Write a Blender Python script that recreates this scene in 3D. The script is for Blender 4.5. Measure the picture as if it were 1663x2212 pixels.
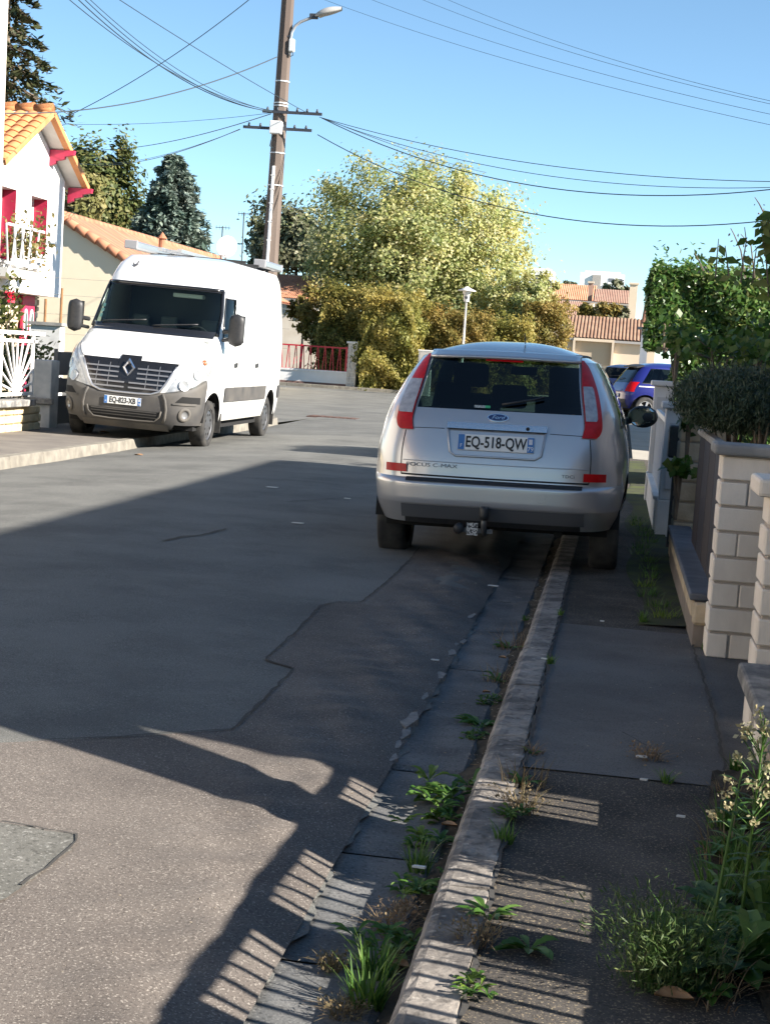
import bpy, bmesh, math, random
import numpy as np
from mathutils import Vector, Matrix
R = math.radians
for o in list(bpy.data.objects): bpy.data.objects.remove(o)
sc = bpy.context.scene
COL = sc.collection

# ------------------------------------------------------------------ camera
F, CAMH, ROLL, PITCH, YAW = 3320.0, 1.45, R(3.8), R(5.825), R(8.22)   # focal length in units of a 1663 px wide frame
cam = bpy.data.cameras.new('camera'); co = bpy.data.objects.new('camera', cam); COL.objects.link(co)
cam.sensor_fit = 'HORIZONTAL'; cam.sensor_width = 36.0; cam.lens = 36.0 * F / 1663.0
cam.clip_start = 0.05; cam.clip_end = 3000
fw = Vector((-math.sin(YAW) * math.cos(PITCH), math.cos(YAW) * math.cos(PITCH), -math.sin(PITCH)))
rt = Vector((math.cos(YAW), math.sin(YAW), 0)); up = rt.cross(fw)
c_, s_ = math.cos(ROLL), math.sin(ROLL)
r2 = rt * c_ + up * s_; u2 = up * c_ - rt * s_
co.matrix_world = Matrix(((r2.x, u2.x, -fw.x, 0), (r2.y, u2.y, -fw.y, 0), (r2.z, u2.z, -fw.z, CAMH), (0, 0, 0, 1)))
sc.camera = co

# ------------------------------------------------------------------ sky, sun, exposure
SUN = Vector((1.75, -0.47, 1.0))                                     # towards the sun
w = bpy.data.worlds.new('World'); sc.world = w; w.use_nodes = True
nt = w.node_tree; bg = nt.nodes['Background']; sky = nt.nodes.new('ShaderNodeTexSky')
sky.sky_type = 'NISHITA'; sky.sun_disc = False
sky.sun_elevation = math.atan2(SUN.z, math.hypot(SUN.x, SUN.y)); sky.sun_rotation = math.atan2(SUN.x, SUN.y)
sky.altitude = 3000; sky.air_density = 1.0; sky.dust_density = 0.0; sky.ozone_density = 4.0
tn = nt.nodes.new('ShaderNodeMix'); tn.data_type = 'RGBA'; tn.blend_type = 'MULTIPLY'; tn.inputs['Factor'].default_value = 1.0; tn.inputs[7].default_value = (1.14, 1.16, 1.0, 1)
nt.links.new(sky.outputs[0], tn.inputs[6]); nt.links.new(tn.outputs[2], bg.inputs[0]); bg.inputs[1].default_value = 0.074
sl = bpy.data.lights.new('sun', 'SUN'); sl.energy = 5.0; sl.angle = R(0.53); sl.color = (1.0, 0.93, 0.84)
so = bpy.data.objects.new('sun', sl); COL.objects.link(so); so.location = (20, -6, 14)
so.rotation_euler = SUN.to_track_quat('Z', 'Y').to_euler()
vs = sc.view_settings; vs.view_transform = 'Standard'; vs.look = 'None'; vs.exposure = 1.54; vs.gamma = 1.0; vs.use_curve_mapping = False
sc.render.engine = 'CYCLES'
sc.cycles.max_bounces = 6; sc.cycles.transparent_max_bounces = 12; sc.cycles.diffuse_bounces = 3; sc.cycles.glossy_bounces = 3
sc.cycles.transmission_bounces = 4; sc.cycles.caustics_reflective = False; sc.cycles.caustics_refractive = False
sc.cycles.use_denoising = True

# ------------------------------------------------------------------ helpers: pixel of the 1663 x 2212 frame -> point
def ray(px, py):
    return fw * F + r2 * (px - 831.5) - u2 * (py - 1106.0)
def at(px, py, Y):
    d = ray(px, py); return d * (Y / d.y) + Vector((0, 0, CAMH))
def atx(px, py, X):
    d = ray(px, py); return d * (X / d.x) + Vector((0, 0, CAMH))
def gnd(px, py, z=0.0):
    d = ray(px, py); return d * ((z - CAMH) / d.z) + Vector((0, 0, CAMH))

# ------------------------------------------------------------------ materials
MATS = {}
def mat(name, col=None, rough=0.6, metal=0.0, col2=None, scale=4.0, detail=4.0, bump=0.0, bscale=60.0, coat=0.0, spec=0.5,
        ramp=(0.35, 0.65), speck=None, stretch=None, emit=None, trans=0.0):
    """procedural Principled material: two-colour noise, optional fine speckle, optional noise bump (world position)"""
    if name in MATS: return MATS[name]
    m = bpy.data.materials.new(name); m.use_nodes = True; MATS[name] = m
    n = m.node_tree.nodes; l = m.node_tree.links; b = n['Principled BSDF']
    b.inputs['Roughness'].default_value = rough; b.inputs['Metallic'].default_value = metal
    b.inputs['Specular IOR Level'].default_value = spec
    if coat: b.inputs['Coat Weight'].default_value = coat; b.inputs['Coat Roughness'].default_value = 0.04
    b.inputs['Base Color'].default_value = (*col, 1)
    geo = n.new('ShaderNodeNewGeometry'); vec = geo.outputs['Position']
    if stretch:
        mp = n.new('ShaderNodeMapping'); mp.inputs['Scale'].default_value = stretch; l.new(vec, mp.inputs[0]); vec = mp.outputs[0]
    last = None
    if col2 is not None:
        tx = n.new('ShaderNodeTexNoise'); tx.inputs['Scale'].default_value = scale; tx.inputs['Detail'].default_value = detail
        l.new(vec, tx.inputs['Vector'])
        rp = n.new('ShaderNodeValToRGB'); l.new(tx.outputs['Fac'], rp.inputs[0])
        rp.color_ramp.elements[0].position = ramp[0]; rp.color_ramp.elements[1].position = ramp[1]
        rp.color_ramp.elements[0].color = (*col, 1); rp.color_ramp.elements[1].color = (*col2, 1)
        last = rp.outputs[0]
    if speck:                                   # (colour, scale, threshold, amount)
        sc_, ss, th, am = speck
        t2 = n.new('ShaderNodeTexNoise'); t2.inputs['Scale'].default_value = ss; t2.inputs['Detail'].default_value = 2
        l.new(geo.outputs['Position'], t2.inputs['Vector'])
        r3 = n.new('ShaderNodeValToRGB'); r3.color_ramp.elements[0].position = th; r3.color_ramp.elements[1].position = min(1, th + 0.08)
        r3.color_ramp.elements[0].color = (0, 0, 0, 1); r3.color_ramp.elements[1].color = (am, am, am, 1)
        l.new(t2.outputs['Fac'], r3.inputs[0])
        mx = n.new('ShaderNodeMix'); mx.data_type = 'RGBA'; l.new(r3.outputs[0], mx.inputs['Factor'])
        if last: l.new(last, mx.inputs[6])
        else: mx.inputs[6].default_value = (*col, 1)
        mx.inputs[7].default_value = (*sc_, 1); last = mx.outputs[2]
    if speck:
        t4 = n.new('ShaderNodeTexNoise'); t4.inputs['Scale'].default_value = speck[1] * 0.83; t4.inputs['Detail'].default_value = 3
        l.new(geo.outputs['Position'], t4.inputs['Vector'])
        r4 = n.new('ShaderNodeValToRGB'); r4.color_ramp.elements[0].position = 0.34; r4.color_ramp.elements[1].position = 0.47
        r4.color_ramp.elements[0].color = (0.62, 0.62, 0.62, 1); r4.color_ramp.elements[1].color = (1, 1, 1, 1); l.new(t4.outputs['Fac'], r4.inputs[0])
        m4 = n.new('ShaderNodeMix'); m4.data_type = 'RGBA'; m4.blend_type = 'MULTIPLY'; m4.inputs['Factor'].default_value = 1.0
        l.new(last, m4.inputs[6]); l.new(r4.outputs[0], m4.inputs[7]); last = m4.outputs[2]
        t5 = n.new('ShaderNodeTexNoise'); t5.inputs['Scale'].default_value = 0.9; t5.inputs['Detail'].default_value = 8; t5.inputs['Roughness'].default_value = 0.7
        l.new(geo.outputs['Position'], t5.inputs['Vector'])
        r5 = n.new('ShaderNodeValToRGB'); r5.color_ramp.elements[0].position = 0.36; r5.color_ramp.elements[1].position = 0.56
        r5.color_ramp.elements[0].color = (0.7, 0.7, 0.71, 1); r5.color_ramp.elements[1].color = (1, 1, 1, 1); l.new(t5.outputs['Fac'], r5.inputs[0])
        m5 = n.new('ShaderNodeMix'); m5.data_type = 'RGBA'; m5.blend_type = 'MULTIPLY'; m5.inputs['Factor'].default_value = 1.0
        l.new(last, m5.inputs[6]); l.new(r5.outputs[0], m5.inputs[7]); last = m5.outputs[2]
    if last: l.new(last, b.inputs['Base Color'])
    if bump:
        t3 = n.new('ShaderNodeTexNoise'); t3.inputs['Scale'].default_value = bscale; t3.inputs['Detail'].default_value = 5
        l.new(vec, t3.inputs['Vector'])
        bp = n.new('ShaderNodeBump'); bp.inputs['Strength'].default_value = min(1, bump); bp.inputs['Distance'].default_value = 0.35 / bscale
        l.new(t3.outputs['Fac'], bp.inputs['Height']); l.new(bp.outputs[0], b.inputs['Normal'])
    if emit: b.inputs['Emission Color'].default_value = (*emit[0], 1); b.inputs['Emission Strength'].default_value = emit[1]
    if trans: b.inputs['Transmission Weight'].default_value = trans
    return m

def glassmat(name, tint, refl=1.0, rough=0.0):
    """thin pane: tinted see-through plus mirror reflection by Fresnel"""
    if name in MATS: return MATS[name]
    m = bpy.data.materials.new(name); m.use_nodes = True; MATS[name] = m
    n = m.node_tree.nodes; l = m.node_tree.links; n.remove(n['Principled BSDF']); out = n['Material Output']
    tr = n.new('ShaderNodeBsdfTransparent'); tr.inputs[0].default_value = (*tint, 1)
    gl = n.new('ShaderNodeBsdfGlossy'); gl.inputs['Roughness'].default_value = rough; gl.inputs[0].default_value = (refl, refl, refl, 1)
    fr = n.new('ShaderNodeFresnel'); gg = n.new('ShaderNodeNewGeometry'); ma = n.new('ShaderNodeMath'); ma.operation = 'MULTIPLY_ADD'
    ma.inputs[1].default_value = 1 / 1.5 - 1.5; ma.inputs[2].default_value = 1.5; l.new(gg.outputs['Backfacing'], ma.inputs[0]); l.new(ma.outputs[0], fr.inputs[0])
    mx = n.new('ShaderNodeMixShader'); l.new(fr.outputs[0], mx.inputs[0]); l.new(tr.outputs[0], mx.inputs[1]); l.new(gl.outputs[0], mx.inputs[2])
    l.new(mx.outputs[0], out.inputs[0]); return m

def leafmat(name, cols, trans=0.3, rough=0.55, spec=0.3):
    """each leaf (mesh island) takes its own colour"""
    if name in MATS: return MATS[name]
    m = bpy.data.materials.new(name); m.use_nodes = True; MATS[name] = m
    n = m.node_tree.nodes; l = m.node_tree.links; b = n['Principled BSDF']; out = n['Material Output']
    geo = n.new('ShaderNodeNewGeometry'); rp = n.new('ShaderNodeValToRGB'); l.new(geo.outputs['Random Per Island'], rp.inputs[0])
    e = rp.color_ramp.elements; e[0].color = (*cols[0], 1); e[1].color = (*cols[-1], 1)
    for i, c in enumerate(cols[1:-1]):
        x = e.new((i + 1) / (len(cols) - 1)); x.color = (*c, 1)
    tn_ = n.new('ShaderNodeTexNoise'); tn_.inputs['Scale'].default_value = 0.9; tn_.inputs['Detail'].default_value = 3; l.new(geo.outputs['Position'], tn_.inputs['Vector'])   # leaves turn in patches
    rv = n.new('ShaderNodeValToRGB'); l.new(tn_.outputs['Fac'], rv.inputs[0]); rv.color_ramp.elements[0].position = 0.38; rv.color_ramp.elements[1].position = 0.62
    rv.color_ramp.elements[0].color = (0.68, 0.78, 0.7, 1); rv.color_ramp.elements[1].color = (1.12, 1.06, 1.05, 1)
    mv = n.new('ShaderNodeMix'); mv.data_type = 'RGBA'; mv.blend_type = 'MULTIPLY'; mv.inputs['Factor'].default_value = 1.0; l.new(rp.outputs[0], mv.inputs[6]); l.new(rv.outputs[0], mv.inputs[7])
    l.new(mv.outputs[2], b.inputs['Base Color']); b.inputs['Roughness'].default_value = rough; b.inputs['Specular IOR Level'].default_value = spec
    t = n.new('ShaderNodeBsdfTranslucent'); l.new(mv.outputs[2], t.inputs[0])
    mx = n.new('ShaderNodeMixShader'); mx.inputs[0].default_value = trans
    l.new(b.outputs[0], mx.inputs[1]); l.new(t.outputs[0], mx.inputs[2]); l.new(mx.outputs[0], out.inputs[0]); return m

# ------------------------------------------------------------------ mesh helpers
def tag(o, label=None, cat=None, group=None, kind=None):
    if label: o['label'] = label
    if cat: o['category'] = cat
    if group: o['group'] = group
    if kind: o['kind'] = kind
    return o
def empty(name, loc=(0, 0, 0), rz=0.0, label=None, cat=None, group=None, rx=0, ry=0):
    o = bpy.data.objects.new(name, None); COL.objects.link(o); o.location = loc; o.rotation_euler = (rx, ry, rz)
    o.empty_display_size = 0.2
    return tag(o, label, cat, group)

class MB:
    def __init__(s): s.v = []; s.f = []
    def add(s, vs, fs):
        k = len(s.v); s.v.extend([tuple(p) for p in vs]); s.f.extend([tuple(i + k for i in f) for f in fs]); return s
    def box(s, a, b):
        x0, y0, z0 = a; x1, y1, z1 = b
        return s.add([(x0, y0, z0), (x1, y0, z0), (x1, y1, z0), (x0, y1, z0), (x0, y0, z1), (x1, y0, z1), (x1, y1, z1), (x0, y1, z1)],
                     [(0, 3, 2, 1), (4, 5, 6, 7), (0, 1, 5, 4), (1, 2, 6, 5), (2, 3, 7, 6), (3, 0, 4, 7)])
    def bar(s, p, q, w, h, upv=(0, 0, 1)):
        """box beam from p to q, w across and h along upv"""
        p = Vector(p); q = Vector(q); d = (q - p).normalized(); u = Vector(upv)
        if abs(d.dot(u)) > 0.98: u = Vector((0, 1, 0)) if abs(d.y) < .9 else Vector((1, 0, 0))
        x = d.cross(u).normalized(); u = x.cross(d)
        vs = [e + x * (sx * w / 2) + u * (sz * h / 2) for e in (p, q) for sx, sz in ((-1, -1), (1, -1), (1, 1), (-1, 1))]
        return s.add(vs, [(0, 1, 2, 3), (7, 6, 5, 4), (0, 4, 5, 1), (1, 5, 6, 2), (2, 6, 7, 3), (3, 7, 4, 0)])
    def tube(s, pts, r, n=8, cap=True):
        pts = [Vector(p) for p in pts]; rs = r if isinstance(r, (list, tuple)) else [r] * len(pts); k = len(s.v); prev = None
        for i, p in enumerate(pts):
            d = (pts[min(i + 1, len(pts) - 1)] - pts[max(i - 1, 0)]).normalized()
            if prev is None:
                a = Vector((0, 0, 1)) if abs(d.z) < .9 else Vector((1, 0, 0)); x = d.cross(a).normalized()
            else: x = (prev - d * prev.dot(d)).normalized()
            prev = x; y = d.cross(x)
            for j in range(n):
                t = 2 * math.pi * j / n; s.v.append(tuple(p + (x * math.cos(t) + y * math.sin(t)) * rs[i]))
        for i in range(len(pts) - 1):
            for j in range(n):
                a = k + i * n + j; b = k + i * n + (j + 1) % n; s.f.append((a, b, b + n, a + n))
        if cap:
            s.f.append(tuple(k + j for j in reversed(range(n)))); e = k + (len(pts) - 1) * n; s.f.append(tuple(e + j for j in range(n)))
        return s
    def lathe(s, prof, n=24, axis='z', c=(0, 0, 0), closed=False):
        """prof: list of (radius, height) about the axis"""
        k = len(s.v); c = Vector(c)
        for r, h in prof:
            for j in range(n):
                t = 2 * math.pi * j / n; a, b = r * math.cos(t), r * math.sin(t)
                p = {'z': (a, b, h), 'x': (h, a, b), 'y': (b, h, a)}[axis]; s.v.append(tuple(Vector(p) + c))
        m = len(prof)
        for i in range(m if closed else m - 1):
            for j in range(n):
                a = k + i * n + j; b = k + i * n + (j + 1) % n; i2 = ((i + 1) % m) * n
                s.f.append((a, b, k + i2 + (j + 1) % n, k + i2 + j))
        return s
    def grid(s, fn, nu, nv, closeu=False):
        k = len(s.v); cu = nu if closeu else nu + 1
        for j in range(nv + 1):
            for i in range(cu): s.v.append(tuple(fn(i / nu, j / nv)))
        for j in range(nv):
            for i in range(nu):
                a = k + j * cu + i; b = k + j * cu + (i + 1) % cu; s.f.append((a, b, b + cu, a + cu))
        return s
    def prism(s, poly, z0, z1):
        """poly: (x, y) outline, counter-clockwise"""
        n = len(poly); k = len(s.v)
        s.v.extend([(x, y, z0) for x, y in poly] + [(x, y, z1) for x, y in poly])
        s.f.append(tuple(k + i for i in reversed(range(n)))); s.f.append(tuple(k + n + i for i in range(n)))
        for i in range(n): j = (i + 1) % n; s.f.append((k + i, k + j, k + n + j, k + n + i))
        return s
    def sheet(s, poly, z):
        k = len(s.v); s.v.extend([(x, y, z) for x, y in poly]); s.f.append(tuple(range(k, k + len(poly)))); return s
    def ball(s, c, r, n=12, m=8, sq=(1, 1, 1)):
        c = Vector(c)
        return s.grid(lambda u, v: c + Vector((r * sq[0] * math.cos(2 * math.pi * u) * math.sin(math.pi * v), r * sq[1] * math.sin(2 * math.pi * u) * math.sin(math.pi * v), -r * sq[2] * math.cos(math.pi * v))), n, m, True)
    def xf(s, M):
        s.v = [tuple(M @ Vector(p)) for p in s.v]; return s
    def mesh(s, name, m=None, smooth=False, bevel=0.0, seg=1, recalc=False, solid=0.0):
        me = bpy.data.meshes.new(name); me.from_pydata(s.v, [], s.f)
        if bevel or recalc or solid:
            bm = bmesh.new(); bm.from_mesh(me); bmesh.ops.remove_doubles(bm, verts=bm.verts, dist=1e-5)
            bmesh.ops.recalc_face_normals(bm, faces=bm.faces)
            if solid: bmesh.ops.solidify(bm, geom=bm.faces[:], thickness=solid)
            if bevel:
                es = [e for e in bm.edges if len(e.link_faces) == 2 and e.calc_face_angle(0) > 0.5]
                bmesh.ops.bevel(bm, geom=es, offset=bevel, segments=seg, affect='EDGES', profile=0.5)
            bm.to_mesh(me); bm.free()
        if m: me.materials.append(m)
        if smooth: me.polygons.foreach_set('use_smooth', [True] * len(me.polygons)); me.update()
        return me
    def build(s, name, m, parent=None, smooth=False, bevel=0.0, seg=1, recalc=False, solid=0.0, **kw):
        o = bpy.data.objects.new(name, s.mesh(name, m, smooth, bevel, seg, recalc, solid)); COL.objects.link(o)
        if parent: o.parent = parent
        return tag(o, **kw)
def inst(name, me, parent=None, loc=(0, 0, 0), rot=(0, 0, 0), scale=(1, 1, 1), **kw):
    o = bpy.data.objects.new(name, me); COL.objects.link(o); o.location = loc; o.rotation_euler = rot; o.scale = scale
    if parent: o.parent = parent
    return tag(o, **kw)
def copy_tree(o, parent=None):
    c = o.copy(); COL.objects.link(c)
    if parent: c.parent = parent
    for ch in [x for x in COL.objects if x.parent == o]: copy_tree(ch, c)
    return c
def text_mesh(txt, size, m, depth=0.0015, sx=1.0, bold=0.0, shear=0.0):
    cu = bpy.data.curves.new('lettering', 'FONT'); cu.body = txt; cu.size = size; cu.extrude = depth; cu.align_x = 'CENTER'; cu.align_y = 'CENTER'
    cu.offset = bold; cu.shear = shear; cu.resolution_u = 3
    o = bpy.data.objects.new('lettering', cu); COL.objects.link(o)
    dg = bpy.context.evaluated_depsgraph_get(); me = bpy.data.meshes.new_from_object(o.evaluated_get(dg))
    bpy.data.objects.remove(o); bpy.data.curves.remove(cu)
    me.transform(Matrix.Diagonal((sx, 1, 1, 1))); me.materials.clear(); me.materials.append(m); return me
def interp(tab, smooth=True):
    xs = [a for a, b in tab]; ys = [b for a, b in tab]; n = len(xs)
    d = [(ys[i + 1] - ys[i]) / (xs[i + 1] - xs[i]) for i in range(n - 1)]
    ms = [d[0]] + [0 if d[i - 1] * d[i] <= 0 else 2 * d[i - 1] * d[i] / (d[i - 1] + d[i]) for i in range(1, n - 1)] + [d[-1]]
    def fn(x):
        if x <= xs[0]: return ys[0]
        if x >= xs[-1]: return ys[-1]
        i = 0
        while x > xs[i + 1]: i += 1
        h = xs[i + 1] - xs[i]; t = (x - xs[i]) / h
        if not smooth: return ys[i] + t * (ys[i + 1] - ys[i])
        t2, t3 = t * t, t * t * t
        return (2 * t3 - 3 * t2 + 1) * ys[i] + (t3 - 2 * t2 + t) * h * ms[i] + (-2 * t3 + 3 * t2) * ys[i + 1] + (t3 - t2) * h * ms[i + 1]
    return fn

# ------------------------------------------------------------------ foliage: thousands of small leaf faces as one mesh
def leaf_mesh(name, P, N, size, m, rng, aspect=1.8, jitter=0.5, fold=0.0, A=None):
    """P: n x 3 leaf centres, N: n x 3 preferred normals, A: preferred long axes; diamond-shaped leaves"""
    n = len(P); nrm = N + rng.normal(0, jitter, (n, 3)); nrm /= np.linalg.norm(nrm, axis=1, keepdims=True) + 1e-9
    a = rng.normal(0, 1, (n, 3)) if A is None else A + rng.normal(0, 0.35, (n, 3))
    a -= nrm * (a * nrm).sum(1, keepdims=True); a /= np.linalg.norm(a, axis=1, keepdims=True) + 1e-9
    b = np.cross(nrm, a); sz = (size * rng.uniform(0.6, 1.3, (n, 1)))
    L = a * sz * aspect * 0.5; W = b * sz * 0.5
    V = np.empty((n, 4, 3)); V[:, 0] = P - L; V[:, 1] = P + W - L * 0.1 + nrm * sz * fold; V[:, 2] = P + L; V[:, 3] = P - W - L * 0.1 + nrm * sz * fold
    me = bpy.data.meshes.new(name); me.vertices.add(n * 4); me.vertices.foreach_set('co', V.reshape(-1).astype(np.float32))
    me.loops.add(n * 4); me.loops.foreach_set('vertex_index', np.arange(n * 4, dtype=np.int32))
    me.polygons.add(n); me.polygons.foreach_set('loop_start', np.arange(0, n * 4, 4, dtype=np.int32))
    me.update(); me.validate(); me.materials.append(m); return me
def crown_points(n, rad, rng, clumps=120, csize=0.22, shell=0.55, lump=0.25, squash=1.0, bottom=-1.0, top=1.0):
    """leaf centres gathered in clumps through an uneven ellipsoid of half-axes rad"""
    d = rng.normal(0, 1, (clumps, 3)); d /= np.linalg.norm(d, axis=1, keepdims=True)
    ph = rng.uniform(0, 6.28, 6)
    lm = 1 + lump * (np.sin(3 * d[:, 0] + ph[0]) * np.sin(3 * d[:, 1] + ph[1]) + 0.7 * np.sin(5 * d[:, 2] + ph[2]) * np.sin(4 * d[:, 0] + ph[3]))
    r = (shell + (1 - shell) * rng.uniform(0, 1, clumps) ** 0.6) * lm
    r[: clumps // 4] *= rng.uniform(0.2, 0.8, clumps // 4)
    c = d * r[:, None]; c[:, 2] = np.clip(c[:, 2], bottom, top)
    i = rng.integers(0, clumps, n); cs = csize * rng.uniform(0.6, 1.4, clumps)
    off = rng.normal(0, 1, (n, 3)) * cs[i][:, None] * 0.6
    P = c[i] + off; nn = P / (np.linalg.norm(P, axis=1, keepdims=True) + 1e-6)
    return P * np.array(rad), nn + np.array([0, 0, 0.4])
def link(name, me, parent=None, **kw):
    o = bpy.data.objects.new(name, me); COL.objects.link(o)
    if parent: o.parent = parent
    return tag(o, **kw)
# ================================================================== SETTING: ground, road, kerbs, pavements
random.seed(3)
A_OLD = mat('asphalt_grey_green', (0.13, 0.13, 0.119), 0.9, col2=(0.163, 0.162, 0.148), scale=1.1, detail=6, bump=0.8, bscale=260,
            speck=((0.34, 0.33, 0.30), 170, 0.585, 0.65), spec=0.3)
A_NEW = mat('asphalt_brown', (0.125, 0.107, 0.093), 0.9, col2=(0.158, 0.137, 0.119), scale=1.6, detail=6, bump=0.8, bscale=240,
            speck=((0.40, 0.36, 0.31), 150, 0.585, 0.65), spec=0.3)
A_PATCH = mat('asphalt_patch', (0.122, 0.119, 0.104), 0.92, col2=(0.155, 0.15, 0.133), scale=9, detail=5, bump=0.9, bscale=220,
              speck=((0.36, 0.35, 0.32), 90, 0.6, 0.6), spec=0.3)
A_DARK = mat('asphalt_pavement', (0.05, 0.046, 0.042), 0.95, col2=(0.095, 0.085, 0.074), scale=4, detail=7, bump=1.0, bscale=230,
             speck=((0.36, 0.29, 0.19), 150, 0.585, 0.7), spec=0.25)
CRACK = mat('crack_filler', (0.05, 0.047, 0.042), 0.95, bump=0.6, bscale=200)
CONC = mat('concrete_slab', (0.115, 0.11, 0.103), 0.9, col2=(0.155, 0.149, 0.14), scale=2.2, detail=8, bump=0.7, bscale=200, speck=((0.2, 0.19, 0.17), 160, 0.6, 0.6), spec=0.3)
GUT = mat('gutter_concrete', (0.10, 0.102, 0.10), 0.85, col2=(0.165, 0.163, 0.157), scale=5, detail=9, bump=0.8, bscale=130, speck=((0.24, 0.235, 0.22), 110, 0.6, 0.7), spec=0.3)
KERB = mat('kerb_stone', (0.16, 0.145, 0.13), 0.95, col2=(0.33, 0.295, 0.255), scale=7, detail=10, bump=0.8, bscale=45, ramp=(0.4, 0.6),
           speck=((0.5, 0.46, 0.4), 38, 0.62, 0.5), spec=0.25)
SOIL = mat('soil', (0.05, 0.043, 0.033), 1.0, col2=(0.10, 0.082, 0.06), scale=14, detail=8, bump=1.0, bscale=80, spec=0.1)
GRASSG = mat('ground_green', (0.07, 0.085, 0.03), 1.0, col2=(0.12, 0.12, 0.055), scale=0.6, detail=8, bump=1.0, bscale=20, spec=0.1)
MOSS = mat('mossy_asphalt', (0.06, 0.06, 0.045), 1.0, col2=(0.085, 0.1, 0.04), scale=4, detail=8, bump=0.9, bscale=90, spec=0.15)

_cam = interp([(-6.45, -0.05), (-5.6, 0.0), (-3.4, 0.075), (-1.6, 0.06), (-0.95, 0.04), (-0.80, 0.02), (-0.68, -0.012)])
def zroad(x, y, edge=True):
    f = 1.0 if y < 27 else max(0.0, 1 - (y - 27) / 8)
    z = _cam(x) * f
    z += 0.004 * math.sin(1.3 * x + 0.7 * y) + 0.003 * math.sin(2.9 * y - 1.7 * x)
    if edge and x > -1.25 and y < 14:
        k = (1 - abs(x + 0.93) / 0.32)
        if k > 0: z += k * (0.009 * math.sin(9 * y + 14 * x) + 0.007 * math.sin(23 * y - 17 * x + 1) + 0.004 * math.sin(51 * y + 31 * x))
    return z
zkerb = interp([(0, 0.105), (5.2, 0.10), (8.5, 0.055), (11, 0.04), (60, 0.04)])

g = MB().sheet([(-1500, -400), (1500, -400), (1500, 2600), (-1500, 2600)], -0.16).build('ground', GRASSG, kind='structure')
# --- road
xs = list(np.linspace(-6.45, -1.4, 18)) + list(np.linspace(-1.32, -0.68, 33))
ys = list(np.arange(-4, 2.4, 0.4)) + list(np.arange(2.4, 9.5, 0.035)) + list(np.arange(9.5, 47, 0.5)) 
road = MB(); nx = len(xs)
for y in ys:
    for x in xs: road.v.append((x + (0.012 * math.sin(7 * y) + 0.01 * math.sin(17 * y + 1) + 0.006 * math.sin(43 * y) if x > -0.69 else 0), y, zroad(x, y)))
for j in range(len(ys) - 1):
    for i in range(nx - 1): a = j * nx + i; road.f.append((a, a + 1, a + 1 + nx, a + nx))
road = road.build('road', A_OLD, smooth=True, kind='structure')
def drape(name, pts, m, off, parent=None, step=0.3, **kw):
    """thin sheet laid over the cambered road"""
    bm = bmesh.new(); bm.faces.new([bm.verts.new((p[0], p[1], 0)) for p in pts])
    x0, x1 = min(p[0] for p in pts), max(p[0] for p in pts); y0, y1 = min(p[1] for p in pts), max(p[1] for p in pts)
    cx = list(np.arange(math.ceil(x0 / step) * step, x1, step))
    if x1 > -1.3: cx += list(np.arange(-1.28, x1, 0.03))
    for x in cx: bmesh.ops.bisect_plane(bm, geom=bm.verts[:] + bm.edges[:] + bm.faces[:], plane_co=(x, 0, 0), plane_no=(1, 0, 0))
    sy = step if x1 < -1.3 else 0.06
    for y in np.arange(math.ceil(y0 / sy) * sy, y1, sy): bmesh.ops.bisect_plane(bm, geom=bm.verts[:] + bm.edges[:] + bm.faces[:], plane_co=(0, y, 0), plane_no=(0, 1, 0))
    for v in bm.verts: v.co.z = zroad(v.co.x, v.co.y) + off
    bmesh.ops.recalc_face_normals(bm, faces=bm.faces)
    me = bpy.data.meshes.new(name); bm.to_mesh(me); bm.free(); me.materials.append(m)
    me.polygons.foreach_set('use_smooth', [True] * len(me.polygons))
    return link(name, me, parent, **kw)
def groad(px, py):
    p = gnd(px, py, 0.05)
    for _ in range(6): p = gnd(px, py, zroad(max(-6.4, min(-0.7, p.x)), p.y, False))
    return (p.x, p.y)
def wobble(pts, a=0.02, n=6):
    out = []
    for i in range(len(pts)):
        p, q = pts[i], pts[(i + 1) % len(pts)]
        for k in range(n): t = k / n; out.append((p[0] + (q[0] - p[0]) * t + random.uniform(-a, a), p[1] + (q[1] - p[1]) * t + random.uniform(-a, a)))
    return out
crk = [(905, 1185), (890, 1205), (845, 1250), (780, 1303), (735, 1302), (692, 1310), (640, 1365), (572, 1428), (636, 1447), (570, 1515), (500, 1580), (255, 1596), (0, 1608), (-420, 1640)]
line = [groad(*p) for p in crk]
strip = line + [(-3.6, 1.2), (-0.685, 1.2), (-0.685, line[0][1] - 0.5), (-0.75, line[0][1])]
drape('brown_asphalt_strip', strip, A_NEW, 0.005, road)
pt = [groad(*p) for p in ((-320, 1790), (0, 1784), (60, 1792), (100, 1800), (168, 1812), (150, 1842), (95, 1885), (45, 1922), (0, 1955), (-300, 2080))]
drape('grey_asphalt_patch', wobble(pt, 0.008, 4), A_PATCH, 0.0095, road)
def ribbon(name, pts, wd, parent, off=0.0085, zf=None):
    m = MB(); P = []
    for i in range(len(pts) - 1):
        p, q = pts[i], pts[i + 1]; L = math.hypot(q[0] - p[0], q[1] - p[1]); n = max(2, int(L / 0.06))
        for k in range(n): t = k / n; P.append((p[0] + (q[0] - p[0]) * t + random.uniform(-.006, .006), p[1] + (q[1] - p[1]) * t + random.uniform(-.006, .006)))
    for i in range(len(P) - 1):
        p, q = P[i], P[i + 1]; d = Vector((q[0] - p[0], q[1] - p[1])).normalized() if p != q else Vector((1, 0)); nn = Vector((-d.y, d.x))
        h = wd * random.uniform(0.35, 1.0) / 2
        for s in (-1, 1): x, y = p[0] + nn.x * h * s, p[1] + nn.y * h * s; m.v.append((x, y, (zf or zroad)(x, y) + off))
    for i in range(len(P) - 2): m.f.append((2 * i, 2 * i + 1, 2 * i + 3, 2 * i + 2))
    return m.build(name, CRACK, parent)
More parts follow.
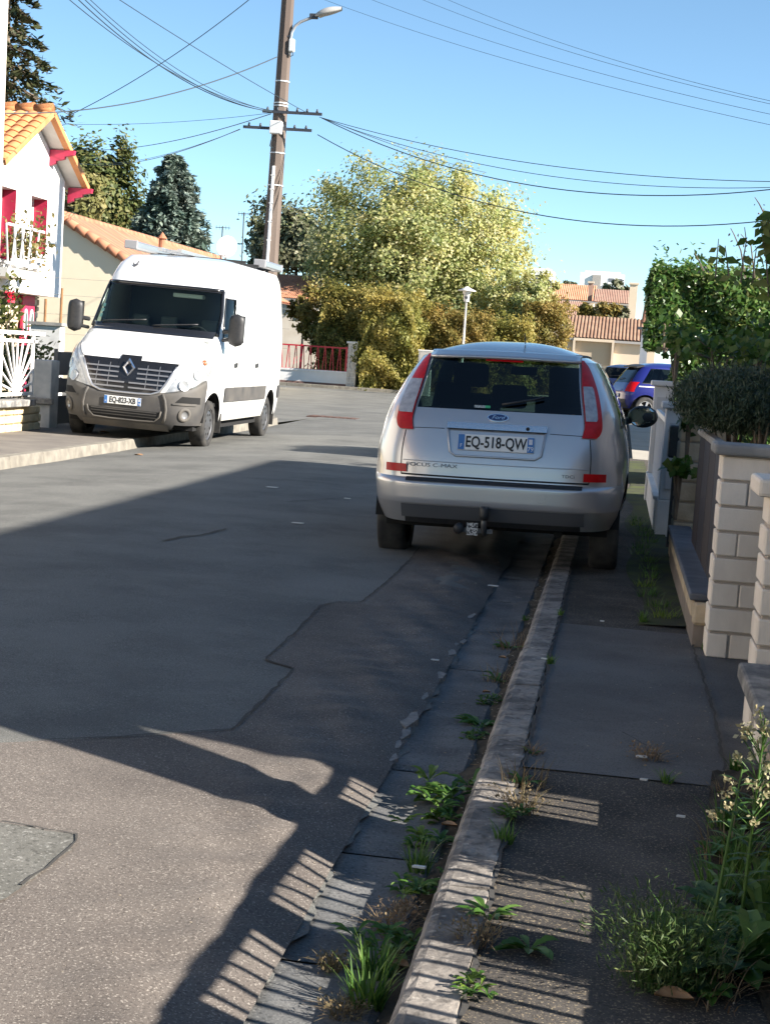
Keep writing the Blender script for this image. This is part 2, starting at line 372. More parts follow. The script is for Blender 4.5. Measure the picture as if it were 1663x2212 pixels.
ribbon('crack', line[:-1], 0.014, road)
ribbon('crack', [groad(*p) for p in ((350, 1170), (395, 1160), (430, 1158), (500, 1140))], 0.03, road, 0.006)
ribbon('crack', [groad(*p) for p in ((620, 1085), (690, 1080), (760, 1076))], 0.02, road, 0.006)
ribbon('crack', pt[1:9], 0.012, road, 0.013)
# --- gutter of concrete slabs along the right kerb, with a strip of dirt
gutter = empty('gutter', (-0.55, 5, 0)); tag(gutter, kind='structure')
y = 0.6; k = 0
while y < 25:
    L = random.uniform(0.75, 1.15) if y < 13 else 2.0
    m = MB(); dz = random.uniform(-0.003, 0.003)
    m.grid(lambda u, v: (-0.735 + 0.325 * (u - .02) / .96 if .01 < u < .99 else (-0.735 + 0.325 * u), y + 0.006 + (L - 0.012) * v, (-0.006 - 0.016 * math.sin(math.pi * (0.15 + 0.75 * u)) + dz + 0.003 * math.sin(9 * u + 5 * v + k)) if 0.01 < u < .99 and .01 < v < .99 else -0.028), 12, 30)
    s = m.build('gutter_slab', GUT, gutter, smooth=False); s.location = (0.55, -5, 0)
    y += L; k += 1
MB().sheet([(-0.76, 0.3), (-0.36, 0.3), (-0.36, 26), (-0.76, 26)], -0.04).build('gutter_bed', SOIL, kind='structure')
dm = MB().grid(lambda u, v: (-0.435 + 0.075 * u - 0.012 * math.sin(40 * v) * (1 - u), 0.5 + 14 * v, -0.026 + 0.024 * u + 0.008 * math.sin(150 * v) + 0.005 * math.sin(390 * v + 9 * u)), 4, 160)
dm.build('gutter_dirt', SOIL, smooth=True, kind='structure')
# crumbled concrete bits on the torn edge of the asphalt
for px, py, sz in ((948, 1462, 0.05), (970, 1412, 0.055), (915, 1505, 0.045), (885, 1555, 0.07), (872, 1585, 0.05), (858, 1612, 0.035), (848, 1638, 0.03), (1000, 1385, 0.035), (1015, 1330, 0.05), (983, 1392, 0.03)):
    p = groad(px, py); n = 5; a0 = random.random() * 6
    pl = [(p[0] + sz * random.uniform(.6, 1.1) * 0.75 * math.cos(a0 + 6.283 * i / n), p[1] + sz * random.uniform(.6, 1.1) * 2.4 * math.sin(a0 + 6.283 * i / n)) for i in range(n)]
    z = zroad(p[0], p[1]); MB().prism(pl, z - 0.03, z + 0.007).build('concrete_fragment', mat('pale_concrete', (0.24, 0.23, 0.215), 0.9, col2=(0.15, 0.145, 0.137), scale=30, bump=.8), road)
# --- kerb of single stones
kerb = empty('kerb', (-0.3, 5, 0)); tag(kerb, kind='structure')
y = 0.2; k = 0
while y < 25:
    L = 0.98 if k % 5 else 0.7; za, zb = zkerb(y), zkerb(y + L)
    m = MB(); n = 10 if y < 9 else 2; r_ = random.uniform(-.003, .003); ph = random.random() * 9
    prof = [(-0.365, -0.06), (-0.362, 0.0), (-0.358, -0.022), (-0.345, -0.006), (-0.325, 0.0), (-0.225, 0.002), (-0.218, -0.004), (-0.215, -0.1)]
    for j in range(n + 1):
        v = j / n; zt = za + (zb - za) * v
        for q, (px, dz) in enumerate(prof):
            z = -0.06 if q == 0 else (zt * 0.55 if q == 1 else zt + dz)
            jit = 0.004 * math.sin(ph + 31 * v * L + q * 2.1) if y < 9 else 0
            m.v.append((px + r_ + jit * 0.6 + 0.3, y + 0.004 + (L - 0.008) * v - 5, z + jit * (0.8 if 1 < q < 7 else 0)))
    w_ = len(prof)
    for j in range(n):
        for q in range(w_ - 1): a = j * w_ + q; m.f.append((a, a + 1, a + 1 + w_, a + w_))
    m.f.append(tuple(range(w_))); m.f.append(tuple(reversed(range(n * w_, n * w_ + w_))))
    m.build('kerb_stone', KERB, kerb, recalc=True); y += L; k += 1
# --- right pavement: dark asphalt, a concrete crossing slab, mossy far end
def pav(x0, x1, y0, y1, off, name, m, nx=6, ny=30, amp=0.0):
    return MB().grid(lambda u, v: (x0 + (x1 - x0) * u, y0 + (y1 - y0) * v, zkerb(y0 + (y1 - y0) * v) + off + amp * (math.sin(13 * u + 31 * v) + math.sin(37 * v - 9 * u)) / 2), nx, ny).build(name, m, smooth=True, kind='structure')
pav(-0.215, 0.9, -2, 5.14, -0.012, 'pavement', A_DARK, 10, 60, 0.003)
pav(-0.211, 0.9, 5.13, 8.42, -0.0075, 'pavement_slab', CONC)
pav(-0.215, 0.9, 8.41, 25.5, -0.010, 'pavement_far', A_DARK, 6, 40, 0.003)
MB().grid(lambda u, v: (0.22 + 0.3 * u + 0.05 * math.sin(30 * v) * (1 - u), 8.6 + 16 * v, zkerb(8.6 + 16 * v) - 0.003 + 0.012 * u), 4, 60).build('moss_strip', MOSS, smooth=True, kind='structure')
pv = bpy.data.objects['pavement_slab']
zp = lambda x, y: zkerb(y)
ribbon('crack', [(0.50, 8.3), (0.49, 7.5), (0.5, 6.6), (0.49, 5.9), (0.47, 5.2)], 0.016, pv, 0.003, zp)
ribbon('crack', [(0.12, 5.75), (0.2, 5.6), (0.3, 5.45)], 0.008, pv, 0.003, zp)
ribbon('crack', [(-0.212, 1.6), (-0.213, 4), (-0.211, 6), (-0.213, 8.5), (-0.212, 12)], 0.016, pv, 0.001, zp)
MB().sheet([(0.9, -3), (30, -3), (30, 26), (0.9, 26)], 0.02).build('garden_soil', SOIL, kind='structure')
# --- left kerb and pavement, curving away at the corner of the cross street
LK = mat('left_kerb_stone', (0.17, 0.155, 0.13), 0.95, col2=(0.26, 0.24, 0.2), scale=6, detail=9, bump=0.6, bscale=45, spec=0.2)
lk = empty('left_kerb', (-6.5, 20, 0)); tag(lk, kind='structure')
path = [(-6.47, 6)] + [(-6.47, 6 + i) for i in range(1, 24)] + [(-6.47 - 4 * (1 - math.cos(a)), 29 + 4 * math.sin(a)) for a in np.linspace(0.22, 1.5, 7)] + [(-10.6 - i, 33.03) for i in range(0, 14)]
for i in range(len(path) - 1):
    p, q = Vector(path[i]), Vector(path[i + 1]); d = (q - p).normalized(); nrm = Vector((-d.y, d.x)); e = 0.006
    a, b = p + d * e, q - d * e; m = MB()
    poly = [a, b, b + nrm * 0.16, a + nrm * 0.16]
    zt = 0.075 + random.uniform(-.004, .004)
    m.v = [(c.x + 6.5, c.y - 20, z) for z in (-0.12, zt) for c in poly]
    m.v[4] = (m.v[4][0] + nrm.x * .02, m.v[4][1] + nrm.y * .02, zt); m.v[5] = (m.v[5][0] + nrm.x * .02, m.v[5][1] + nrm.y * .02, zt)
    m.f = [(0, 3, 2, 1), (4, 5, 6, 7), (0, 1, 5, 4), (1, 2, 6, 5), (2, 3, 7, 6), (3, 0, 4, 7)]
    m.build('kerb_stone', LK, lk, recalc=True, bevel=0.008)
pl = [(-6.60, 5)] + [(x - 0.14 if y <= 29.1 else x, y - (0.0 if y <= 29.1 else 0.14)) for x, y in path[1:31]] + [(-24, 32.88), (-24, 27), (-8.6, 27), (-8.6, 5)]
LP = mat('left_pavement_asphalt', (0.15, 0.135, 0.12), 0.95, col2=(0.2, 0.18, 0.155), scale=2, detail=7, bump=0.6, bscale=90, spec=0.2)
MB().sheet(pl, 0.066).build('left_pavement', LP, recalc=True, kind='structure')
MB().box((-6.72, 12, -0.12), (-6.45, 13, -0.115)).build('left_gutter_bed', SOIL, kind='structure')
MB().sheet([(-60, 3), (-8.3, 3), (-8.3, 26.9), (-60, 26.9)], 0.03).build('left_garden', GRASSG, kind='structure')
# --- cross street and the forecourt on the right
MB().sheet([(-60, 32.95), (-10.4, 32.95), (-8.6, 32.2), (-7.2, 30.8), (-6.6, 29.4), (-6.2, 40.5), (-0.6, 40.5), (-0.6, 25.2), (9, 25.2), (9, 60), (-2, 62), (-60, 62)], -0.02).build('cross_road', A_OLD, kind='structure')
MB().sheet([(-60, 60.4), (-4.4, 60.4), (-4.4, 110), (-60, 110)], 0.1).build('far_pavement', A_DARK, kind='structure')
fk = empty('far_kerb', (-10, 60.3, 0)); tag(fk, kind='structure')
for i in range(22): x = -26 + i; MB().box((x + 10.005, -0.07, -0.1), (x + 10.995, 0.09, 0.108)).build('kerb_stone', LK, fk, bevel=0.01)
MB().add([(0.35, 25.4, .03), (40, 25.4, .03), (40, 34, .2), (0.35, 34, .2), (40, 105, .2), (-4.3, 105, .2), (-4.3, 62, .2), (0.35, 62, .2)], [(0, 1, 2, 3), (3, 2, 4, 5, 6, 7)]).build('forecourt', mat('forecourt_gravel', (0.33, 0.3, 0.25), 0.95, col2=(0.4, 0.365, 0.3), scale=2, bump=.6, bscale=60), kind='structure')
# a rusty drain grate let into the road
gp = gnd(720, 901, 0.0); dg = empty('drain_grate', (gp.x, gp.y, -0.003), 0, 'flat rusty drain cover set in the sunlit road beyond the van', 'drain cover')
RUST = mat('rusty_iron', (0.09, 0.05, 0.04), 0.8, col2=(0.13, 0.075, 0.06), scale=20, bump=.4, metal=.2)
MB().box((-.55, -.3, -.02), (.55, .3, .008)).build('frame', RUST, dg)
for i in range(6): MB().box((-.50 + i * .17, -.26, .008), (-.39 + i * .17, .26, .016)).build('grate_bar', RUST, dg)
# ================================================================== VEHICLES: a smooth shell from plan outlines stacked in height
class Shell:
    """x across, y forward (0 = rear), z up.  yr/yf/w: tables over z; plan outline is a superellipse per height.
       q runs round half the plan: 0 rear centre, 1 rear corner, 2 mid side, 3 front corner, 4 front centre; sign = side"""
    def __init__(s, yr, yf, w, nr=7.0, nf=5.0, ym=2.0):
        s.yr, s.yf, s.w = interp(yr), interp(yf), interp(w); s.nr, s.nf, s.ym = nr, nf, ym
    def raw(s, q, z):
        if q > 4: q -= 8
        elif q < -4: q += 8
        sg = 1 if q >= 0 else -1; a = abs(q)
        if a <= 1: xi, et = a, -1.0
        elif a <= 3: xi, et = 1.0, a - 2.0
        else: xi, et = 4.0 - a, 1.0
        n = s.nr if et < 0 else s.nf
        r = (xi ** n + abs(et) ** n) ** (1 / n)
        return Vector((sg * s.w(z) * xi / r, s.ym + et / r * ((s.ym - s.yr(z)) if et < 0 else (s.yf(z) - s.ym)), z))
    def P(s, q, z, off=0.0):
        p = s.raw(q, z)
        if off:
            e = 0.004; a = s.raw(q + e, z) - s.raw(q - e, z); b = s.raw(q, z + e) - s.raw(q, z - e); n = a.cross(b)
            if n.length > 1e-12:
                n.normalize(); p = p + n * off
        return p
    def qx(s, x, z, front=False):
        n = s.nf if front else s.nr; X = min(abs(x) / s.w(z), 0.99999); sg = 1 if x >= 0 else -1
        xi = X / (1 - X ** n) ** (1 / n)
        a = xi if xi <= 1 else 2 - ((1 / X) ** n - 1) ** (1 / n)
        return (4 - a if sg > 0 else 4 + a) if front else sg * a
    def wrap(s, q): return q + 8 if q < 0 else q
    def qy(s, y, z, side=1):
        if y < s.ym: L, n, k = s.ym - s.yr(z), s.nr, -1
        else: L, n, k = s.yf(z) - s.ym, s.nf, 1
        e = min(abs(y - s.ym) / L, 0.99999); et = e / (1 - e ** n) ** (1 / n)
        a = 2 + k * et if et <= 1 else (((1 / e) ** n - 1) ** (1 / n) if k < 0 else 4 - ((1 / e) ** n - 1) ** (1 / n))
        return side * a
    def patch(s, qa, qb, z0, z1, nu=12, nv=8, off=0.0, mb=None):
        """rows in z, spanning qa(z)..qb(z)"""
        fa = qa if callable(qa) else (lambda z: qa); fb = qb if callable(qb) else (lambda z: qb); m = mb or MB()
        return m.grid(lambda u, v: s.P(fa(z0 + (z1 - z0) * v) * (1 - u) + fb(z0 + (z1 - z0) * v) * u, z0 + (z1 - z0) * v, off), nu, nv)
    def xpatch(s, xa, xb, z0, z1, nu=10, nv=8, off=0.0, front=False, mb=None):
        fa = xa if callable(xa) else (lambda z: xa); fb = xb if callable(xb) else (lambda z: xb)
        return s.patch(lambda z: s.qx(fa(z), z, front), lambda z: s.qx(fb(z), z, front), z0, z1, nu, nv, off, mb)
    def ypatch(s, ya, yb, z0, z1, side=1, nu=10, nv=8, off=0.0, mb=None):
        fa = ya if callable(ya) else (lambda z: ya); fb = yb if callable(yb) else (lambda z: yb)
        return s.patch(lambda z: s.qy(fa(z), z, side), lambda z: s.qy(fb(z), z, side), z0, z1, nu, nv, off, mb)
    def body(s, q0, q1, zb, zt, arches=(), nu=200, nv=14):
        """columns from the sill (cut round the wheels) to zt"""
        m = MB(); k = 0; cols = []
        for i in range(nu + 1):
            q = q0 + (q1 - q0) * i / nu; z = zb(q) if callable(zb) else zb; zt_ = zt(q) if callable(zt) else zt
            for yc, zc, r in arches:
                for _ in range(400):
                    p = s.raw(q, z)
                    if (p.y - yc) ** 2 + (p.z - zc) ** 2 < r * r and abs(q) > 0.6 and abs(q) < 3.6: z += 0.004
                    else: break
            cols.append([s.P(q, min(z, zt_ - .001) + (zt_ - min(z, zt_ - .001)) * j / nv) for j in range(nv + 1)])
        for c in cols: m.v.extend([tuple(p) for p in c])
        w_ = nv + 1
        for i in range(nu):
            for j in range(nv): a = i * w_ + j; m.f.append((a, a + w_, a + w_ + 1, a + 1))
        return m
    def roof(s, zr, h, mb=None, n=120, rings=10, front=1.0):
        m = mb or MB(); cy = (s.yr(zr) + s.yf(zr)) / 2
        def fn(u, v):
            p = s.raw(-4 + 8 * u, zr); k = 1 - v
            return (p.x * k, cy + (p.y - cy) * k, zr + h * (1 - k ** 2.4))
        return m.grid(fn, n, rings)
def strip_on(shell, pts, wd, off, m, name, parent, nseg=10):
    """narrow seam line: pts = (q, z) polyline laid on the shell"""
    mb = MB(); P = []
    for i in range(len(pts) - 1):
        for k in range(nseg): t = k / nseg; P.append((pts[i][0] + (pts[i + 1][0] - pts[i][0]) * t, pts[i][1] + (pts[i + 1][1] - pts[i][1]) * t))
    P.append(pts[-1])
    V = [shell.P(q, z, off) for q, z in P]
    mb.tube(V, wd / 2, 5)
    return mb.build(name, m, parent, smooth=True)
TYRE = mat('tyre_rubber', (0.018, 0.018, 0.018), 0.85, col2=(0.05, 0.047, 0.042), scale=9, bump=.3, bscale=80)
RIMG = mat('rim_grey', (0.16, 0.16, 0.165), 0.4, metal=.7)
ALLOY = mat('alloy', (0.75, 0.75, 0.77), 0.25, metal=.9)
BLACKP = mat('black_plastic', (0.02, 0.02, 0.022), 0.5, col2=(0.03, 0.03, 0.03), scale=30)
UNDER = mat('underbody', (0.012, 0.012, 0.012), 0.95)
CHROME = mat('chrome', (0.8, 0.8, 0.82), 0.12, metal=1.0)
def make_wheel(parent, x, y, r, wd, side, spokes=0, zc=None, rim=None):
    """tyre, rim and spokes as parts and sub-parts; side = +1 when the outer face looks to +x"""
    zc = r if zc is None else zc; e = empty('wheel', (x, y, zc)); e.parent = parent; h = wd / 2; ri = r * 0.66
    tp = [(ri, -h * .9), (r * .86, -h), (r * .965, -h * .86), (r, -h * .55), (r, h * .55), (r * .965, h * .86), (r * .86, h), (ri, h * .9)]
    MB().lathe(tp, 32, 'x').build('tyre', TYRE, e, smooth=True)
    tr = MB()
    rm = rim or RIMG
    MB().lathe([(ri * 1.01, -h * .85), (ri * 1.01, h * .8), (ri * .94, h * .88), (ri * .9, h * .45), (ri * .9, -h * .85)], 32, 'x', closed=False).xf(Matrix.Diagonal((side, 1, 1, 1))).build('rim', rm, e, smooth=True, recalc=True)
    if spokes:
        for k in range(spokes):
            a = 2 * math.pi * k / spokes; d = Vector((0, math.cos(a), math.sin(a))); t = Vector((0, -math.sin(a), math.cos(a)))
            m = MB(); x0, x1 = side * h * .5, side * h * .78
            pr = [d * ri * .15 + t * ri * .10, d * ri * .95 + t * ri * .2, d * ri * .95 - t * ri * .2, d * ri * .15 - t * ri * .10]
            m.add([p + Vector((x0, 0, 0)) for p in pr] + [p + Vector((x1, 0, 0)) for p in pr], [(0, 1, 2, 3), (7, 6, 5, 4), (0, 4, 5, 1), (1, 5, 6, 2), (2, 6, 7, 3), (3, 7, 4, 0)])
            m.build('spoke', rm, e, recalc=True, bevel=.006)
        MB().lathe([(ri * .9, side * h * .2), (0.001, side * h * .2)], 24, 'x').build('brake_disc', UNDER, e)
        MB().lathe([(0.001, side * h * .82), (ri * .2, side * h * .8), (ri * .22, side * h * .4)], 16, 'x').build('hub_cap', rm, e, smooth=True)
    else:
        MB().lathe([(ri * .95, side * h * .55), (ri * .8, side * h * .8), (ri * .55, side * h * .72), (ri * .3, side * h * .85), (0.001, side * h * .9)], 24, 'x').build('wheel_cover', rm, e, smooth=True)
        for k in range(8):
            a = 2 * math.pi * (k + .5) / 8; MB().ball((side * h * .76, ri * .66 * math.cos(a), ri * .66 * math.sin(a)), ri * .1, 8, 5, (.3, 1, 1)).build('cover_slot', UNDER, e)
    return e
def plate(parent, loc, rot, txt, extra, fmt='rear', size=(0.52, 0.11), font=0.106):
    """french number plate: white plate, blue bands, characters; local x right, y up, z out"""
    W, H = size; e = empty('number_plate', loc); e.rotation_euler = rot; e.parent = parent
    wm = mat('plate_white', (0.75, 0.75, 0.72), 0.4, coat=.3) ; bm_ = mat('plate_blue', (0.03, 0.15, 0.42), 0.4, coat=.3); km = mat('plate_black', (0.012, 0.012, 0.012), 0.5)
    MB().box((-W / 2, -H / 2, -.006), (W / 2, H / 2, 0)).build('plate_panel', wm, e, bevel=.003)
    for s in (-1, 1):
        MB().box((s * (W / 2 - .024) - .022, -H / 2 + .003, 0), (s * (W / 2 - .024) + .022, H / 2 - .003, .0015)).build('blue_band', bm_, e)
    link('characters', text_mesh(txt, font, km, .0012, 0.74, 0.002), e).location = (0, 0.0, .0015)
    link('country_letter', text_mesh('F', .034, wm, .0008), e).location = (-W / 2 + .024, -.026, .0025)
    if extra:
        link('department_number', text_mesh(extra, .045, wm, .0008, .9), e).location = (W / 2 - .024, -.028, .0025)
        MB().box((W / 2 - .036, .004, .0015), (W / 2 - .012, .04, .0025)).build('region_mark', mat('region_mark_pale', (.6, .62, .66), .5), e)
    return e
def paint(name, col, metal=0.0, rough=0.35, **kw):
    return mat(name, col, rough, metal, coat=0.8, **kw)
# ------------------------------------------------------------------ the silver car on the right (length 4.33, width 1.83, height 1.6)
def make_silver():
    PT = paint('silver_paint', (0.47, 0.465, 0.47), metal=.55, rough=.28, col2=(0.50, 0.495, 0.5), scale=2)
    GL = glassmat('dark_car_glass', (0.11, 0.155, 0.145), .9); GLF = glassmat('green_car_glass', (0.62, 0.78, 0.7), .9)
    RED = mat('red_lens', (0.48, 0.003, 0.005), 0.35, coat=0.08, col2=(0.58, 0.006, 0.009), scale=30, spec=.3); CLR = mat('clear_lens', (0.30, 0.30, 0.32), 0.25, coat=.4, col2=(0.42, 0.42, 0.44), scale=25)
    SEAM = mat('panel_gap', (0.012, 0.012, 0.013), 0.8); GREY = mat('grey_valance', (0.10, 0.105, 0.115), 0.6); IN = mat('car_interior', (0.03, 0.03, 0.034), 0.9)
    S = Shell([(.30, .10), (.40, .03), (.46, .0), (.585, .0), (.60, .01), (.612, .055), (.72, .065), (.95, .115), (1.09, .17), (1.27, .30), (1.45, .45), (1.5, .5)],
              [(.30, 4.2), (.5, 4.33), (.65, 4.31), (.8, 4.16), (.9, 3.9), (1.0, 3.4), (1.45, 2.5), (1.5, 2.4)],
              [(.30, .84), (.42, .885), (.6, .905), (.75, .905), (.95, .875), (1.09, .835), (1.2, .785), (1.3, .735), (1.45, .64), (1.5, .60)], 6.5, 4.5, 2.1)
    p = gnd(858, 1190, 0.02); cy = p.y - 0.80
    e = empty('parked_car', (-0.765, cy, 0.03), R(-0.4), 'silver estate car seen from behind, parked half on the pavement', 'car', ry=R(-1.0))
    ar = ((.80, .30, .37), (3.44, .30, .37)); aq = S.qy(.43, .5)
    S.body(-4, 4, lambda q: .612 if abs(q) < aq else .30, 1.0, ar, 320, 16).build('body', PT, e, smooth=True)
    S.body(-aq, aq, .44, .612, (), 60, 8).build('rear_bumper', PT, e, smooth=True)
    m = S.body(-aq, aq, .30, .44, (), 60, 4); m.build('bumper_corner_trim', PT, e, smooth=True)
    S.xpatch(-.62, .62, .345, .438, 40, 5, .012).build('bumper_trim', GREY, e, smooth=True)
    S.xpatch(-.60, .60, .3, .345, 40, 3, .004).build('lower_valance', BLACKP, e, smooth=True)
    S.xpatch(-.60, .60, .590, .614, 40, 2, .004).build('bumper_pad', BLACKP, e, smooth=True)
    # greenhouse ring: (boundary, kind)
    win = interp([(.95, .575), (1.0, .575), (1.09, .565), (1.2, .545), (1.3, .53), (1.43, .515), (1.45, .51)])
    lo = interp([(.93, .66), (.95, .685), (1.0, .70), (1.09, .69), (1.2, .665), (1.3, .63), (1.42, .57), (1.45, .54)])
    dp = interp([(1.0, .52), (1.45, .98)]); ap = interp([(1.0, 3.02), (1.45, 2.30)]); ap2 = interp([(1.0, .74), (1.45, .545)])
    S.xpatch(lambda z: -win(z), win, 1.0, 1.09, 30, 4).build('tailgate_top', PT, e, smooth=True)
    S.xpatch(lambda z: -win(z), win, 1.09, 1.45, 30, 12, -.004).build('rear_window', GL, e, smooth=True)
    for sd in (-1, 1):
        S.patch(lambda z: sd * S.qx(win(z), z), lambda z: S.qy(dp(z), z, sd), 1.0, 1.45, 20, 14).build('rear_pillar', PT, e, smooth=True)
        bs = [(lambda z: dp(z)), (lambda z: max(dp(z) + .05, 1.08)), (lambda z: 1.14), (lambda z: 1.93), (lambda z: 2.0), (lambda z: ap(z) - .02)]
        for k, nm in ((0, 'side_window'), (2, 'side_window'), (4, 'side_window')):
            S.ypatch(bs[k], bs[k + 1], 1.02, 1.42, sd, 10, 8, -.003).build(nm, GL if k < 4 else GLF, e, smooth=True)
        for k in (1, 3): S.ypatch(bs[k], bs[k + 1], 1.0, 1.45, sd, 4, 8).build('door_pillar', BLACKP, e, smooth=True)
        S.ypatch(dp, lambda z: ap(z) - .02, 1.0, 1.02, sd, 30, 2).build('window_ledge', BLACKP, e, smooth=True)
        S.ypatch(dp, lambda z: ap(z) - .02, 1.42, 1.45, sd, 30, 2).build('roof_rail', PT, e, smooth=True)
        S.patch(lambda z: S.wrap(S.qy(ap(z) - .02, z, sd)), lambda z: S.qx(sd * ap2(z), z, True), 1.0, 1.45, 8, 10).build('windscreen_pillar', PT, e, smooth=True)
        # tail light: red shell, clear middle with a red outer edge
        t = empty('tail_light'); t.parent = e
        wi = lambda z: win(max(z, 1.0)) + .012 - (.0 if z > 1.0 else (1.0 - z) * .2)
        q_ = lambda f: (lambda z: S.qx(sd * f(z), z))
        S.patch(q_(wi), q_(lo), .935, 1.455, 10, 30, .012).build('red_lens', RED, t, smooth=True)
        mid = lambda z: wi(z) + (lo(z) - wi(z)) * (.98 if sd < 0 else .74) * (1 if 1.06 < z < 1.27 else .9)
        S.patch(q_(lambda z: wi(z) + .006), q_(mid), 1.045, 1.275, 8, 14, .0165).build('clear_lens', CLR, t, smooth=True)
        S.xpatch(lambda z: sd * .60, lambda z: sd * .745, .645, .70, 6, 4, .014).build('reflector', RED, e, smooth=True)
        # mirror
        mo = empty('door_mirror'); mo.parent = e
        MB().ball((sd * 1.0, 2.78, 1.03), .12, 14, 10, (1.05, .55, .78)).build('mirror_housing', BLACKP, mo, smooth=True)
        MB().bar((sd * .86, 2.82, .98), (sd * .95, 2.8, 1.0), .06, .05).build('mirror_arm', BLACKP, mo, bevel=.01)
        MB().grid(lambda u, v: (sd * 1.0 + .095 * (2 * u - 1) * math.sqrt(max(0, 1 - .6 * (2 * v - 1) ** 4)), 2.717 + .19 * (2 * u - 1) * .095 * sd, 1.03 + .072 * (2 * v - 1)), 8, 6).build('mirror_glass', mat('mirror_silver', (.4, .45, .43), .03, metal=1.0), mo)
        for y_ in (1.22, 2.1): S.ypatch(y_, y_ + .17, .86, .885, sd, 6, 2, .03).build('door_handle', PT, e, smooth=True)
        for y_ in (1.10, 1.97): strip_on(S, [(S.qy(y_, .45, sd), .45), (S.qy(y_, .7, sd), .7), (S.qy(y_ + .02, 1.0, sd), 1.0)], .006, .0, SEAM, 'door_gap', e)
        # tailgate side gap
        strip_on(S, [(S.qx(sd * .64, .635), .635), (S.qx(sd * .645, .7), .7), (S.qx(sd * .63, .93), .93)], .008, .0, SEAM, 'tailgate_gap', e)
    S.xpatch(lambda z: ap2(z), lambda z: -ap2(z), 1.0, 1.45, 24, 10, -.003, True).build('windscreen', GLF, e, smooth=True)
    S.roof(1.45, .135).build('roof', PT, e, smooth=True)
    # roof spoiler lip over the rear window, high brake light, antenna, roof gutters
    lip = MB().grid(lambda u, v: (lambda x: (x, S.P(S.qx(x, 1.455), 1.455).y - .035 + .16 * v, 1.462 + .045 * v - .01 * (x / .53) ** 2))(-.53 + 1.06 * u), 24, 5)
    lip.build('roof_spoiler', PT, e, smooth=True, recalc=True, solid=.02)
    S.xpatch(-.13, .13, 1.425, 1.447, 10, 2, .006).build('high_brake_light', RED, e, smooth=True)
    MB().tube([(0.1, 1.0, 1.57), (0.1, .9, 1.64)], .004, 6).build('antenna', BLACKP, e)
    cyr = (S.yr(1.45) + S.yf(1.45)) / 2
    for sd in (-1, 1): MB().tube([(lambda p: (p.x * .86, cyr + (p.y - cyr) * .86, 1.45 + .135 * (1 - .86 ** 2.4) + .002))(S.raw(sd * q_, 1.45)) for q_ in np.linspace(.97, 2.6, 24)], .011, 6).build('roof_gutter', BLACKP, e, smooth=True)
    # tailgate: plate recess, handle bar, badges, wiper, gaps
    S.xpatch(lambda z: -.30 + .0 * z, lambda z: .30, .80, .955, 20, 6, -.006).build('plate_recess', PT, e, smooth=True)
    fr = MB(); o_ = [(-.335, .965), (-.31, .80), (-.27, .775), (.27, .775), (.31, .80), (.335, .965)]
    fr.tube([S.P(S.qx(x, z), z, .006) for x, z in o_], .009, 6); fr.build('recess_rim', PT, e, smooth=True)
    S.xpatch(-.34, .34, .955, .995, 20, 4, .028).build('handle_strip', paint('silver_bright', (.55, .56, .58), metal=.8, rough=.2), e, smooth=True)
    S.xpatch(-.34, .34, .950, .956, 20, 1, .02).build('handle_shadow_gap', SEAM, e)
    q = S.P(S.qx(.21, .972), .972, .03); MB().ball(q, .013, 10, 6, (1, .4, 1)).build('key_lock', SEAM, e, smooth=True)
    pc = S.P(0, .872, .012); plate(e, (pc.x, pc.y - .004, .872), (R(80), 0, 0), 'EQ-518-QW', '79')
    bc = S.P(0, 1.045, .006)
    bd = empty('badge', (bc.x, bc.y, 1.045)); bd.rotation_euler = (R(70), 0, 0); bd.parent = e
    OV = lambda a, b, z0, z1: MB().prism([(a * math.cos(t), b * math.sin(t)) for t in np.linspace(0, 2 * math.pi, 40, False)], z0, z1)
    OV(.073, .0285, -.01, .004).build('oval_rim', CHROME, bd, smooth=False); OV(.066, .0235, .004, .006).build('oval_blue', mat('badge_blue', (.01, .025, .12), .25, coat=1), bd)
    link('badge_lettering', text_mesh('Ford', .036, CHROME, .001, 1.25, 0, .35), bd).location = (0, 0, .0075)
    for txt, x, z, s_, w_ in (('FOCUS C-MAX', -.43, .70, .036, 1.5), ('TDCi', .50, .675, .03, 1.3)):
        c = S.P(S.qx(x, z), z, .004); k = S.P(S.qx(x + .1, z), z, .004) - S.P(S.qx(x - .1, z), z, .004)
        o = link('lettering', text_mesh(txt, s_, mat('dark_chrome', (.10, .10, .11), .3, metal=.8), .002, w_), e); o.location = c; o.rotation_euler = (R(84), 0, math.atan2(k.y, k.x))
    wp = MB().tube([S.P(S.qx(x, 1.125 + .02 * k), 1.125 + .02 * k, .02) for k, x in enumerate((.02, .12, .22, .3))], .009, 6); wp.build('rear_wiper', BLACKP, e, smooth=True)
    S.xpatch(-.17, -.095, 1.105, 1.122, 4, 2, .003).build('window_sticker', mat('sticker_white', (.55, .57, .55), .5, col2=(.2, .22, .2), scale=90), e)
    S.xpatch(-.095, -.06, 1.105, 1.122, 4, 2, .003).build('window_sticker', mat('sticker_green', (.05, .38, .16), .5), e)
    strip_on(S, [(S.qx(-.64, .635), .632), (0, .628), (S.qx(.64, .635), .632)], .012, .002, SEAM, 'tailgate_gap', e, 20)
    strip_on(S, [(S.qx(-.63, .728), .728), (0, .724), (S.qx(.63, .728), .728)], .006, .002, PT, 'tailgate_crease', e, 20)
    for sd in (-1, 1): strip_on(S, [(S.qx(sd * .36, .955), .955), (S.qx(sd * .60, .95), .95)], .005, .0, SEAM, 'tailgate_crease', e)
    MB().lathe([(.001, 0), (.03, 0), (.031, .002)], 20, 'y').build('tow_cap', PT, e).location = S.P(S.qx(.33, .52), .52, .003)
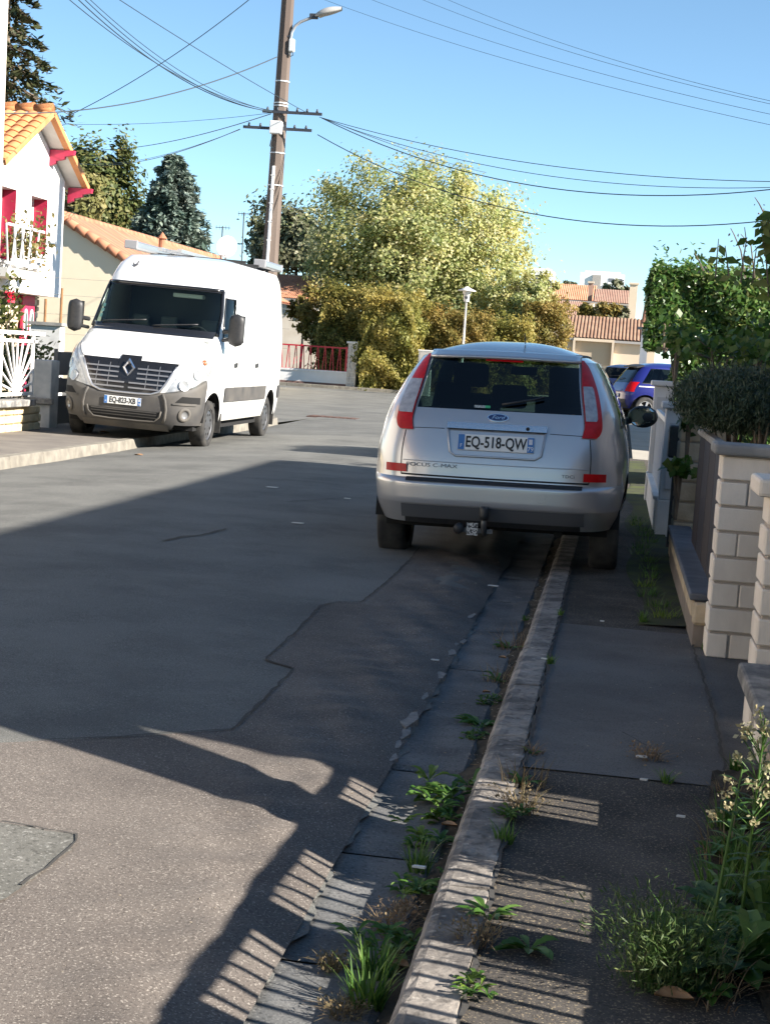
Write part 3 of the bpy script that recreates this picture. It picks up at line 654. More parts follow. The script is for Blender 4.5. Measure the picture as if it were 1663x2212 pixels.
    # tow bar
    tb = empty('tow_bar', (-.04, -.02, .3)); tb.parent = e; TB = mat('tow_steel', (.12, .12, .12), .5, metal=.6)
    MB().tube([(0, .35, -.02), (0, .05, -.04), (0, -.03, -.02), (0, -.04, .03), (0, -.04, .07)], .02, 8).build('tow_hook', TB, tb, smooth=True)
    MB().lathe([(.001, .06), (.03, .06), (.033, .09), (.033, .135), (.026, .15), (.001, .152)], 16, 'z', (0, -.04, 0)).build('tow_ball_cover', BLACKP, tb, smooth=True)
    MB().bar((-.19, 0, -.02), (.06, 0, -.02), .03, .03).build('crossbar', TB, tb)
    MB().lathe([(.001, -.045), (.035, -.045), (.036, .03), (.001, .03)], 16, 'y', (-.17, 0, -.01)).build('trailer_socket', BLACKP, tb, smooth=True)
    MB().box((-.115, -.035, -.05), (-.04, -.03, .035)).build('spec_label', mat('label_pale', (.5, .5, .48), .5, col2=(.06, .06, .06), scale=70, ramp=(.48, .52)), tb)
    # underside, interior
    MB().box((-.78, .45, .24), (.78, 3.95, .32)).build('underbody', UNDER, e)
    MB().box((-.80, .30, .60), (.80, 3.3, .64)).build('cabin_floor', IN, e)
    MB().tube([(.45, .2, .27), (.45, 1.2, .25)], .03, 8).build('exhaust', UNDER, e)
    MB().box((-.62, .35, .33), (.62, .45, .62)).build('rear_panel_inner', UNDER, e)
    for sx, w_ in ((-.42, .4), (0, .34), (.42, .4)):
        st = empty('rear_seat', (sx, 1.15, .62)); st.parent = e
        MB().box((-w_ / 2, -.06, 0), (w_ / 2, .06, .45)).xf(Matrix.Rotation(R(12), 4, 'X')).build('seat_back', IN, st, bevel=.03, seg=2)
        MB().box((-.13, -.05, .0), (.13, .05, .17)).build('headrest', IN, st, bevel=.03, seg=2).location = (0, -.09, .47)
    for sx in (-.38, .38):
        st = empty('front_seat', (sx, 2.1, .62)); st.parent = e
        MB().box((-.24, -.07, 0), (.24, .07, .56)).xf(Matrix.Rotation(R(14), 4, 'X')).build('seat_back', IN, st, bevel=.04, seg=2)
        MB().box((-.14, -.05, .0), (.14, .05, .19)).build('headrest', IN, st, bevel=.035, seg=2).location = (0, -.16, .60)
    MB().box((-.72, 2.95, .7), (.72, 3.3, .98)).build('dashboard', IN, e, bevel=.04)
    MB().box((-.11, 2.52, 1.33), (.11, 2.55, 1.40)).build('interior_mirror', IN, e, bevel=.01)
    for x in (-.70, .70):
        for y in (.80, 3.44): make_wheel(e, x + (.06 if x > 0 else -.06), y, .315, .205, 1 if x > 0 else -1, 5 if y > 3 else 5, zc=.31 - .03, rim=ALLOY)
    for s_ in (-1, 1):
        for yc in (.80, 3.44):
            MB().grid(lambda u, v: (s_ * (.60 + .26 * v), yc + .36 * math.cos(math.pi * u), .30 + .36 * math.sin(math.pi * u)), 20, 2).build('wheel_arch_liner', UNDER, e, smooth=True)
    return e
SILVER = make_silver()
# ------------------------------------------------------------------ the white van parked facing us on the left (5.55 x 2.07 x 2.55)
def make_van():
    PT = paint('van_white', (0.80, 0.80, 0.78), rough=.3, col2=(.76, .755, .73), scale=1.5); GREY = mat('bumper_grey_plastic', (0.055, 0.053, 0.052), 0.7, col2=(0.105, 0.097, 0.086), scale=2.5, detail=8, bump=.15, bscale=120)
    DUST = mat('dusty_grey_plastic', (0.08, 0.076, 0.07), 0.8, col2=(0.14, 0.125, 0.105), scale=3, detail=8); SEAM = MATS['panel_gap']; IN = mat('van_interior', (0.09, 0.10, 0.105), 0.9)
    FR = mat('gloss_black', (0.012, 0.012, 0.013), 0.2, coat=.6); GL = glassmat('van_glass', (0.72, 0.84, 0.79), .7); LENS = glassmat('headlight_glass', (0.85, 0.86, 0.86), 1.0)
    DIRTY = paint('van_dirty_white', (.62, .59, .5), rough=.5, col2=(.75, .73, .68), scale=3)
    S = Shell([(.22, .15), (.4, .0), (2.2, .02), (2.5, .06), (2.64, .12), (2.7, .2)],
              [(.20, 5.38), (.30, 5.50), (.48, 5.555), (.62, 5.555), (.75, 5.54), (1.0, 5.48), (1.12, 5.42), (1.2, 5.33), (1.35, 5.05), (1.5, 4.72), (1.54, 4.64), (2.2, 4.12), (2.35, 3.98), (2.5, 3.76), (2.64, 3.4), (2.7, 3.2)],
              [(.20, .90), (.32, .985), (.6, 1.025), (1.0, 1.035), (1.4, 1.03), (1.6, 1.02), (2.2, .95), (2.5, .90), (2.64, .84), (2.7, .80)], 12, 6.2, 2.6)
    p = gnd(452, 961, 0.0)
    e = empty('delivery_van', (-6.67, p.y + 4.68 - .35, 0.035), R(180.6), 'white delivery van with grey bumper parked facing the camera', 'van', ry=R(-1.8))
    ar = ((1.0, .34, .42), (4.68, .34, .42))
    S.body(-4, 4, lambda q: .34, 1.54, ar, 360, 22).build('body', PT, e, smooth=True)
    # upper ring: windscreen, pillars, door windows, cargo sides
    wx = interp([(1.54, .915), (1.8, .90), (2.2, .84)])
    d0 = interp([(1.54, 3.78), (2.2, 3.62)]); d1 = interp([(1.54, 4.28), (2.2, 3.93)])
    S.xpatch(lambda z: wx(z), lambda z: -wx(z), 1.54, 2.2, 36, 14, -.006, True).build('windscreen', GL, e, smooth=True)
    for sd in (-1, 1):
        S.patch(lambda z: S.wrap(S.qy(d1(z), z, sd)), lambda z: S.qx(sd * wx(z), z, True), 1.54, 2.2, 6, 12).build('windscreen_pillar', PT, e, smooth=True)
        S.ypatch(d0, d1, 1.54, 2.10, sd, 8, 8, -.004).build('door_window', GL, e, smooth=True)
        S.ypatch(d0, d1, 2.10, 2.2, sd, 8, 3).build('door_frame', PT, e, smooth=True)
        S.patch(lambda z: 0, lambda z: S.qy(d0(z), z, sd), 1.54, 2.2, 40, 8).build('cargo_side', PT, e, smooth=True)
        # black rubber round the door window
        bq = [(d0, 1.50), (d0, 2.11), (d1, 2.11), (d1, 1.50)]
        MB().tube([S.P(S.qy(f(z), z, sd), z, .004) for f, z in ((d0, 1.545), (d0, 1.7), (d0, 1.9), (d0, 2.1), (d1, 2.1), (d1, 1.9), (d1, 1.7), (d1, 1.545), (d0, 1.545))], .014, 6).build('window_rubber', FR, e, smooth=True)
        # headlight: bright bowl, lamps, indicator, clear cover
        inn = interp([(.70, .545), (.78, .585), (.9, .645), (1.05, .73), (1.18, .84), (1.29, .925)]); out = interp([(.70, .60), (.745, .76), (.80, .875), (.88, .945), (.98, .985), (1.1, .993), (1.2, .975), (1.29, .945)])
        h = empty('headlight'); h.parent = e
        f1 = lambda z: S.qx(sd * inn(z), z, True); f2 = lambda z: S.qx(sd * out(z), z, True)
        S.patch(f1, f2, .70, 1.29, 12, 24, .004).build('reflector_bowl', mat('lamp_bowl', (.5, .5, .5), .35, metal=.35, col2=(.75, .75, .76), scale=18, detail=3), h, smooth=True)
        S.patch(f1, f2, .70, 1.29, 12, 24, .022).build('lens_cover', LENS, h, smooth=True)
        for z, t, rr, mm in ((.84, .45, .075, mat('lamp_lens', (.55, .56, .57), .25, metal=.3)), (1.0, .52, .07, mat('lamp_lens', (.55, .56, .57), .25, metal=.3)), (1.17, .55, .035, mat('amber_lens', (.55, .13, .02), .3, coat=1))):
            qq = f1(z) * (1 - t) + f2(z) * t; c = S.P(qq, z, .008); nn = (S.P(qq, z, .02) - S.P(qq, z, 0)).normalized()
            m = MB().lathe([(.001, -.002), (rr * .4, .0), (rr * .9, .01), (rr, .014), (rr * 1.05, .006), (rr * 1.06, -.01)], 20, 'z'); m.xf(Matrix.Translation(c) @ nn.to_track_quat('Z', 'Y').to_matrix().to_4x4()).build('lamp', mm, h, smooth=True)
        # mirrors
        mo = empty('door_mirror'); mo.parent = e
        MB().grid(lambda u, v: (sd * 1.19 + .115 * math.cos(2 * math.pi * u) * (1 - (2 * v - 1) ** 6) ** .5, 4.42 + .07 * math.sin(2 * math.pi * u) * (1 - (2 * v - 1) ** 6) ** .5, 1.66 + .235 * (2 * v - 1)), 20, 14, True).build('mirror_housing', BLACKP, mo, smooth=True)
        MB().grid(lambda u, v: (sd * 1.19 + .10 * (2 * u - 1), 4.345, 1.68 + .19 * (2 * v - 1)), 1, 1).build('mirror_glass', MATS['mirror_silver'], mo)
        MB().bar((sd * .98, 4.36, 1.62), (sd * 1.16, 4.42, 1.64), .07, .06).build('mirror_arm', BLACKP, mo, bevel=.015)
        MB().bar((sd * .98, 4.38, 1.50), (sd * 1.12, 4.42, 1.52), .06, .05).build('mirror_arm', BLACKP, mo, bevel=.015)
        # side rubbing strip, dirty sill, handle, door gaps, mud flaps, arch trims
        S.ypatch(1.48, 4.17, .62, .83, sd, 24, 4, .018).build('side_strip', GREY, e, smooth=True)
        S.ypatch(.05, .52, .62, .83, sd, 8, 4, .018).build('side_strip', GREY, e, smooth=True)
        S.ypatch(1.5, 4.18, .345, .5, sd, 24, 3, .003).build('dirty_sill', DIRTY, e, smooth=True)
        for y_, z_ in ((3.58, 1.12), (2.2, 1.12)): S.ypatch(y_, y_ + .15, z_, z_ + .07, sd, 5, 3, .022).build('door_handle', BLACKP, e, smooth=True)
        for y_ in (3.55, 2.35): strip_on(S, [(S.qy(y_, .4, sd), .4), (S.qy(y_, 1.0, sd), 1.0), (S.qy(y_, 1.5, sd), 1.5), (S.qy(y_ - .02, 2.2, sd), 2.2)], .008, .0, SEAM, 'door_gap', e)
        strip_on(S, [(S.qy(4.3, 1.53, sd), 1.53), (S.qy(4.33, 1.2, sd), 1.2), (S.qy(4.2, .85, sd), .85)], .007, 0, SEAM, 'door_gap', e)
        MB().box((sd * .80, .50, .16), (sd * 1.0, .52, .42)).build('mud_flap', TYRE, e); MB().box((sd * .82, 4.19, .17), (sd * 1.02, 4.21, .45)).build('mud_flap', TYRE, e)
        for yc in (1.0, 4.68):
            MB().grid(lambda u, v: (sd * (.66 + .33 * v), yc + .41 * math.cos(math.pi * u), .34 + .41 * math.sin(math.pi * u)), 20, 2).build('wheel_arch_liner', UNDER, e, smooth=True)
    # windscreen surround in gloss black
    brd = []
    for z in np.linspace(1.545, 2.195, 10): brd.append((S.qx(-wx(z), z, True), z))
    for x in np.linspace(-.84, .84, 24): brd.append((S.qx(x, 2.2, True), 2.2))
    for z in np.linspace(2.195, 1.545, 10): brd.append((S.qx(wx(z), z, True), z))
    MB().tube([S.P(q, z, .003) for q, z in brd], .028, 6).build('windscreen_seal', FR, e, smooth=True)
    S.xpatch(lambda z: -.89, lambda z: .89, 1.50, 1.60, 40, 4, .008, True).build('scuttle_panel', FR, e, smooth=True)
    S.xpatch(lambda z: -wx(z), lambda z: wx(z), 2.165, 2.215, 40, 3, .004, True).build('windscreen_top_band', FR, e, smooth=True)
    for x0, x1 in ((-.65, -.02), (.1, .75)):
        MB().tube([S.P(S.qx(x0 + (x1 - x0) * t, 1.60 + (.07 * (1 - t)), True), 1.60 + .07 * (1 - t), .03) for t in np.linspace(0, 1, 8)], .011, 6).build('wiper', BLACKP, e, smooth=True)
    # upper body above the windscreen, roof
    S.patch(-4, 4, 2.2, 2.64, 200, 10).build('roof_front', PT, e, smooth=True)
    S.roof(2.64, .10, n=160).build('roof', PT, e, smooth=True)
    # bumper: grey plastic wrapping the nose, pale lower lip
    bt = interp([(0, .70), (.35, .70), (.50, .72), (.60, .74), (.75, .775), (.88, .84), (.96, .93), (1.0, .94), (1.1, .86)])
    aq = S.qy(5.06, .5)
    def bumper(q, top, zb=.25, off=.02): return S.P(q, zb + (top - zb) * 1, off)
    m = MB()
    qs = np.linspace(-4 + (4 - aq) * -1 if False else -aq, aq, 2)
    ring = list(np.linspace(aq, 4, 50)) + [-q for q in np.linspace(4, aq, 50)][1:]
    cols = []
    for q in ring:
        x = S.raw(q, .6).x; top = bt(min(abs(x), 1.05)); zb = .25 + (.06 if abs(x) > .7 else 0) + (.11 if abs(x) > .97 else 0)
        cols.append([S.P(q, zb + (top - zb) * j / 14, .03 if j < 14 else .006) for j in range(15)])
    for c in cols: m.v.extend([tuple(v) for v in c])
    for i in range(len(cols) - 1):
        for j in range(14): a = i * 15 + j; m.f.append((a, a + 15, a + 16, a + 1))
    m.build('front_bumper', GREY, e, smooth=True)
    S.xpatch(-.6, .6, .22, .30, 30, 3, .034, True).build('bumper_lip', DUST, e, smooth=True)
    lg = interp([(.33, .42), (.45, .50)])
    S.xpatch(lambda z: -lg(z), lambda z: lg(z), .345, .455, 24, 3, .036, True).build('lower_grille', UNDER, e, smooth=True)
    for z in (.375, .41, .44): S.xpatch(-.46, .46, z, z + .012, 24, 1, .044, True).build('grille_bar', GREY, e, smooth=True)
    MB().tube([S.P(S.qx(x, z, True), z, .036) for x, z in ((-.52, .47), (-.5, .40), (-.43, .335), (-.2, .325), (0, .325), (.2, .325), (.43, .335), (.5, .40), (.52, .47))], .013, 6).build('lower_grille_rim', DUST, e, smooth=True)
    for sd in (-1, 1):
        q = S.qx(sd * .80, .47, True); c = S.P(q, .45, .03); nn = (S.P(q, .45, .05) - c).normalized()
        for prof, mm, nm in (([(.001, .0), (.05, .0), (.054, .008)], mat('fog_lens', (.2, .2, .2), .15, coat=1), 'fog_lamp'), ([(.055, .0), (.06, .014), (.085, .012), (.10, .0)], DUST, 'fog_lamp_ring')):
            MB().lathe(prof, 20, 'z').xf(Matrix.Translation(c) @ nn.to_track_quat('Z', 'Y').to_matrix().to_4x4()).build(nm, mm, e, smooth=True)
        S.xpatch(lambda z: sd * (.68 + (z - .6) * .9), lambda z: sd * .93, .60, .69, 8, 4, .033, True).build('side_intake', UNDER, e, smooth=True)
        S.xpatch(lambda z: sd * .66, lambda z: sd * .90, .575, .605, 8, 2, .045, True).build('intake_lip', DUST, e, smooth=True)
        MB().tube([S.P(S.qx(sd * x, z, True), z, .036) for x, z in ((.52, .70), (.56, .62), (.58, .5), (.57, .4), (.545, .33))], .02, 6).build('bumper_crease', DUST, e, smooth=True)
    # grille: dark band with the badge, chrome U frame, slats with openings
    gx = interp([(.69, .40), (.74, .49), (.85, .55), (1.0, .62), (1.09, .665), (1.13, .68)])
    S.xpatch(lambda z: -gx(z), lambda z: gx(z), .69, 1.12, 40, 14, .012, True).build('grille_panel', FR, e, smooth=True)
    MB().tube([S.P(S.qx(x, z, True), z, .026) for x, z in ((-.655, 1.07), (-.61, .98), (-.545, .84), (-.47, .725), (-.36, .682), (-.15, .674), (.15, .674), (.36, .682), (.47, .725), (.545, .84), (.61, .98), (.655, 1.07))], .017, 8).build('grille_frame', mat('satin_chrome', (.55, .55, .56), .3, metal=.8), e, smooth=True)
    GB = mat('grille_slat_grey', (.26, .26, .27), .35, metal=.6)
    for k, z in enumerate((.735, .80, .865, .93, .995)):
        for sd in (-1, 1):
            xi = .13 if z > .85 else .03
            S.xpatch(sd * xi, sd * (gx(z) - .02), z, z + .021, 16, 2, .026, True).build('grille_slat', GB, e, smooth=True)
            for x in (.26, .43):
                if x < gx(z) - .03: S.xpatch(sd * x, sd * (x + .010), z + .017, z + .065, 2, 1, .022, True).build('grille_divider', GB, e)
    S.xpatch(lambda z: -.15 - (1.12 - z) * .1, lambda z: .15 + (1.12 - z) * .1, .86, 1.175, 12, 6, .016, True).build('badge_panel', FR, e, smooth=True)
    # diamond badge
    bc = S.P(4, 1.02, .03); bd = empty('badge', (0, bc.y, 1.02)); bd.rotation_euler = (R(-82), 0, 0); bd.parent = e
    a, b, c, d = .094, .13, .052, .076
    for k in range(4):
        s1, s2 = [(1, 1), (-1, 1), (-1, -1), (1, -1)][k]
        o1, o2, i1, i2 = (s1 * a, 0, 0), (0, s2 * b, 0), (s1 * c, 0, 0), (0, s2 * d, 0); mm = MB()
        mid1, mid2 = (s1 * (a + c) / 2, 0, .022), (0, s2 * (b + d) / 2, .022)
        mm.add([o1, o2, mid2, mid1, i1, i2], [(0, 1, 2, 3), (3, 2, 5, 4)]).build('diamond_side', CHROME, bd, recalc=True)
    # hood edge line, indicator slots, swallow mark, plate
    strip_on(S, [(S.qx(-.88, 1.30, True), 1.30), (S.qx(-.70, 1.13, True), 1.13), (S.qx(-.68, 1.125, True), 1.125)], .007, .002, SEAM, 'bonnet_gap', e)
    strip_on(S, [(S.qx(.68, 1.125, True), 1.125), (S.qx(.70, 1.13, True), 1.13), (S.qx(.88, 1.30, True), 1.30)], .007, .002, SEAM, 'bonnet_gap', e)
    pc = S.P(4, .565, .045); plate(e, (0.02, pc.y + .005, .565), (R(90), 0, R(180)), 'EQ-823-XB', '16')
    bq = S.P(S.qx(-.42, 2.37, True), 2.37, .004)
    bird = MB(); BL = [(-.055, .06), (-.03, .0), (-.012, -.028), (.0, -.035), (.018, -.03), (.03, -.01), (.05, .0), (.032, .012), (.035, .05), (.02, .09), (.012, .03), (-.005, .008), (-.025, .02)]
    bird.prism(BL, 0, .003); o = bird.build('bird_emblem', mat('emblem_grey', (.10, .10, .11), .5), e); o.location = S.P(S.qx(.55, 2.46, True), 2.46, .012); o.rotation_euler = (R(50), 0, R(180 - 16)); o.scale = (1.25, 1.25, 1)
    # windscreen papers and green stickers, dashboard, seats, steering wheel, bulkhead
    for z in (1.68, 1.76, 1.83): S.xpatch(.80, .86, z, z + .045, 2, 2, -.012, True).build('windscreen_sticker', mat('sticker_mint', (.25, .6, .42), .5, col2=(.75, .8, .77), scale=60), e)
    MB().box((-.9, 4.15, 1.0), (.9, 4.75, 1.47)).build('dashboard', mat('dash_grey', (.24, .25, .24), .8), e, bevel=.05, seg=2)
    for x in (.2, -.3): MB().box((x - .15, 4.45, 1.475), (x + .12, 4.6, 1.49)).build('loose_paper', mat('paper_white', (.7, .7, .66), .8), e)
    MB().box((.25, 4.22, 1.47), (.75, 4.45, 1.54)).build('instrument_hood', IN, e, bevel=.03)
    MB().lathe([(.19 + .014 * math.cos(t), .014 * math.sin(t)) for t in np.linspace(0, 6.28, 9)], 28, 'y').xf(Matrix.Translation((-.48, 4.0, 1.50)) @ Matrix.Rotation(R(35), 4, 'X')).build('steering_wheel', BLACKP, e, smooth=True)
    for sx, w_ in ((-.5, .5), (.35, .85)):
        st = empty('seat', (sx, 3.35, .9)); st.parent = e
        MB().box((-w_ / 2, -.08, 0), (w_ / 2, .08, .68)).xf(Matrix.Rotation(R(10), 4, 'X')).build('seat_back', IN, st, bevel=.04, seg=2)
        for hx in ((0,) if w_ < .6 else (-.22, .22)): MB().box((hx - .13, -.05, .68), (hx + .13, .05, .87)).build('headrest', IN, st, bevel=.03, seg=2).location = (0, -.12, 0)
    MB().box((-.84, 2.95, .4), (.84, 3.0, 2.40)).build('bulkhead', mat('bulkhead_grey', (.05, .06, .075), .8), e)
    MB().box((-.95, 3.0, .55), (.95, 5.0, .6)).build('cabin_floor', UNDER, e)
    MB().box((-.55, 3.85, 2.06), (-.1, 3.98, 2.12)).build('sun_visor', mat('visor_pale', (.5, .52, .48), .8), e, bevel=.01)
    MB().box((-.88, .3, .22), (.88, 5.2, .34)).build('underbody', UNDER, e)
    for x in (-.87, .87):
        for y in (1.0, 4.68): make_wheel(e, x, y, .34, .225, 1 if x > 0 else -1, 0, zc=.34 - .035)
    # roof rack carrying two long tubular cases
    rk = empty('roof_rack', (0, 0, 2.66)); rk.parent = e; AL = mat('rack_aluminium', (.55, .56, .57), .35, metal=.8)
    for y in (.6, 1.5, 2.4): MB().box((-.76, y - .02, .04), (.76, y + .02, .08)).build('cross_bar', BLACKP, rk)
    for y in (.6, 1.5, 2.4):
        for x in (-.7, .7): MB().box((x - .02, y - .03, -.06), (x + .02, y + .03, .05)).build('rack_foot', BLACKP, rk)
    for x, y0, y1, nm in ((.72, 1.4, 3.55, 'awning_case'), (-.74, .05, 1.35, 'pipe_case')):
        m = MB(); pr = [(-.08, .06), (.08, .06), (.095, .08), (.095, .15), (.07, .175), (-.07, .175), (-.095, .15), (-.095, .08)]
        n = len(pr); m.v = [(x + a, y, b) for y in (y0, (y0 + y1) / 2, y1) for a, b in pr]
        m.f = [tuple(range(n)), tuple(reversed(range(2 * n, 3 * n)))] + [(r_ * n + i, r_ * n + (i + 1) % n, (r_ + 1) * n + (i + 1) % n, (r_ + 1) * n + i) for r_ in range(2) for i in range(n)]
        m.build(nm, AL, rk, recalc=True)
        for y in (y0, y1): MB().box((x - .10, y - .02, .055), (x + .10, y + .02, .18)).build('end_cap', mat('cap_grey', (.3, .3, .31), .5), rk, bevel=.01)
    MB().bar((.35, .2, .1), (.35, 3.3, .1), .07, .05).build('ladder_rail', AL, rk); MB().bar((.05, .2, .1), (.05, 3.3, .1), .07, .05).build('ladder_rail', AL, rk)
    for k in range(10): MB().bar((.05, .4 + k * .3, .1), (.35, .4 + k * .3, .1), .03, .03).build('ladder_rung', AL, rk)
    return e
VAN = make_van()
# ================================================================== RIGHT SIDE: pillars, gates, walls, railing (partly out of frame, it casts the barred shadow)
random.seed(8)
BLK = mat('pillar_concrete', (0.84, 0.74, 0.62), 0.9, col2=(0.60, 0.52, 0.43), scale=3.5, detail=10, ramp=(.45, .75), stretch=(1, 1, .4), bump=.7, bscale=120, spec=.2)
BLKJ = mat('pillar_joint', (0.42, 0.36, 0.3), 0.95)
COP = mat('coping_weathered', (0.16, 0.155, 0.15), 0.95, col2=(0.34, 0.32, 0.29), scale=9, detail=10, bump=.9, bscale=60, ramp=(.42, .62), spec=.15)
COPP = mat('coping_pale', (0.36, 0.345, 0.32), 0.95, col2=(0.24, 0.235, 0.225), scale=6, detail=9, bump=.6, bscale=80, spec=.2)
BLUEG = mat('gate_blue_grey', (0.13, 0.165, 0.22), 0.55, col2=(0.10, 0.125, 0.165), scale=6)
DARKM = mat('dark_sheet', (0.022, 0.022, 0.03), 0.5, col2=(0.035, 0.033, 0.04), scale=3)
TAN = mat('tan_stone', (0.42, 0.33, 0.22), 0.95, col2=(0.54, 0.44, 0.31), scale=6, detail=8, bump=.8, bscale=60, spec=.15)
def block_pillar(loc, w, d, h, courses, label, capm, cap_over=0.04, cap_h=0.07, cat='pillar'):
    """concrete block pillar: alternating courses of one and two blocks with recessed joints"""
    e = empty('gate_pillar', loc, 0, label, cat)
    MB().box((.014, .014, 0), (w - .014, d - .014, h)).build('core', BLKJ, e)
    ch = h / courses
    for k in range(courses):
        z0, z1 = k * ch + (.006 if k else 0), (k + 1) * ch - .008
        cells = [(0, w)] if k % 2 else [(0, w * (.42 + .12 * (k // 2 % 2)) - .004), (w * (.42 + .12 * (k // 2 % 2)) + .004, w)]
        for a, b in cells:
            j = random.uniform(-.003, .003)
            MB().box((a + j, j, z0), (b + j * .5, d, z1)).build('block', BLK, e, bevel=.006, seg=1)
    return e
def slab(parent, a, b, m, name='cap_stone', bevel=.015):
    return MB().box(a, b).build(name, m, parent, bevel=bevel, seg=2)
Z1 = 0.055
pp = block_pillar((0.545, 7.75, Z1), 0.255, 0.255, 1.015, 8, 'pale block gate pillar with grey cap beside the concrete slab', COPP)
slab(pp, (-.045, -.04, 1.015), (.32, .30, 1.07), COPP)
p2 = block_pillar((0.608, 5.98, 0.08), 0.26, 0.255, 0.93, 8, 'pale block gate pillar at the right edge of the picture', COPP)
slab(p2, (-.05, -.05, .93), (.32, .32, 1.0), BLK)
# blue-grey gate between the two pillars
gt = empty('metal_gate', (0.80, 6.25, 0.1), 0, 'blue grey sheet metal gate between the two block pillars', 'gate')
MB().box((-.015, 0, 0), (.015, .06, .92)).build('stile', BLUEG, gt, bevel=.004); MB().box((-.015, 1.42, 0), (.015, 1.49, .92)).build('stile', BLUEG, gt, bevel=.004)
MB().box((-.006, .06, .02), (.006, 1.42, .88)).build('sheet_panel', BLUEG, gt)
for z in (.05, .5, .86): MB().box((-.02, .06, z), (.02, 1.42, z + .045)).build('rail', BLUEG, gt)
for z in (.15, .75): MB().tube([(0.03, 1.49, z), (0.03, 1.49, z + .08)], .016, 8).build('hinge', DARKM, gt)
# dark sheet fence beyond the first pillar with a stone ledge at its foot
fe = empty('sheet_fence', (0.575, 8.0, 0.05), 0, 'dark sheet metal fence behind the pale block pillar', 'fence')
for k in range(4): MB().box((-.012, .02 + k * .55, .32), (.012, .555 + k * .55, 1.02)).build('sheet_panel', DARKM if k % 2 == 0 else mat('dark_sheet_brown', (.035, .028, .028), .6), fe)
MB().box((-.03, .0, 1.02), (.03, 2.24, 1.06)).build('top_rail', COPP, fe, bevel=.008)
lg = empty('stone_ledge', (0.46, 8.02, 0.03), 0, 'low wall with dark slate ledge along the pavement edge', 'wall')
slab(lg, (.0, .02, .26), (.17, 3.6, .30), mat('slate_ledge', (.085, .09, .105), .75, col2=(.13, .135, .15), scale=8, detail=8, bump=.5, bscale=60), 'ledge_slab', .01)
MB().box((.03, .0, 0), (.17, 3.6, .258)).build('wall_core', mat('ledge_render', (.2, .165, .135), .95, col2=(.27, .22, .18), scale=6, bump=.6), lg)
for k in range(9): MB().box((.012, .03 + k * .395, .17), (.06, .40 + k * .395, .255)).build('stone', TAN, lg, bevel=.012)
MB().box((.02, -.03, .14), (.12, .03, .258)).build('stone', TAN, lg, bevel=.015)
# tan stone pillar, white posts and gates further along
tp = empty('stone_pillar', (0.50, 11.75, 0.04), 0, 'tan stone gate pillar half covered by vine leaves', 'pillar')
MB().box((.01, .01, 0), (.39, .39, 1.22)).build('core', mat('tan_mortar', (.3, .25, .19), .95), tp)
for k in range(8):
    z0 = k * .152
    for a, b in (((0, .4),) if k % 2 == 0 else ((0, .19), (.2, .4))): MB().box((a, random.uniform(-.01, .005), z0 + .004), (b, .4, z0 + .146)).build('stone', TAN, tp, bevel=.016, seg=2)
slab(tp, (-.04, -.04, 1.218), (.44, .44, 1.28), COPP)
WHT = mat('white_render', (.68, .66, .63), .8, col2=(.58, .56, .52), scale=3, detail=8, bump=.2); WMET = mat('white_metal', (.72, .71, .69), .5)
for X, Y, h, lb in ((.40, 17.2, 1.28, 'white rendered gate post with flat cap next to the blue car'), (.43, 13.6, 1.12, 'narrow white gate post in front of the tan stone pillar')):
    wp = empty('gate_post', (X, Y, .03), 0, lb, 'post')
    MB().box((0, 0, .0), (.24, .24, .32)).build('plinth', WHT, wp, bevel=.006); MB().box((.012, .012, .322), (.228, .228, h)).build('shaft', WHT, wp, bevel=.006)
    slab(wp, (-.03, -.03, h), (.27, .27, h + .06), WHT)
    MB().box((.05, -.012, .42), (.19, .012, h - .12)).build('recessed_panel', mat('post_panel_grey', (.5, .49, .47), .8), wp)
wg = empty('white_gate', (.47, 13.9, .06), 0, 'white metal gate with upright bars between the white posts', 'gate')
for z in (.05, .95): MB().box((-.02, 0, z), (.02, 3.2, z + .05)).build('rail', WMET, wg)
for k in range(20): MB().box((-.012, .05 + k * .16, .1), (.012, .075 + k * .16, .95)).build('gate_bar', WMET, wg)
lw = empty('white_low_wall', (.42, 14.0, .02), 0, 'low white rendered wall below the white gate', 'wall'); MB().box((0, 0, 0), (.16, 3.15, .30)).build('wall_core', WHT, lw); MB().box((-.02, .0, .302), (.18, 3.15, .33)).build('coping_stone', WHT, lw, bevel=.006)
lb_ = empty('letter_box', (.42, 12.55, .78), 0, 'small black letter box beside the tan stone pillar', 'letter box')
MB().box((0.03, 0, 0), (.15, .2, .26)).build('box_body', BLACKP, lb_, bevel=.01); MB().box((.024, .02, .2), (.03, .18, .225)).build('slot', mat('slot_grey', (.3, .3, .3), .5), lb_); MB().box((.08, .1, -.78), (.12, .14, 0)).build('stand', BLACKP, lb_)
# near low wall with coping and the railing that throws bars of shadow (runs out of frame to the right)
nw = empty('front_garden_wall', (0.57, 1.2, 0.08), 0, 'low wall with weathered dark coping at the right edge', 'wall')
MB().box((.06, 0, 0), (.30, 4.55, .235)).build('wall_core', mat('wall_render_tan', (.36, .28, .21), .95, col2=(.46, .38, .3), scale=5, detail=8, bump=.6), nw)
MB().box((.035, 4.30, 0.0), (.30, 4.58, .235)).build('end_block', BLK, nw, bevel=.01)
for k in range(5): slab(nw, (-.03 + random.uniform(-.004, .004), .94 * k + .004, .237), (.35, .94 * (k + 1) - .004, .300 + random.uniform(-.003, .003)), COP, 'coping_stone', .012)
RAILM = mat('railing_paint', (.62, .62, .6), .5)
rl = empty('garden_railing', (0.70, 1.2, 0.38), 0, 'low railing with thin upright bars and solid panels on the near garden wall', 'railing')
XR = 0.0
MB().box((-.012, 0, .035), (.012, 4.5, .075)).build('bottom_rail', RAILM, rl)
MB().box((-.022, 0, .50), (.022, 4.5, .53)).build('top_rail', RAILM, rl)
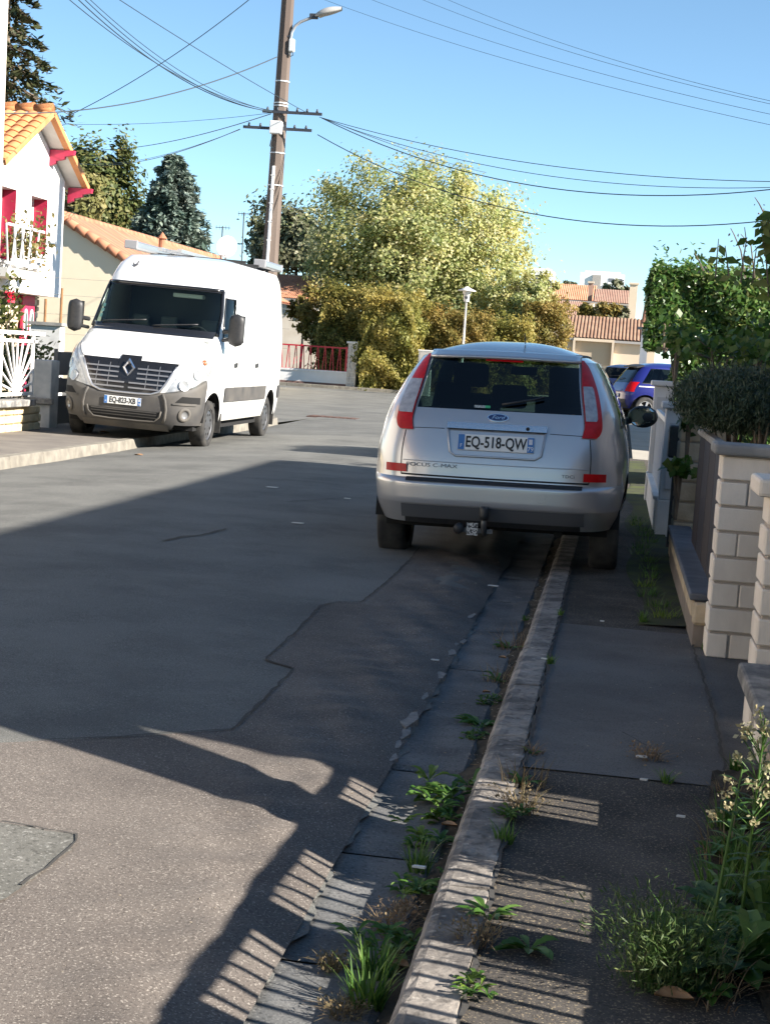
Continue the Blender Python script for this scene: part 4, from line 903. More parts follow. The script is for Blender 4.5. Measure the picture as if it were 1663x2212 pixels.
y = 0.02; SECT = ((.42, 'bars'), (.40, 'panel'), (.40, 'bars'), (.32, 'panel'), (.42, 'bars'), (.22, 'panel'), (.42, 'bars'), (.55, 'panel'), (.42, 'bars'), (.9, 'panel'))
for L, kd in SECT:
    if kd == 'panel': MB().box((-.006, y, .0), (.006, y + L, .50)).build('panel', RAILM, rl)
    else:
        n = 5
        for k in range(n): yy = y + L * (k + .5) / n; MB().box((-.008, yy - .008, .075), (.008, yy + .008, .50)).build('railing_bar', RAILM, rl)
    y += L
# neighbour's houses beyond the right edge: they shade the street
NW = mat('neighbour_render', (.6, .56, .5), .9, col2=(.66, .62, .56), scale=2); NT = mat('neighbour_tile', (.42, .2, .11), .9, col2=(.52, .27, .16), scale=8)
def shade_house(name, x0, x1, y0, y1, ze, zr, label):
    e = empty(name, (0, 0, 0), 0, label, 'house'); xr = (x0 + x1) / 2
    MB().box((x0 + .4, y0 + .3, 0), (x1 - .4, y1 - .3, ze)).build('wall', NW, e)
    for a, b in ((x0, xr), (x1, xr)):
        m = MB(); t = .14
        m.add([(a, y0, ze), (a, y1, ze), (b, y1, zr), (b, y0, zr), (a, y0, ze + t), (a, y1, ze + t), (b, y1, zr + t), (b, y0, zr + t)], [(0, 1, 2, 3), (4, 7, 6, 5), (0, 4, 5, 1), (3, 2, 6, 7), (0, 3, 7, 4), (1, 5, 6, 2)]).build('roof', NT, e, recalc=True)
    for yy in (y0 + .3, y1 - .34): MB().add([(x0 + .4, yy, ze), (x1 - .4, yy, ze), (xr, yy, zr), (x0 + .4, yy + .04, ze), (x1 - .4, yy + .04, ze), (xr, yy + .04, zr)], [(0, 1, 2), (5, 4, 3), (0, 3, 4, 1), (1, 4, 5, 2), (2, 5, 3, 0)]).build('gable_wall', NW, e, recalc=True)
    for k in range(3):
        yy = y0 + (y1 - y0) * (k + .6) / 3.4; w_ = MB().box((x0 + .385, yy, 1.0), (x0 + .43, yy + 1.1, 2.2)).build('window', mat('win_frame_white', (.75, .75, .73), .5), e); MB().box((x0 + .375, yy + .08, 1.08), (x0 + .384, yy + 1.02, 2.12)).build('pane', mat('win_dark', (.03, .035, .04), .08), w_)
    return e
shade_house('neighbour_house', 3.0, 10.2, 3.6, 15.8, 3.3, 6.05, 'neighbour house out of frame whose roof shades the road')

# added unseen sloping board, shaped to cast the slanting shadow band on the road
def lift(p, h): return (p[0] + 1.75 * h, p[1] - .47 * h, h + .03)
a, b = groad(620, 1780), groad(0, 1570); c, d = groad(688, 1722), groad(285, 1570)
sp = empty('shadow_board', (1.5, 4, 0), 0, 'sloping board out of frame to the right, added to cast a shadow band', 'shadow caster')
A, B = Vector(lift(a, .88)), Vector(lift(b, 1.9)); Cc, D = Vector(lift(c, .88)), Vector(lift(d, 1.75))
B2 = A + (B - A) * 1.6; D2 = Cc + (D - Cc) * 2.0; o_ = Vector((1.5, 4, 0)); t = Vector((0, 0, .04))
MB().add([A - o_, B2 - o_, D2 - o_, Cc - o_, A - o_ + t, B2 - o_ + t, D2 - o_ + t, Cc - o_ + t], [(0, 1, 2, 3), (7, 6, 5, 4), (0, 4, 5, 1), (1, 5, 6, 2), (2, 6, 7, 3), (3, 7, 4, 0)]).build('board', NW, sp, recalc=True)
MB().box((A.x - 1.5, (A.y + Cc.y) / 2 - 4.05, .03), (A.x - 1.4, (A.y + Cc.y) / 2 - 3.95, A.z)).build('post', NW, sp)

# sunlit neighbours across the street and houses behind the viewer (outside the frame; they close the street and bounce light)
shade_house('opposite_house', -18.5, -10.2, 9.0, 19.5, 4.6, 7.4, 'pale house across the street, left of the picture')
shade_house('opposite_house', -18.5, -10.0, -7.5, 6.5, 5.2, 8.0, 'second pale house across the street, beside the viewer')
shade_house('corner_house', 2.6, 10.5, -22.0, -1.5, 4.8, 7.6, 'house on the right behind the viewer')
shade_house('corner_house', -19.0, -9.5, -26.0, -10.0, 5.2, 8.2, 'house on the left behind the viewer')
shade_house('neighbour_house', 2.5, 9.6, 26.6, 35.0, 3.0, 5.6, 'second neighbour house hidden behind the clipped hedge')
# ================================================================== LEFT SIDE: white house, its wall, fan railing, posts
random.seed(21)
WHITE = mat('house_white', (.80, .79, .77), .85, col2=(.74, .73, .70), scale=2, detail=6, bump=.15); PINK = mat('crimson_paint', (.48, .025, .075), .5, col2=(.42, .02, .06), scale=5)
OT = mat('orange_tile', (.50, .195, .07), .85, col2=(.60, .265, .11), scale=3, detail=6, bump=.3); FRW = MATS['white_metal']; GLS = mat('window_glass_dark', (.05, .06, .07), .06, coat=.5)
SOF = mat('soffit_cream', (.62, .57, .52), .85, col2=(.55, .5, .45), scale=3); STN = mat('house_stone', (.5, .4, .27), .95, col2=(.64, .54, .4), scale=4, detail=8, bump=.7, bscale=50)
XG = -13.0; GY0, GYA, GY1 = 30.5, 32.62, 34.68; ZE, ZA = 4.95, 6.10; ZF = 2.28
hs = empty('gabled_house', (XG, GYA, 0), 0, 'white gabled house with orange tiles and crimson shutters at the left edge', 'house')
L_ = lambda p: (p[0] - XG, p[1] - GYA, p[2])
def wall_yz(name, x, y0, y1, z0, z1, holes, m, parent, thick=.25):
    """wall in the plane x facing +x with rectangular holes (ya, yb, za, zb)"""
    ys = sorted({y0, y1, *[h[0] for h in holes], *[h[1] for h in holes]}); zs = sorted({z0, z1, *[h[2] for h in holes], *[h[3] for h in holes]}); mb = MB()
    for i in range(len(ys) - 1):
        for j in range(len(zs) - 1):
            cy, cz = (ys[i] + ys[i + 1]) / 2, (zs[j] + zs[j + 1]) / 2
            if any(h[0] < cy < h[1] and h[2] < cz < h[3] for h in holes): continue
            mb.add([L_((x, ys[i], zs[j])), L_((x, ys[i + 1], zs[j])), L_((x, ys[i + 1], zs[j + 1])), L_((x, ys[i], zs[j + 1]))], [(0, 1, 2, 3)])
    return mb.build(name, m, parent)
W2 = (*sorted((atx(66, 480, XG).y, atx(101, 480, XG).y)), atx(85, 549, XG).z, atx(85, 426, XG).z)
W1 = (GY0 + .35, atx(33, 480, XG).y, atx(20, 562, XG).z, atx(20, 405, XG).z)
wall_yz('upper_wall', XG, GY0, GY1, ZF, ZE, [W1, W2], WHITE, hs)
MB().add([L_((XG, GY0, ZE)), L_((XG, GY1, ZE)), L_((XG, GYA, ZA))], [(0, 1, 2)]).build('gable_wall', WHITE, hs)
MB().add([L_(p) for p in ((XG, GY1, ZF), (XG - 6, GY1, ZF), (XG - 6, GY1, ZE), (XG, GY1, ZE), (XG, GY0, ZF), (XG - 6, GY0, ZF), (XG - 6, GY0, ZE), (XG, GY0, ZE))], [(0, 1, 2, 3), (4, 7, 6, 5)]).build('side_wall', WHITE, hs)
MB().add([L_(p) for p in ((XG, GY0, ZF), (XG, GY1, ZF), (XG - 6, GY1, ZF), (XG - 6, GY0, ZF))], [(0, 1, 2, 3)]).build('floor_slab', WHITE, hs)
for (ya, yb, za, zb), wd in ((W1, 2), (W2, 1)):
    wn = empty('window', L_((XG, (ya + yb) / 2, za))); wn.parent = hs; d = .32; w_ = (yb - ya) / 2; h_ = zb - za
    for s in (-1, 1): MB().add([(0, s * w_, 0), (-d, s * w_, 0), (-d, s * w_, h_), (0, s * w_, h_)], [(0, 1, 2, 3)]).build('reveal', PINK, wn)
    MB().add([(0, -w_, h_), (-d, -w_, h_), (-d, w_, h_), (0, w_, h_)], [(0, 1, 2, 3)]).build('lintel', SOF, wn)
    MB().box((-.1, -w_ - .05, -.06), (.06, w_ + .05, .0)).build('sill', WHITE, wn)
    MB().box((-d - .05, -w_, 0), (-d, -w_ + .09, h_)).build('frame', FRW, wn); MB().box((-d - .05, w_ - .09, 0), (-d, w_, h_)).build('frame', FRW, wn)
    MB().box((-d - .05, -w_ + .09, h_ - .09), (-d, w_ - .09, h_)).build('frame', FRW, wn); MB().box((-d - .05, -.04, 0), (-d, .04, h_ - .09)).build('frame', FRW, wn)
    MB().box((-d - .09, -w_, 0), (-d - .055, w_, h_)).build('pane', GLS, wn)
    MB().box((-d - .02, -w_ + .09, .1), (-d + .03, -w_ + .3, h_ - .15)).build('curtain_panel', PINK, wn)
# roof: two slopes with single tiles on the near one, white soffit with crimson brackets
ov = .42
for sgn, ye in ((-1, GY0 - .45), (1, GY1 + .35)):
    sl_ = (ZA - ZE) / (abs((GYA - (GY0 if sgn < 0 else GY1)))); z_e = ZA - sl_ * abs(GYA - ye)
    P = [(XG + ov, GYA, ZA + .05), (XG + ov, ye, z_e + .05), (XG - 6, ye, z_e + .05), (XG - 6, GYA, ZA + .05)]
    m = MB(); m.add([L_(p) for p in P] + [L_((p[0], p[1], p[2] + .09)) for p in P], [(0, 1, 2, 3), (7, 6, 5, 4), (0, 4, 5, 1), (1, 5, 6, 2), (2, 6, 7, 3), (3, 7, 4, 0)])
    rf = m.build('roof', SOF, hs, recalc=True)
    # tiles
    run = math.hypot(GYA - ye, ZA - z_e); rows = int(run / .30); ang = math.atan2(ZA - z_e, abs(GYA - ye))
    tm = MB().grid(lambda u, v: (-.145 + .29 * u, (v - .0) * .34, .035 + .055 * math.sin(math.pi * u * 1.0) ** 1.0 * (1 if u > .0 else 1) - .03 * v + (.02 if 0 else 0)), 8, 2)
    tm.grid(lambda u, v: (-.145 + .29 * u, 0, (.0 + v * (.035 + .055 * math.sin(math.pi * u)))), 8, 1)
    me = tm.mesh('roof_tile', OT, recalc=False)
    ncol = 20 if sgn < 0 else 2
    for r_ in range(rows):
        for c in range(ncol):
            t = (r_ + .0) * .30; yy = abs(GYA - ye) - t * math.cos(ang); y_ = GYA + sgn * yy; z_ = z_e + t * math.sin(ang) + .145
            o = inst('roof_tile', me, rf, (XG + ov - .10 - c * .28 - XG, y_ - GYA, z_), (ang if sgn < 0 else ang, 0, 0 if sgn < 0 else math.pi))
    for c in range(14): MB().tube([(0, 0, 0), (.46, 0, .03)], [.10, .12], 10).build('ridge_tile', OT, rf, smooth=True).location = (ov - .45 - c * .42, 0, ZA + .17)
    # verge board of tiles on the far slope
    MB().bar((ov - .02, 0, ZA + .10), (ov - .02, ye - GYA, z_e + .10), .14, .12).build('verge_board', OT, rf)
for py in ((110, 305), (150, 375)):
    q = atx(py[0], py[1] + 3, XG); m = MB(); y_ = q.y - GYA
    zs_ = ZA - (ZA - ZE) / (GY1 - GYA) * max(0, y_) + .04
    pr = [(0, -.36), (.14, -.30), (.16, -.24), (.34, -.2), (.36, -.14), (.56, -.10), (.58, 0), (0, 0)]
    n = len(pr); m.v = [(a, y_ + s * .06, zs_ + b) for s in (-1, 1) for a, b in pr]; m.f = [tuple(range(n)), tuple(reversed(range(n, 2 * n)))] + [(i, (i + 1) % n, n + (i + 1) % n, n + i) for i in range(n)]
    m.build('eave_bracket', PINK, hs, recalc=True)
# ground floor: recessed stone wall of single stones, crimson door with two oval lights
XS = XG - .55; DY = sorted((atx(38, 690, XS).y, atx(64, 690, XS).y))
MB().add([L_(p) for p in ((XS, GY0 - .6, 0), (XS, GY1, 0), (XS, GY1, ZF), (XS, GY0 - .6, ZF))], [(0, 1, 2, 3)]).build('ground_floor_wall', mat('stone_mortar', (.4, .33, .24), .95), hs)
z = 0.02; r_ = 0
while z < ZF - .06:
    h = random.uniform(.12, .17); y = GY0 - .5 + random.uniform(-.2, 0)
    if z + h > ZF: h = ZF - z
    while y < GY1:
        w_ = random.uniform(.25, .55); y2 = min(y + w_, GY1)
        if not (y2 > DY[0] - .02 and y < DY[1] + .02) and y2 - y > .08:
            MB().box((0, y + .012, z + .01), (random.uniform(.03, .08), y2 - .012, z + h - .01)).build('stone', STN, hs, bevel=.02).location = (XS - XG, -GYA, 0)
        y = y2
    z += h
dr = empty('door', L_((XS + .06, sum(DY) / 2, 0))); dr.parent = hs; w_ = (DY[1] - DY[0]) / 2
MB().box((0, -w_, 0), (.05, w_, ZF - .02)).build('door_leaf', PINK, dr)
for s in (-1, 1):
    MB().prism([(.16 * w_ * 2 * math.cos(t), .34 * math.sin(t)) for t in np.linspace(0, 6.283, 20, False)], 0, .02).xf(Matrix(((0, 0, 1, .05), (1, 0, 0, s * w_ * .48), (0, 1, 0, 1.62), (0, 0, 0, 1)))).build('oval_frame', FRW, dr)
    MB().prism([(.09 * w_ * 2 * math.cos(t), .26 * math.sin(t)) for t in np.linspace(0, 6.283, 20, False)], 0, .03).xf(Matrix(((0, 0, 1, .05), (1, 0, 0, s * w_ * .48), (0, 1, 0, 1.62), (0, 0, 0, 1)))).build('oval_light', GLS, dr)
for z in (.3, .75): MB().box((.05, -w_ * .7, z), (.065, w_ * .7, z + .34)).build('door_panel', mat('crimson_dark', (.38, .02, .05), .5), dr, bevel=.006)
MB().tube([(.06, w_ * .8, 1.15), (.12, w_ * .8, 1.15), (.12, w_ * .5, 1.15)], .012, 6).build('handle', BLACKP, dr)
# balcony slab with white railing of slanting bars and flower pots
bs0, bs1 = GY0 - .8, atx(82, 590, XG + .7).y; zb = atx(40, 588, XG + .7).z
bl = empty('balcony', (XG, 0, zb), 0); bl.parent = hs; bl.location = (0, -GYA, zb)
MB().box((.0, bs0, -.12), (.75, bs1, .06)).build('balcony_slab', mat('slab_stained', (.66, .62, .56), .9, col2=(.4, .36, .31), scale=4, detail=8, stretch=(1, 1, 4), ramp=(.5, .75)), bl)
for z in (.16, .93): MB().bar((.7, bs0, z), (.7, bs1 + (.25 if z > .5 else 0), z), .05, .05).build('rail', FRW, bl)
y = bs0 + .1; k = 0
while y < bs1: MB().bar((.7, y, .16), (.7, y + (.16 if k % 2 else -.16), .93), .028, .028).build('balcony_bar', FRW, bl); y += .21; k += 1
BL = leafmat('balcony_leaf', [(.12, .13, .03), (.2, .17, .05), (.26, .18, .08), (.1, .14, .04)], .3)
rng = np.random.default_rng(5)
for i, (y, h) in enumerate(((bs0 + 1.2, .7), (bs0 + 1.75, .55), (bs0 + 2.3, .8), (bs1 - .35, .45))):
    pt = empty('potted_plant', (XG + .45, y, zb + .062), 0, ['leggy balcony plant in a white pot nearest the left edge', 'short bushy balcony plant in a white pot', 'tall balcony plant with yellowing leaves in a white pot', 'small balcony plant beside the narrow crimson window'][i], 'potted plant', 'plants on the balcony')
    MB().lathe([(.001, 0), (.11, 0), (.15, .24), (.13, .24), (.12, .2), (.001, .2)], 16).build('pot', WHITE, pt, smooth=True)
    n = 160; P = rng.normal(0, 1, (n, 3)) * [.16, .2, h * .4] + [0, 0, .3 + h * .5]; link('foliage', leaf_mesh('foliage', P, rng.normal(0, 1, (n, 3)), .07, BL, rng), pt)
# sunlit white garden stair wall between house and gate
sw = empty('garden_stair_wall', (0, 0, 0), 0, 'weathered white garden wall below the crimson door', 'wall')
q0, q1 = at(66, 700, 27), at(130, 705, 27)
MB().box((q0.x, 27, 0.03), (q1.x, 27.25, q0.z)).build('wall_core', mat('weathered_white', (.72, .71, .68), .9, col2=(.5, .49, .47), scale=3, detail=9, ramp=(.5, .75), bump=.4), sw); MB().box((q0.x - .04, 26.96, q0.z + .002), (q1.x + .04, 27.29, q0.z + .06)).build('coping_stone', COPP, sw)
# low stone wall with coping on the street, railing of white bars fanning from a foot
XW = -8.14; fy = 21.15
wl = empty('street_wall', (XW, 14, .05), 0, 'low yellow stone wall with weathered coping on the left pavement', 'wall')
MB().box((-.2, 0, 0), (-.03, fy - 14, .36)).build('wall_core', mat('stone_mortar', (.4, .33, .24), .95), wl)
z = .0
for h in (.12, .12, .12):
    y = 2.0 - random.random() * .2
    while y < fy - 14 - .05:
        w_ = random.uniform(.18, .34); y2 = min(y + w_, fy - 14); MB().box((-.05, y + .006, z + .006), (random.uniform(-.006, .012), y2 - .006, z + h - .006)).build('stone', mat('yellow_stone', (.52, .42, .24), .95, col2=(.64, .54, .35), scale=5, detail=8, bump=.6), wl, bevel=.014); y = y2
    z += h
for k in range(5): MB().box((-.3, 2.0 + k * .94 + .004, .362), (.10, 2.0 + (k + 1) * .94 - .004, .455)).build('coping_stone', COP, wl, bevel=.012)
MB().box((-.3, 2.0, .36), (-.2, 2.01, .37)).build('mortar_dab', COPP, wl)
fr_ = empty('fan_railing', (XW - .1, fy, .55), 0, 'white metal railing with bars fanning out from one foot', 'railing')
MB().box((-.02, -3.2, .85), (.03, .25, .90)).build('top_rail', FRW, fr_); MB().box((-.02, -3.2, .74), (.02, -.02, .785)).build('rail', FRW, fr_); MB().box((-.03, -3.2, .0), (.03, -.15, .045)).build('bottom_rail', FRW, fr_)
for c in (-.72, -1.86, -3.0):
    for k in range(11):
        a = R(12 + 156 * k / 10); L = min(.72 / max(math.sin(a), .001), .56 / max(abs(math.cos(a)), .001)); MB().bar((0, c, .05), (0, c + L * math.cos(a), .05 + L * math.sin(a)), .022, .026).build('fan_bar', FRW, fr_)
    MB().box((-.02, c - .06, .045), (.02, c + .06, .14)).build('fan_foot', FRW, fr_)
for y in (-.15, -1.29, -2.43): MB().box((-.02, y - .02, .0), (.02, y + .02, .85)).build('upright', FRW, fr_)
# grey gate post and block pillar at the driveway
qp = gnd(106, 914, .066)
gp_ = empty('steel_post', (qp.x, qp.y, .066), 0, 'slim grey steel post standing on the pavement by the van', 'post'); GPM = mat('grey_steel', (.23, .25, .28), .5, col2=(.3, .32, .35), scale=3, stretch=(1, 1, .2))
MB().box((-.08, -.05, 0), (.08, .05, .95)).build('shaft', GPM, gp_, bevel=.01); MB().box((-.17, -.07, 0), (-.08, .0, .24)).build('base_stub', GPM, gp_, bevel=.01); MB().box((-.085, -.055, .95), (.085, .055, .97)).build('cap', GPM, gp_)
gb = empty('driveway_pillar', (XW - .16, fy + .5, .05), 0, 'stained grey rendered gate pillar behind the steel post', 'pillar'); MB().box((-.16, -.14, .0), (.16, .18, 1.0)).build('shaft', mat('grey_render', (.5, .5, .49), .9, col2=(.36, .37, .38), scale=5, detail=9, bump=.3), gb, bevel=.01)
MB().box((-.22, -.22, .36), (.22, -.145, .45)).build('ledge_stone', COP, gb, bevel=.01)
dgq = at(140, 800, 23.5)
dg_ = empty('dark_gate', (XW - .1, 21.95, .1), 0, 'dark grey sheet gate half hidden by the van', 'gate'); DG = mat('dark_gate_grey', (.10, .10, .105), .6)
for a, b in ((.0, .42), (.47, .68), (.73, 1.08)): MB().box((-.02, 0, a), (.02, 3.0, b)).build('gate_board', DG, dg_)
for y in (.02, 1.5, 2.9): MB().box((-.05, y, 0), (-.02, y + .08, 1.12)).build('stile', DG, dg_)
# wire fence on rusty posts in front of the cream house
wf = empty('wire_fence', (-9.2, 31, .05), 0, 'thin wire fence on rusty posts in front of the cream wall', 'fence'); RP = mat('rusty_post', (.3, .16, .06), .8, col2=(.22, .11, .05), scale=9)
for px, py0 in ((99, 645), (134, 622)):
    q = at(px, py0, 31); MB().tube([(q.x + 9.2, 0, 0), (q.x + 9.2, 0, q.z - .05)], .03, 8).build('fence_post', RP, wf)
for z in (.6, 1.0, 1.4, 1.8, 2.2, 2.55): MB().tube([(-5.2, 0, z), (2.5, 0, z)], .004, 4).build('wire', mat('wire_grey', (.35, .33, .28), .6), wf)
# ================================================================== POLES, WIRES, LAMPS
random.seed(4)
POLEM = mat('pole_concrete', (.115, .086, .07), .9, col2=(.155, .12, .097), scale=3, detail=8, bump=.3, stretch=(1, 1, .15)); CABLE = mat('cable_black', (.02, .035, .045), .6); IRON = mat('dark_iron', (.04, .045, .055), .6); PALE = mat('pale_plastic', (.72, .72, .70), .5)
py_ = 33.0; pb = at(578, 600, py_); pb.z = 0
zat = lambda y, Y=py_: at(590, y, Y).z
up_ = empty('utility_pole', (pb.x, py_, 0), 0, 'tall brown concrete utility pole with cross arms behind the van', 'utility pole', ry=R(.6))
MB().lathe([(.20, 0), (.13, 10.2), (.001, 10.2)], 8).build('shaft', POLEM, up_)
for z in (zat(175), zat(222), zat(228), zat(330), zat(400)): MB().lathe([(.132 + .007 * (10 - z), z - .012), (.14 + .007 * (10 - z), z - .012), (.14 + .007 * (10 - z), z + .012), (.132 + .007 * (10 - z), z + .012)], 12).build('strap', PALE, up_)
for z, x0, x1 in ((zat(243), -.35, .95), (zat(279), -.75, .75)):
    MB().box((x0, -.19, z - .03), (x1, -.15, z + .03)).build('cross_arm', IRON, up_)
    for k in range(6): xx = x0 + (x1 - x0) * (k + .5) / 6; MB().lathe([(.001, .0), (.025, .0), (.03, .03), (.015, .045), (.025, .06), (.001, .075)], 8, 'z', (xx, -.17, z + .03)).build('insulator', IRON, up_, smooth=True)
MB().box((-.14, -.33, zat(292)), (.12, -.19, zat(264))).build('junction_box', PALE, up_, bevel=.015)
MB().tube([(-.02, -.21, .2), (-.02, -.19, zat(360))], .035, 8).build('conduit', PALE, up_, smooth=True)
MB().tube([(-.17, -.05, .2), (-.13, -.05, zat(400))], .02, 6).build('conduit', IRON, up_, smooth=True)
for z in (zat(380), zat(410), zat(440), zat(480), zat(520)): MB().box((-.06, -.23, z - .012), (.03, -.2, z + .012)).build('conduit_clip', PALE, up_)
MB().tube([(-.05, -.2, zat(292)), (-.1, -.24, zat(305)), (-.12, -.24, zat(318)), (-.06, -.2, zat(322))], .012, 6).build('loop_cable', CABLE, up_, smooth=True)
# curved bracket and lantern
la = empty('street_lantern', (pb.x, py_, 0), 0, 'street lantern on a curved arm near the top of the pole', 'street lamp')
px0 = at(627, 125, py_).x - pb.x
arm = [(at(x, y, py_).x - pb.x, -.1, at(x, y, py_).z) for x, y in ((628, 122), (629, 95), (632, 72), (640, 57), (652, 48), (670, 41), (684, 37))]
MB().tube(arm, .032, 8).build('lamp_arm', mat('galvanised', (.5, .5, .5), .4, metal=.5), la, smooth=True)
q = at(683, 36, py_); q2 = at(740, 22, py_); hx0, hz0, hx1, hz1 = q.x - pb.x, q.z, q2.x - pb.x, q2.z
MB().grid(lambda u, v: (lambda s, w: (hx0 + (hx1 - hx0) * v, -.1 + w * .12 * math.cos(2 * math.pi * u), hz0 + (hz1 - hz0) * v + w * (.12 if math.sin(2 * math.pi * u) > 0 else .05) * math.sin(2 * math.pi * u)))(0, math.sin(math.pi * (.12 + .8 * (1 - v) ** 1.2)) ** .7), 16, 14, True).build('lamp_head', mat('lamp_head_grey', (.42, .40, .37), .5), la, smooth=True)
MB().grid(lambda u, v: (hx0 + .08 + (hx1 - hx0 - .12) * v, -.1 + .2 * (u - .5) * (1 - v * .7), hz0 + (hz1 - hz0) * v - .02), 3, 4).build('lamp_glass', mat('lamp_glass_dull', (.35, .36, .36), .2), la)
MB().box((hx0 - .12, -.14, hz0 - .06), (hx0 + .06, -.06, hz0 + .05)).build('lamp_socket', IRON, la, bevel=.01)
MB().box((px0 - .02, -.16, zat(112)), (px0 + .1, -.04, zat(84))).build('fuse_box', PALE, la, bevel=.02); MB().tube([(px0, -.1, zat(112)), (px0 + .02, -.1, zat(122)), (px0 + .08, -.1, zat(118)), (px0 + .07, -.1, zat(108))], .01, 6).build('loop_cable', CABLE, la)
for y in (80, 118): MB().box((.1, -.12, zat(y)), (px0 + .02, -.08, zat(y) + .03)).build('bracket', IRON, la)
# second pole, pale, at the very left edge
q = at(-4, 250, 24.0); p2_ = empty('pale_pole', (q.x - .06, 24.0, 0), 0, 'pale concrete pole cut by the left edge of the picture', 'utility pole'); MB().lathe([(.19, 0), (.13, 9.0), (.001, 9.0)], 10).build('shaft', mat('pale_concrete_pole', (.62, .55, .47), .9, col2=(.7, .63, .55), scale=4, stretch=(1, 1, .2)), p2_, smooth=True); MB().box((-.2, -.03, 8.2), (.2, .03, 8.3)).build('bracket', IRON, p2_)
# wires: (pixel, distance) to (pixel, distance), sag in metres
def wire(p, Yp, q, Yq, sag, r, label, grp='overhead cables'):
    a, b = at(*p, Yp), at(*q, Yq); n = 28
    pts = [a.lerp(b, t) - Vector((0, 0, sag * 4 * t * (1 - t))) for t in np.linspace(0, 1, n)]; c = pts[0].copy()
    MB().tube([v - c for v in pts], r * .72, 5).build('overhead_cable', CABLE, None, label=label, cat='cable', group=grp).location = c
Y = 32.85
wire((588, 238), Y, (100, -45), 24, .35, .011, 'lowest thin cable of the bundle running from the pole to the upper left'); wire((588, 240), Y, (120, -50), 24, .42, .013, 'second lowest thin cable of the bundle running from the pole to the upper left'); wire((588, 241), Y, (135, -50), 24, .40, .011, 'third thin cable of the bundle running from the pole to the upper left'); wire((588, 239), Y, (160, -35), 24, .33, .009, 'topmost thin cable of the bundle running from the pole to the upper left')
wire((660, 241), Y, (215, -30), 24, .05, .010, 'single straight cable from the upper left passing behind the pole')
wire((608, -60), Y, (120, 262), 33.5, .25, .013, 'black cable dropping from the pole top to the white gable')
wire((598, 122), Y, (-20, 243), 29, .35, .017, 'thick black cable from the lantern height across to the left edge')
wire((585, 243), Y, (60, 264), 33.5, .12, .007, 'faint thin cable running almost level to the white gable')
wire((585, 245), Y, (175, 322), 55, .25, .014, 'upper of the two cables reaching behind the white gable')
wire((518, 278), Y, (160, 350), 55, .35, .012, 'lower cable reaching behind the white gable'); wire((518, 279), Y, (215, 352), 55, .2, .009, 'thin cable just above the lower one behind the gable')
wire((690, 252), Y, (1760, 392), 28, .35, .010, 'topmost thin cable from the cross arm to the right edge'); wire((700, 256), Y, (1760, 400), 28, .5, .009, 'second thin cable from the cross arm to the right edge')
wire((695, 254), Y, (1760, 396), 28, .75, .014, 'thick sagging cable crossing the tree top to the right edge'); wire((686, 290), Y, (1760, 462), 28, .85, .014, 'lowest sagging cable across the tree top towards the hedge')
wire((700, 255), Y, (1050, 372), 60, .1, .012, 'cable running from the cross arm back over the tree')
for a, b, U in (((700, -2), (1740, 285), 'lowest'), ((800, -3), (1740, 262), 'second lowest'), ((905, -5), (1740, 240), 'second highest'), ((960, -5), (1740, 234), 'highest')): wire(a, 30, b, 22, .15, .0045, U + ' of the very thin cables slanting down to the upper right edge', 'high thin cables')
# mushroom street lamps
MW = mat('lamp_white', (.72, .70, .66), .5)
for (hx, hy), (bx, by), Y_, lb in (((1009, 622), (1002, 760), 52, 'white mushroom lamp post in front of the golden tree'), ((1213, 681), (1210, 760), 70, 'smaller white mushroom lamp post beside the brown roof')):
    h = at(hx, hy, Y_); e = empty('mushroom_lamp', (h.x, Y_, 0), 0, lb, 'street lamp', 'mushroom lamps'); z = h.z
    MB().lathe([(.06, 0), (.06, .8), (.045, .82), (.035, z - .45), (.05, z - .44)], 10).build('lamp_pole', MW, e, smooth=True)
    MB().lathe([(.09, z - .45), (.11, z - .2), (.14, z - .18), (.14, z - .1)], 14).build('lamp_body', MW, e, smooth=True); MB().lathe([(.30, z - .1), (.31, z - .08), (.12, z + .0), (.05, z + .05), (.001, z + .06)], 18).build('lamp_hat', MW, e, smooth=True)
    MB().box((-.05, -.115, z - .36), (.05, -.1, z - .28)).build('lamp_slot', IRON, e)
# ================================================================== CREAM HOUSE behind the van, dish and antennas
CREAM = mat('cream_render', (.84, .73, .54), .9, col2=(.80, .69, .50), scale=1.2, detail=6); TER = mat('terracotta_old', (.27, .12, .078), .9, col2=(.36, .17, .11), scale=1.4, detail=8, bump=.4); TER2 = mat('terracotta_orange', (.36, .155, .085), .9, col2=(.45, .21, .12), scale=1.5, detail=7)
YC = 40.0; r0 = at(118, 462, YC); e0 = at(262, 555, YC); XR_, XE = r0.x, e0.x + .9; ZR = r0.z; sl_ = (r0.z - e0.z) / (e0.x - r0.x); ZEc = ZR - sl_ * (XE - XR_); Y2 = 57.5
ch = empty('cream_house', (XR_, YC, 0), 0, 'long cream rendered house with terracotta roof behind the van', 'house')
MB().add([(-3, .03, 0), (XE - XR_ - .3, .03, 0), (XE - XR_ - .3, .03, ZEc + .08), (0, .03, ZR - .04), (-3, .03, ZR - 1.14)], [(0, 1, 2, 3, 4)]).build('gable_wall', CREAM, ch)
MB().add([(XE - XR_ - .35, .3, 0), (XE - XR_ - .35, Y2 - YC, 0), (XE - XR_ - .35, Y2 - YC, ZEc - .02), (XE - XR_ - .35, .3, ZEc - .02)], [(0, 1, 2, 3)]).build('side_wall', CREAM, ch)
MB().add([(0, 0, ZR), (0, Y2 - YC, ZR), (XE - XR_, Y2 - YC, ZEc), (XE - XR_, 0, ZEc), (-3, 0, ZR - 1.1), (-3, Y2 - YC, ZR - 1.1)], [(0, 3, 2, 1), (0, 1, 5, 4)]).build('roof', TER, ch)
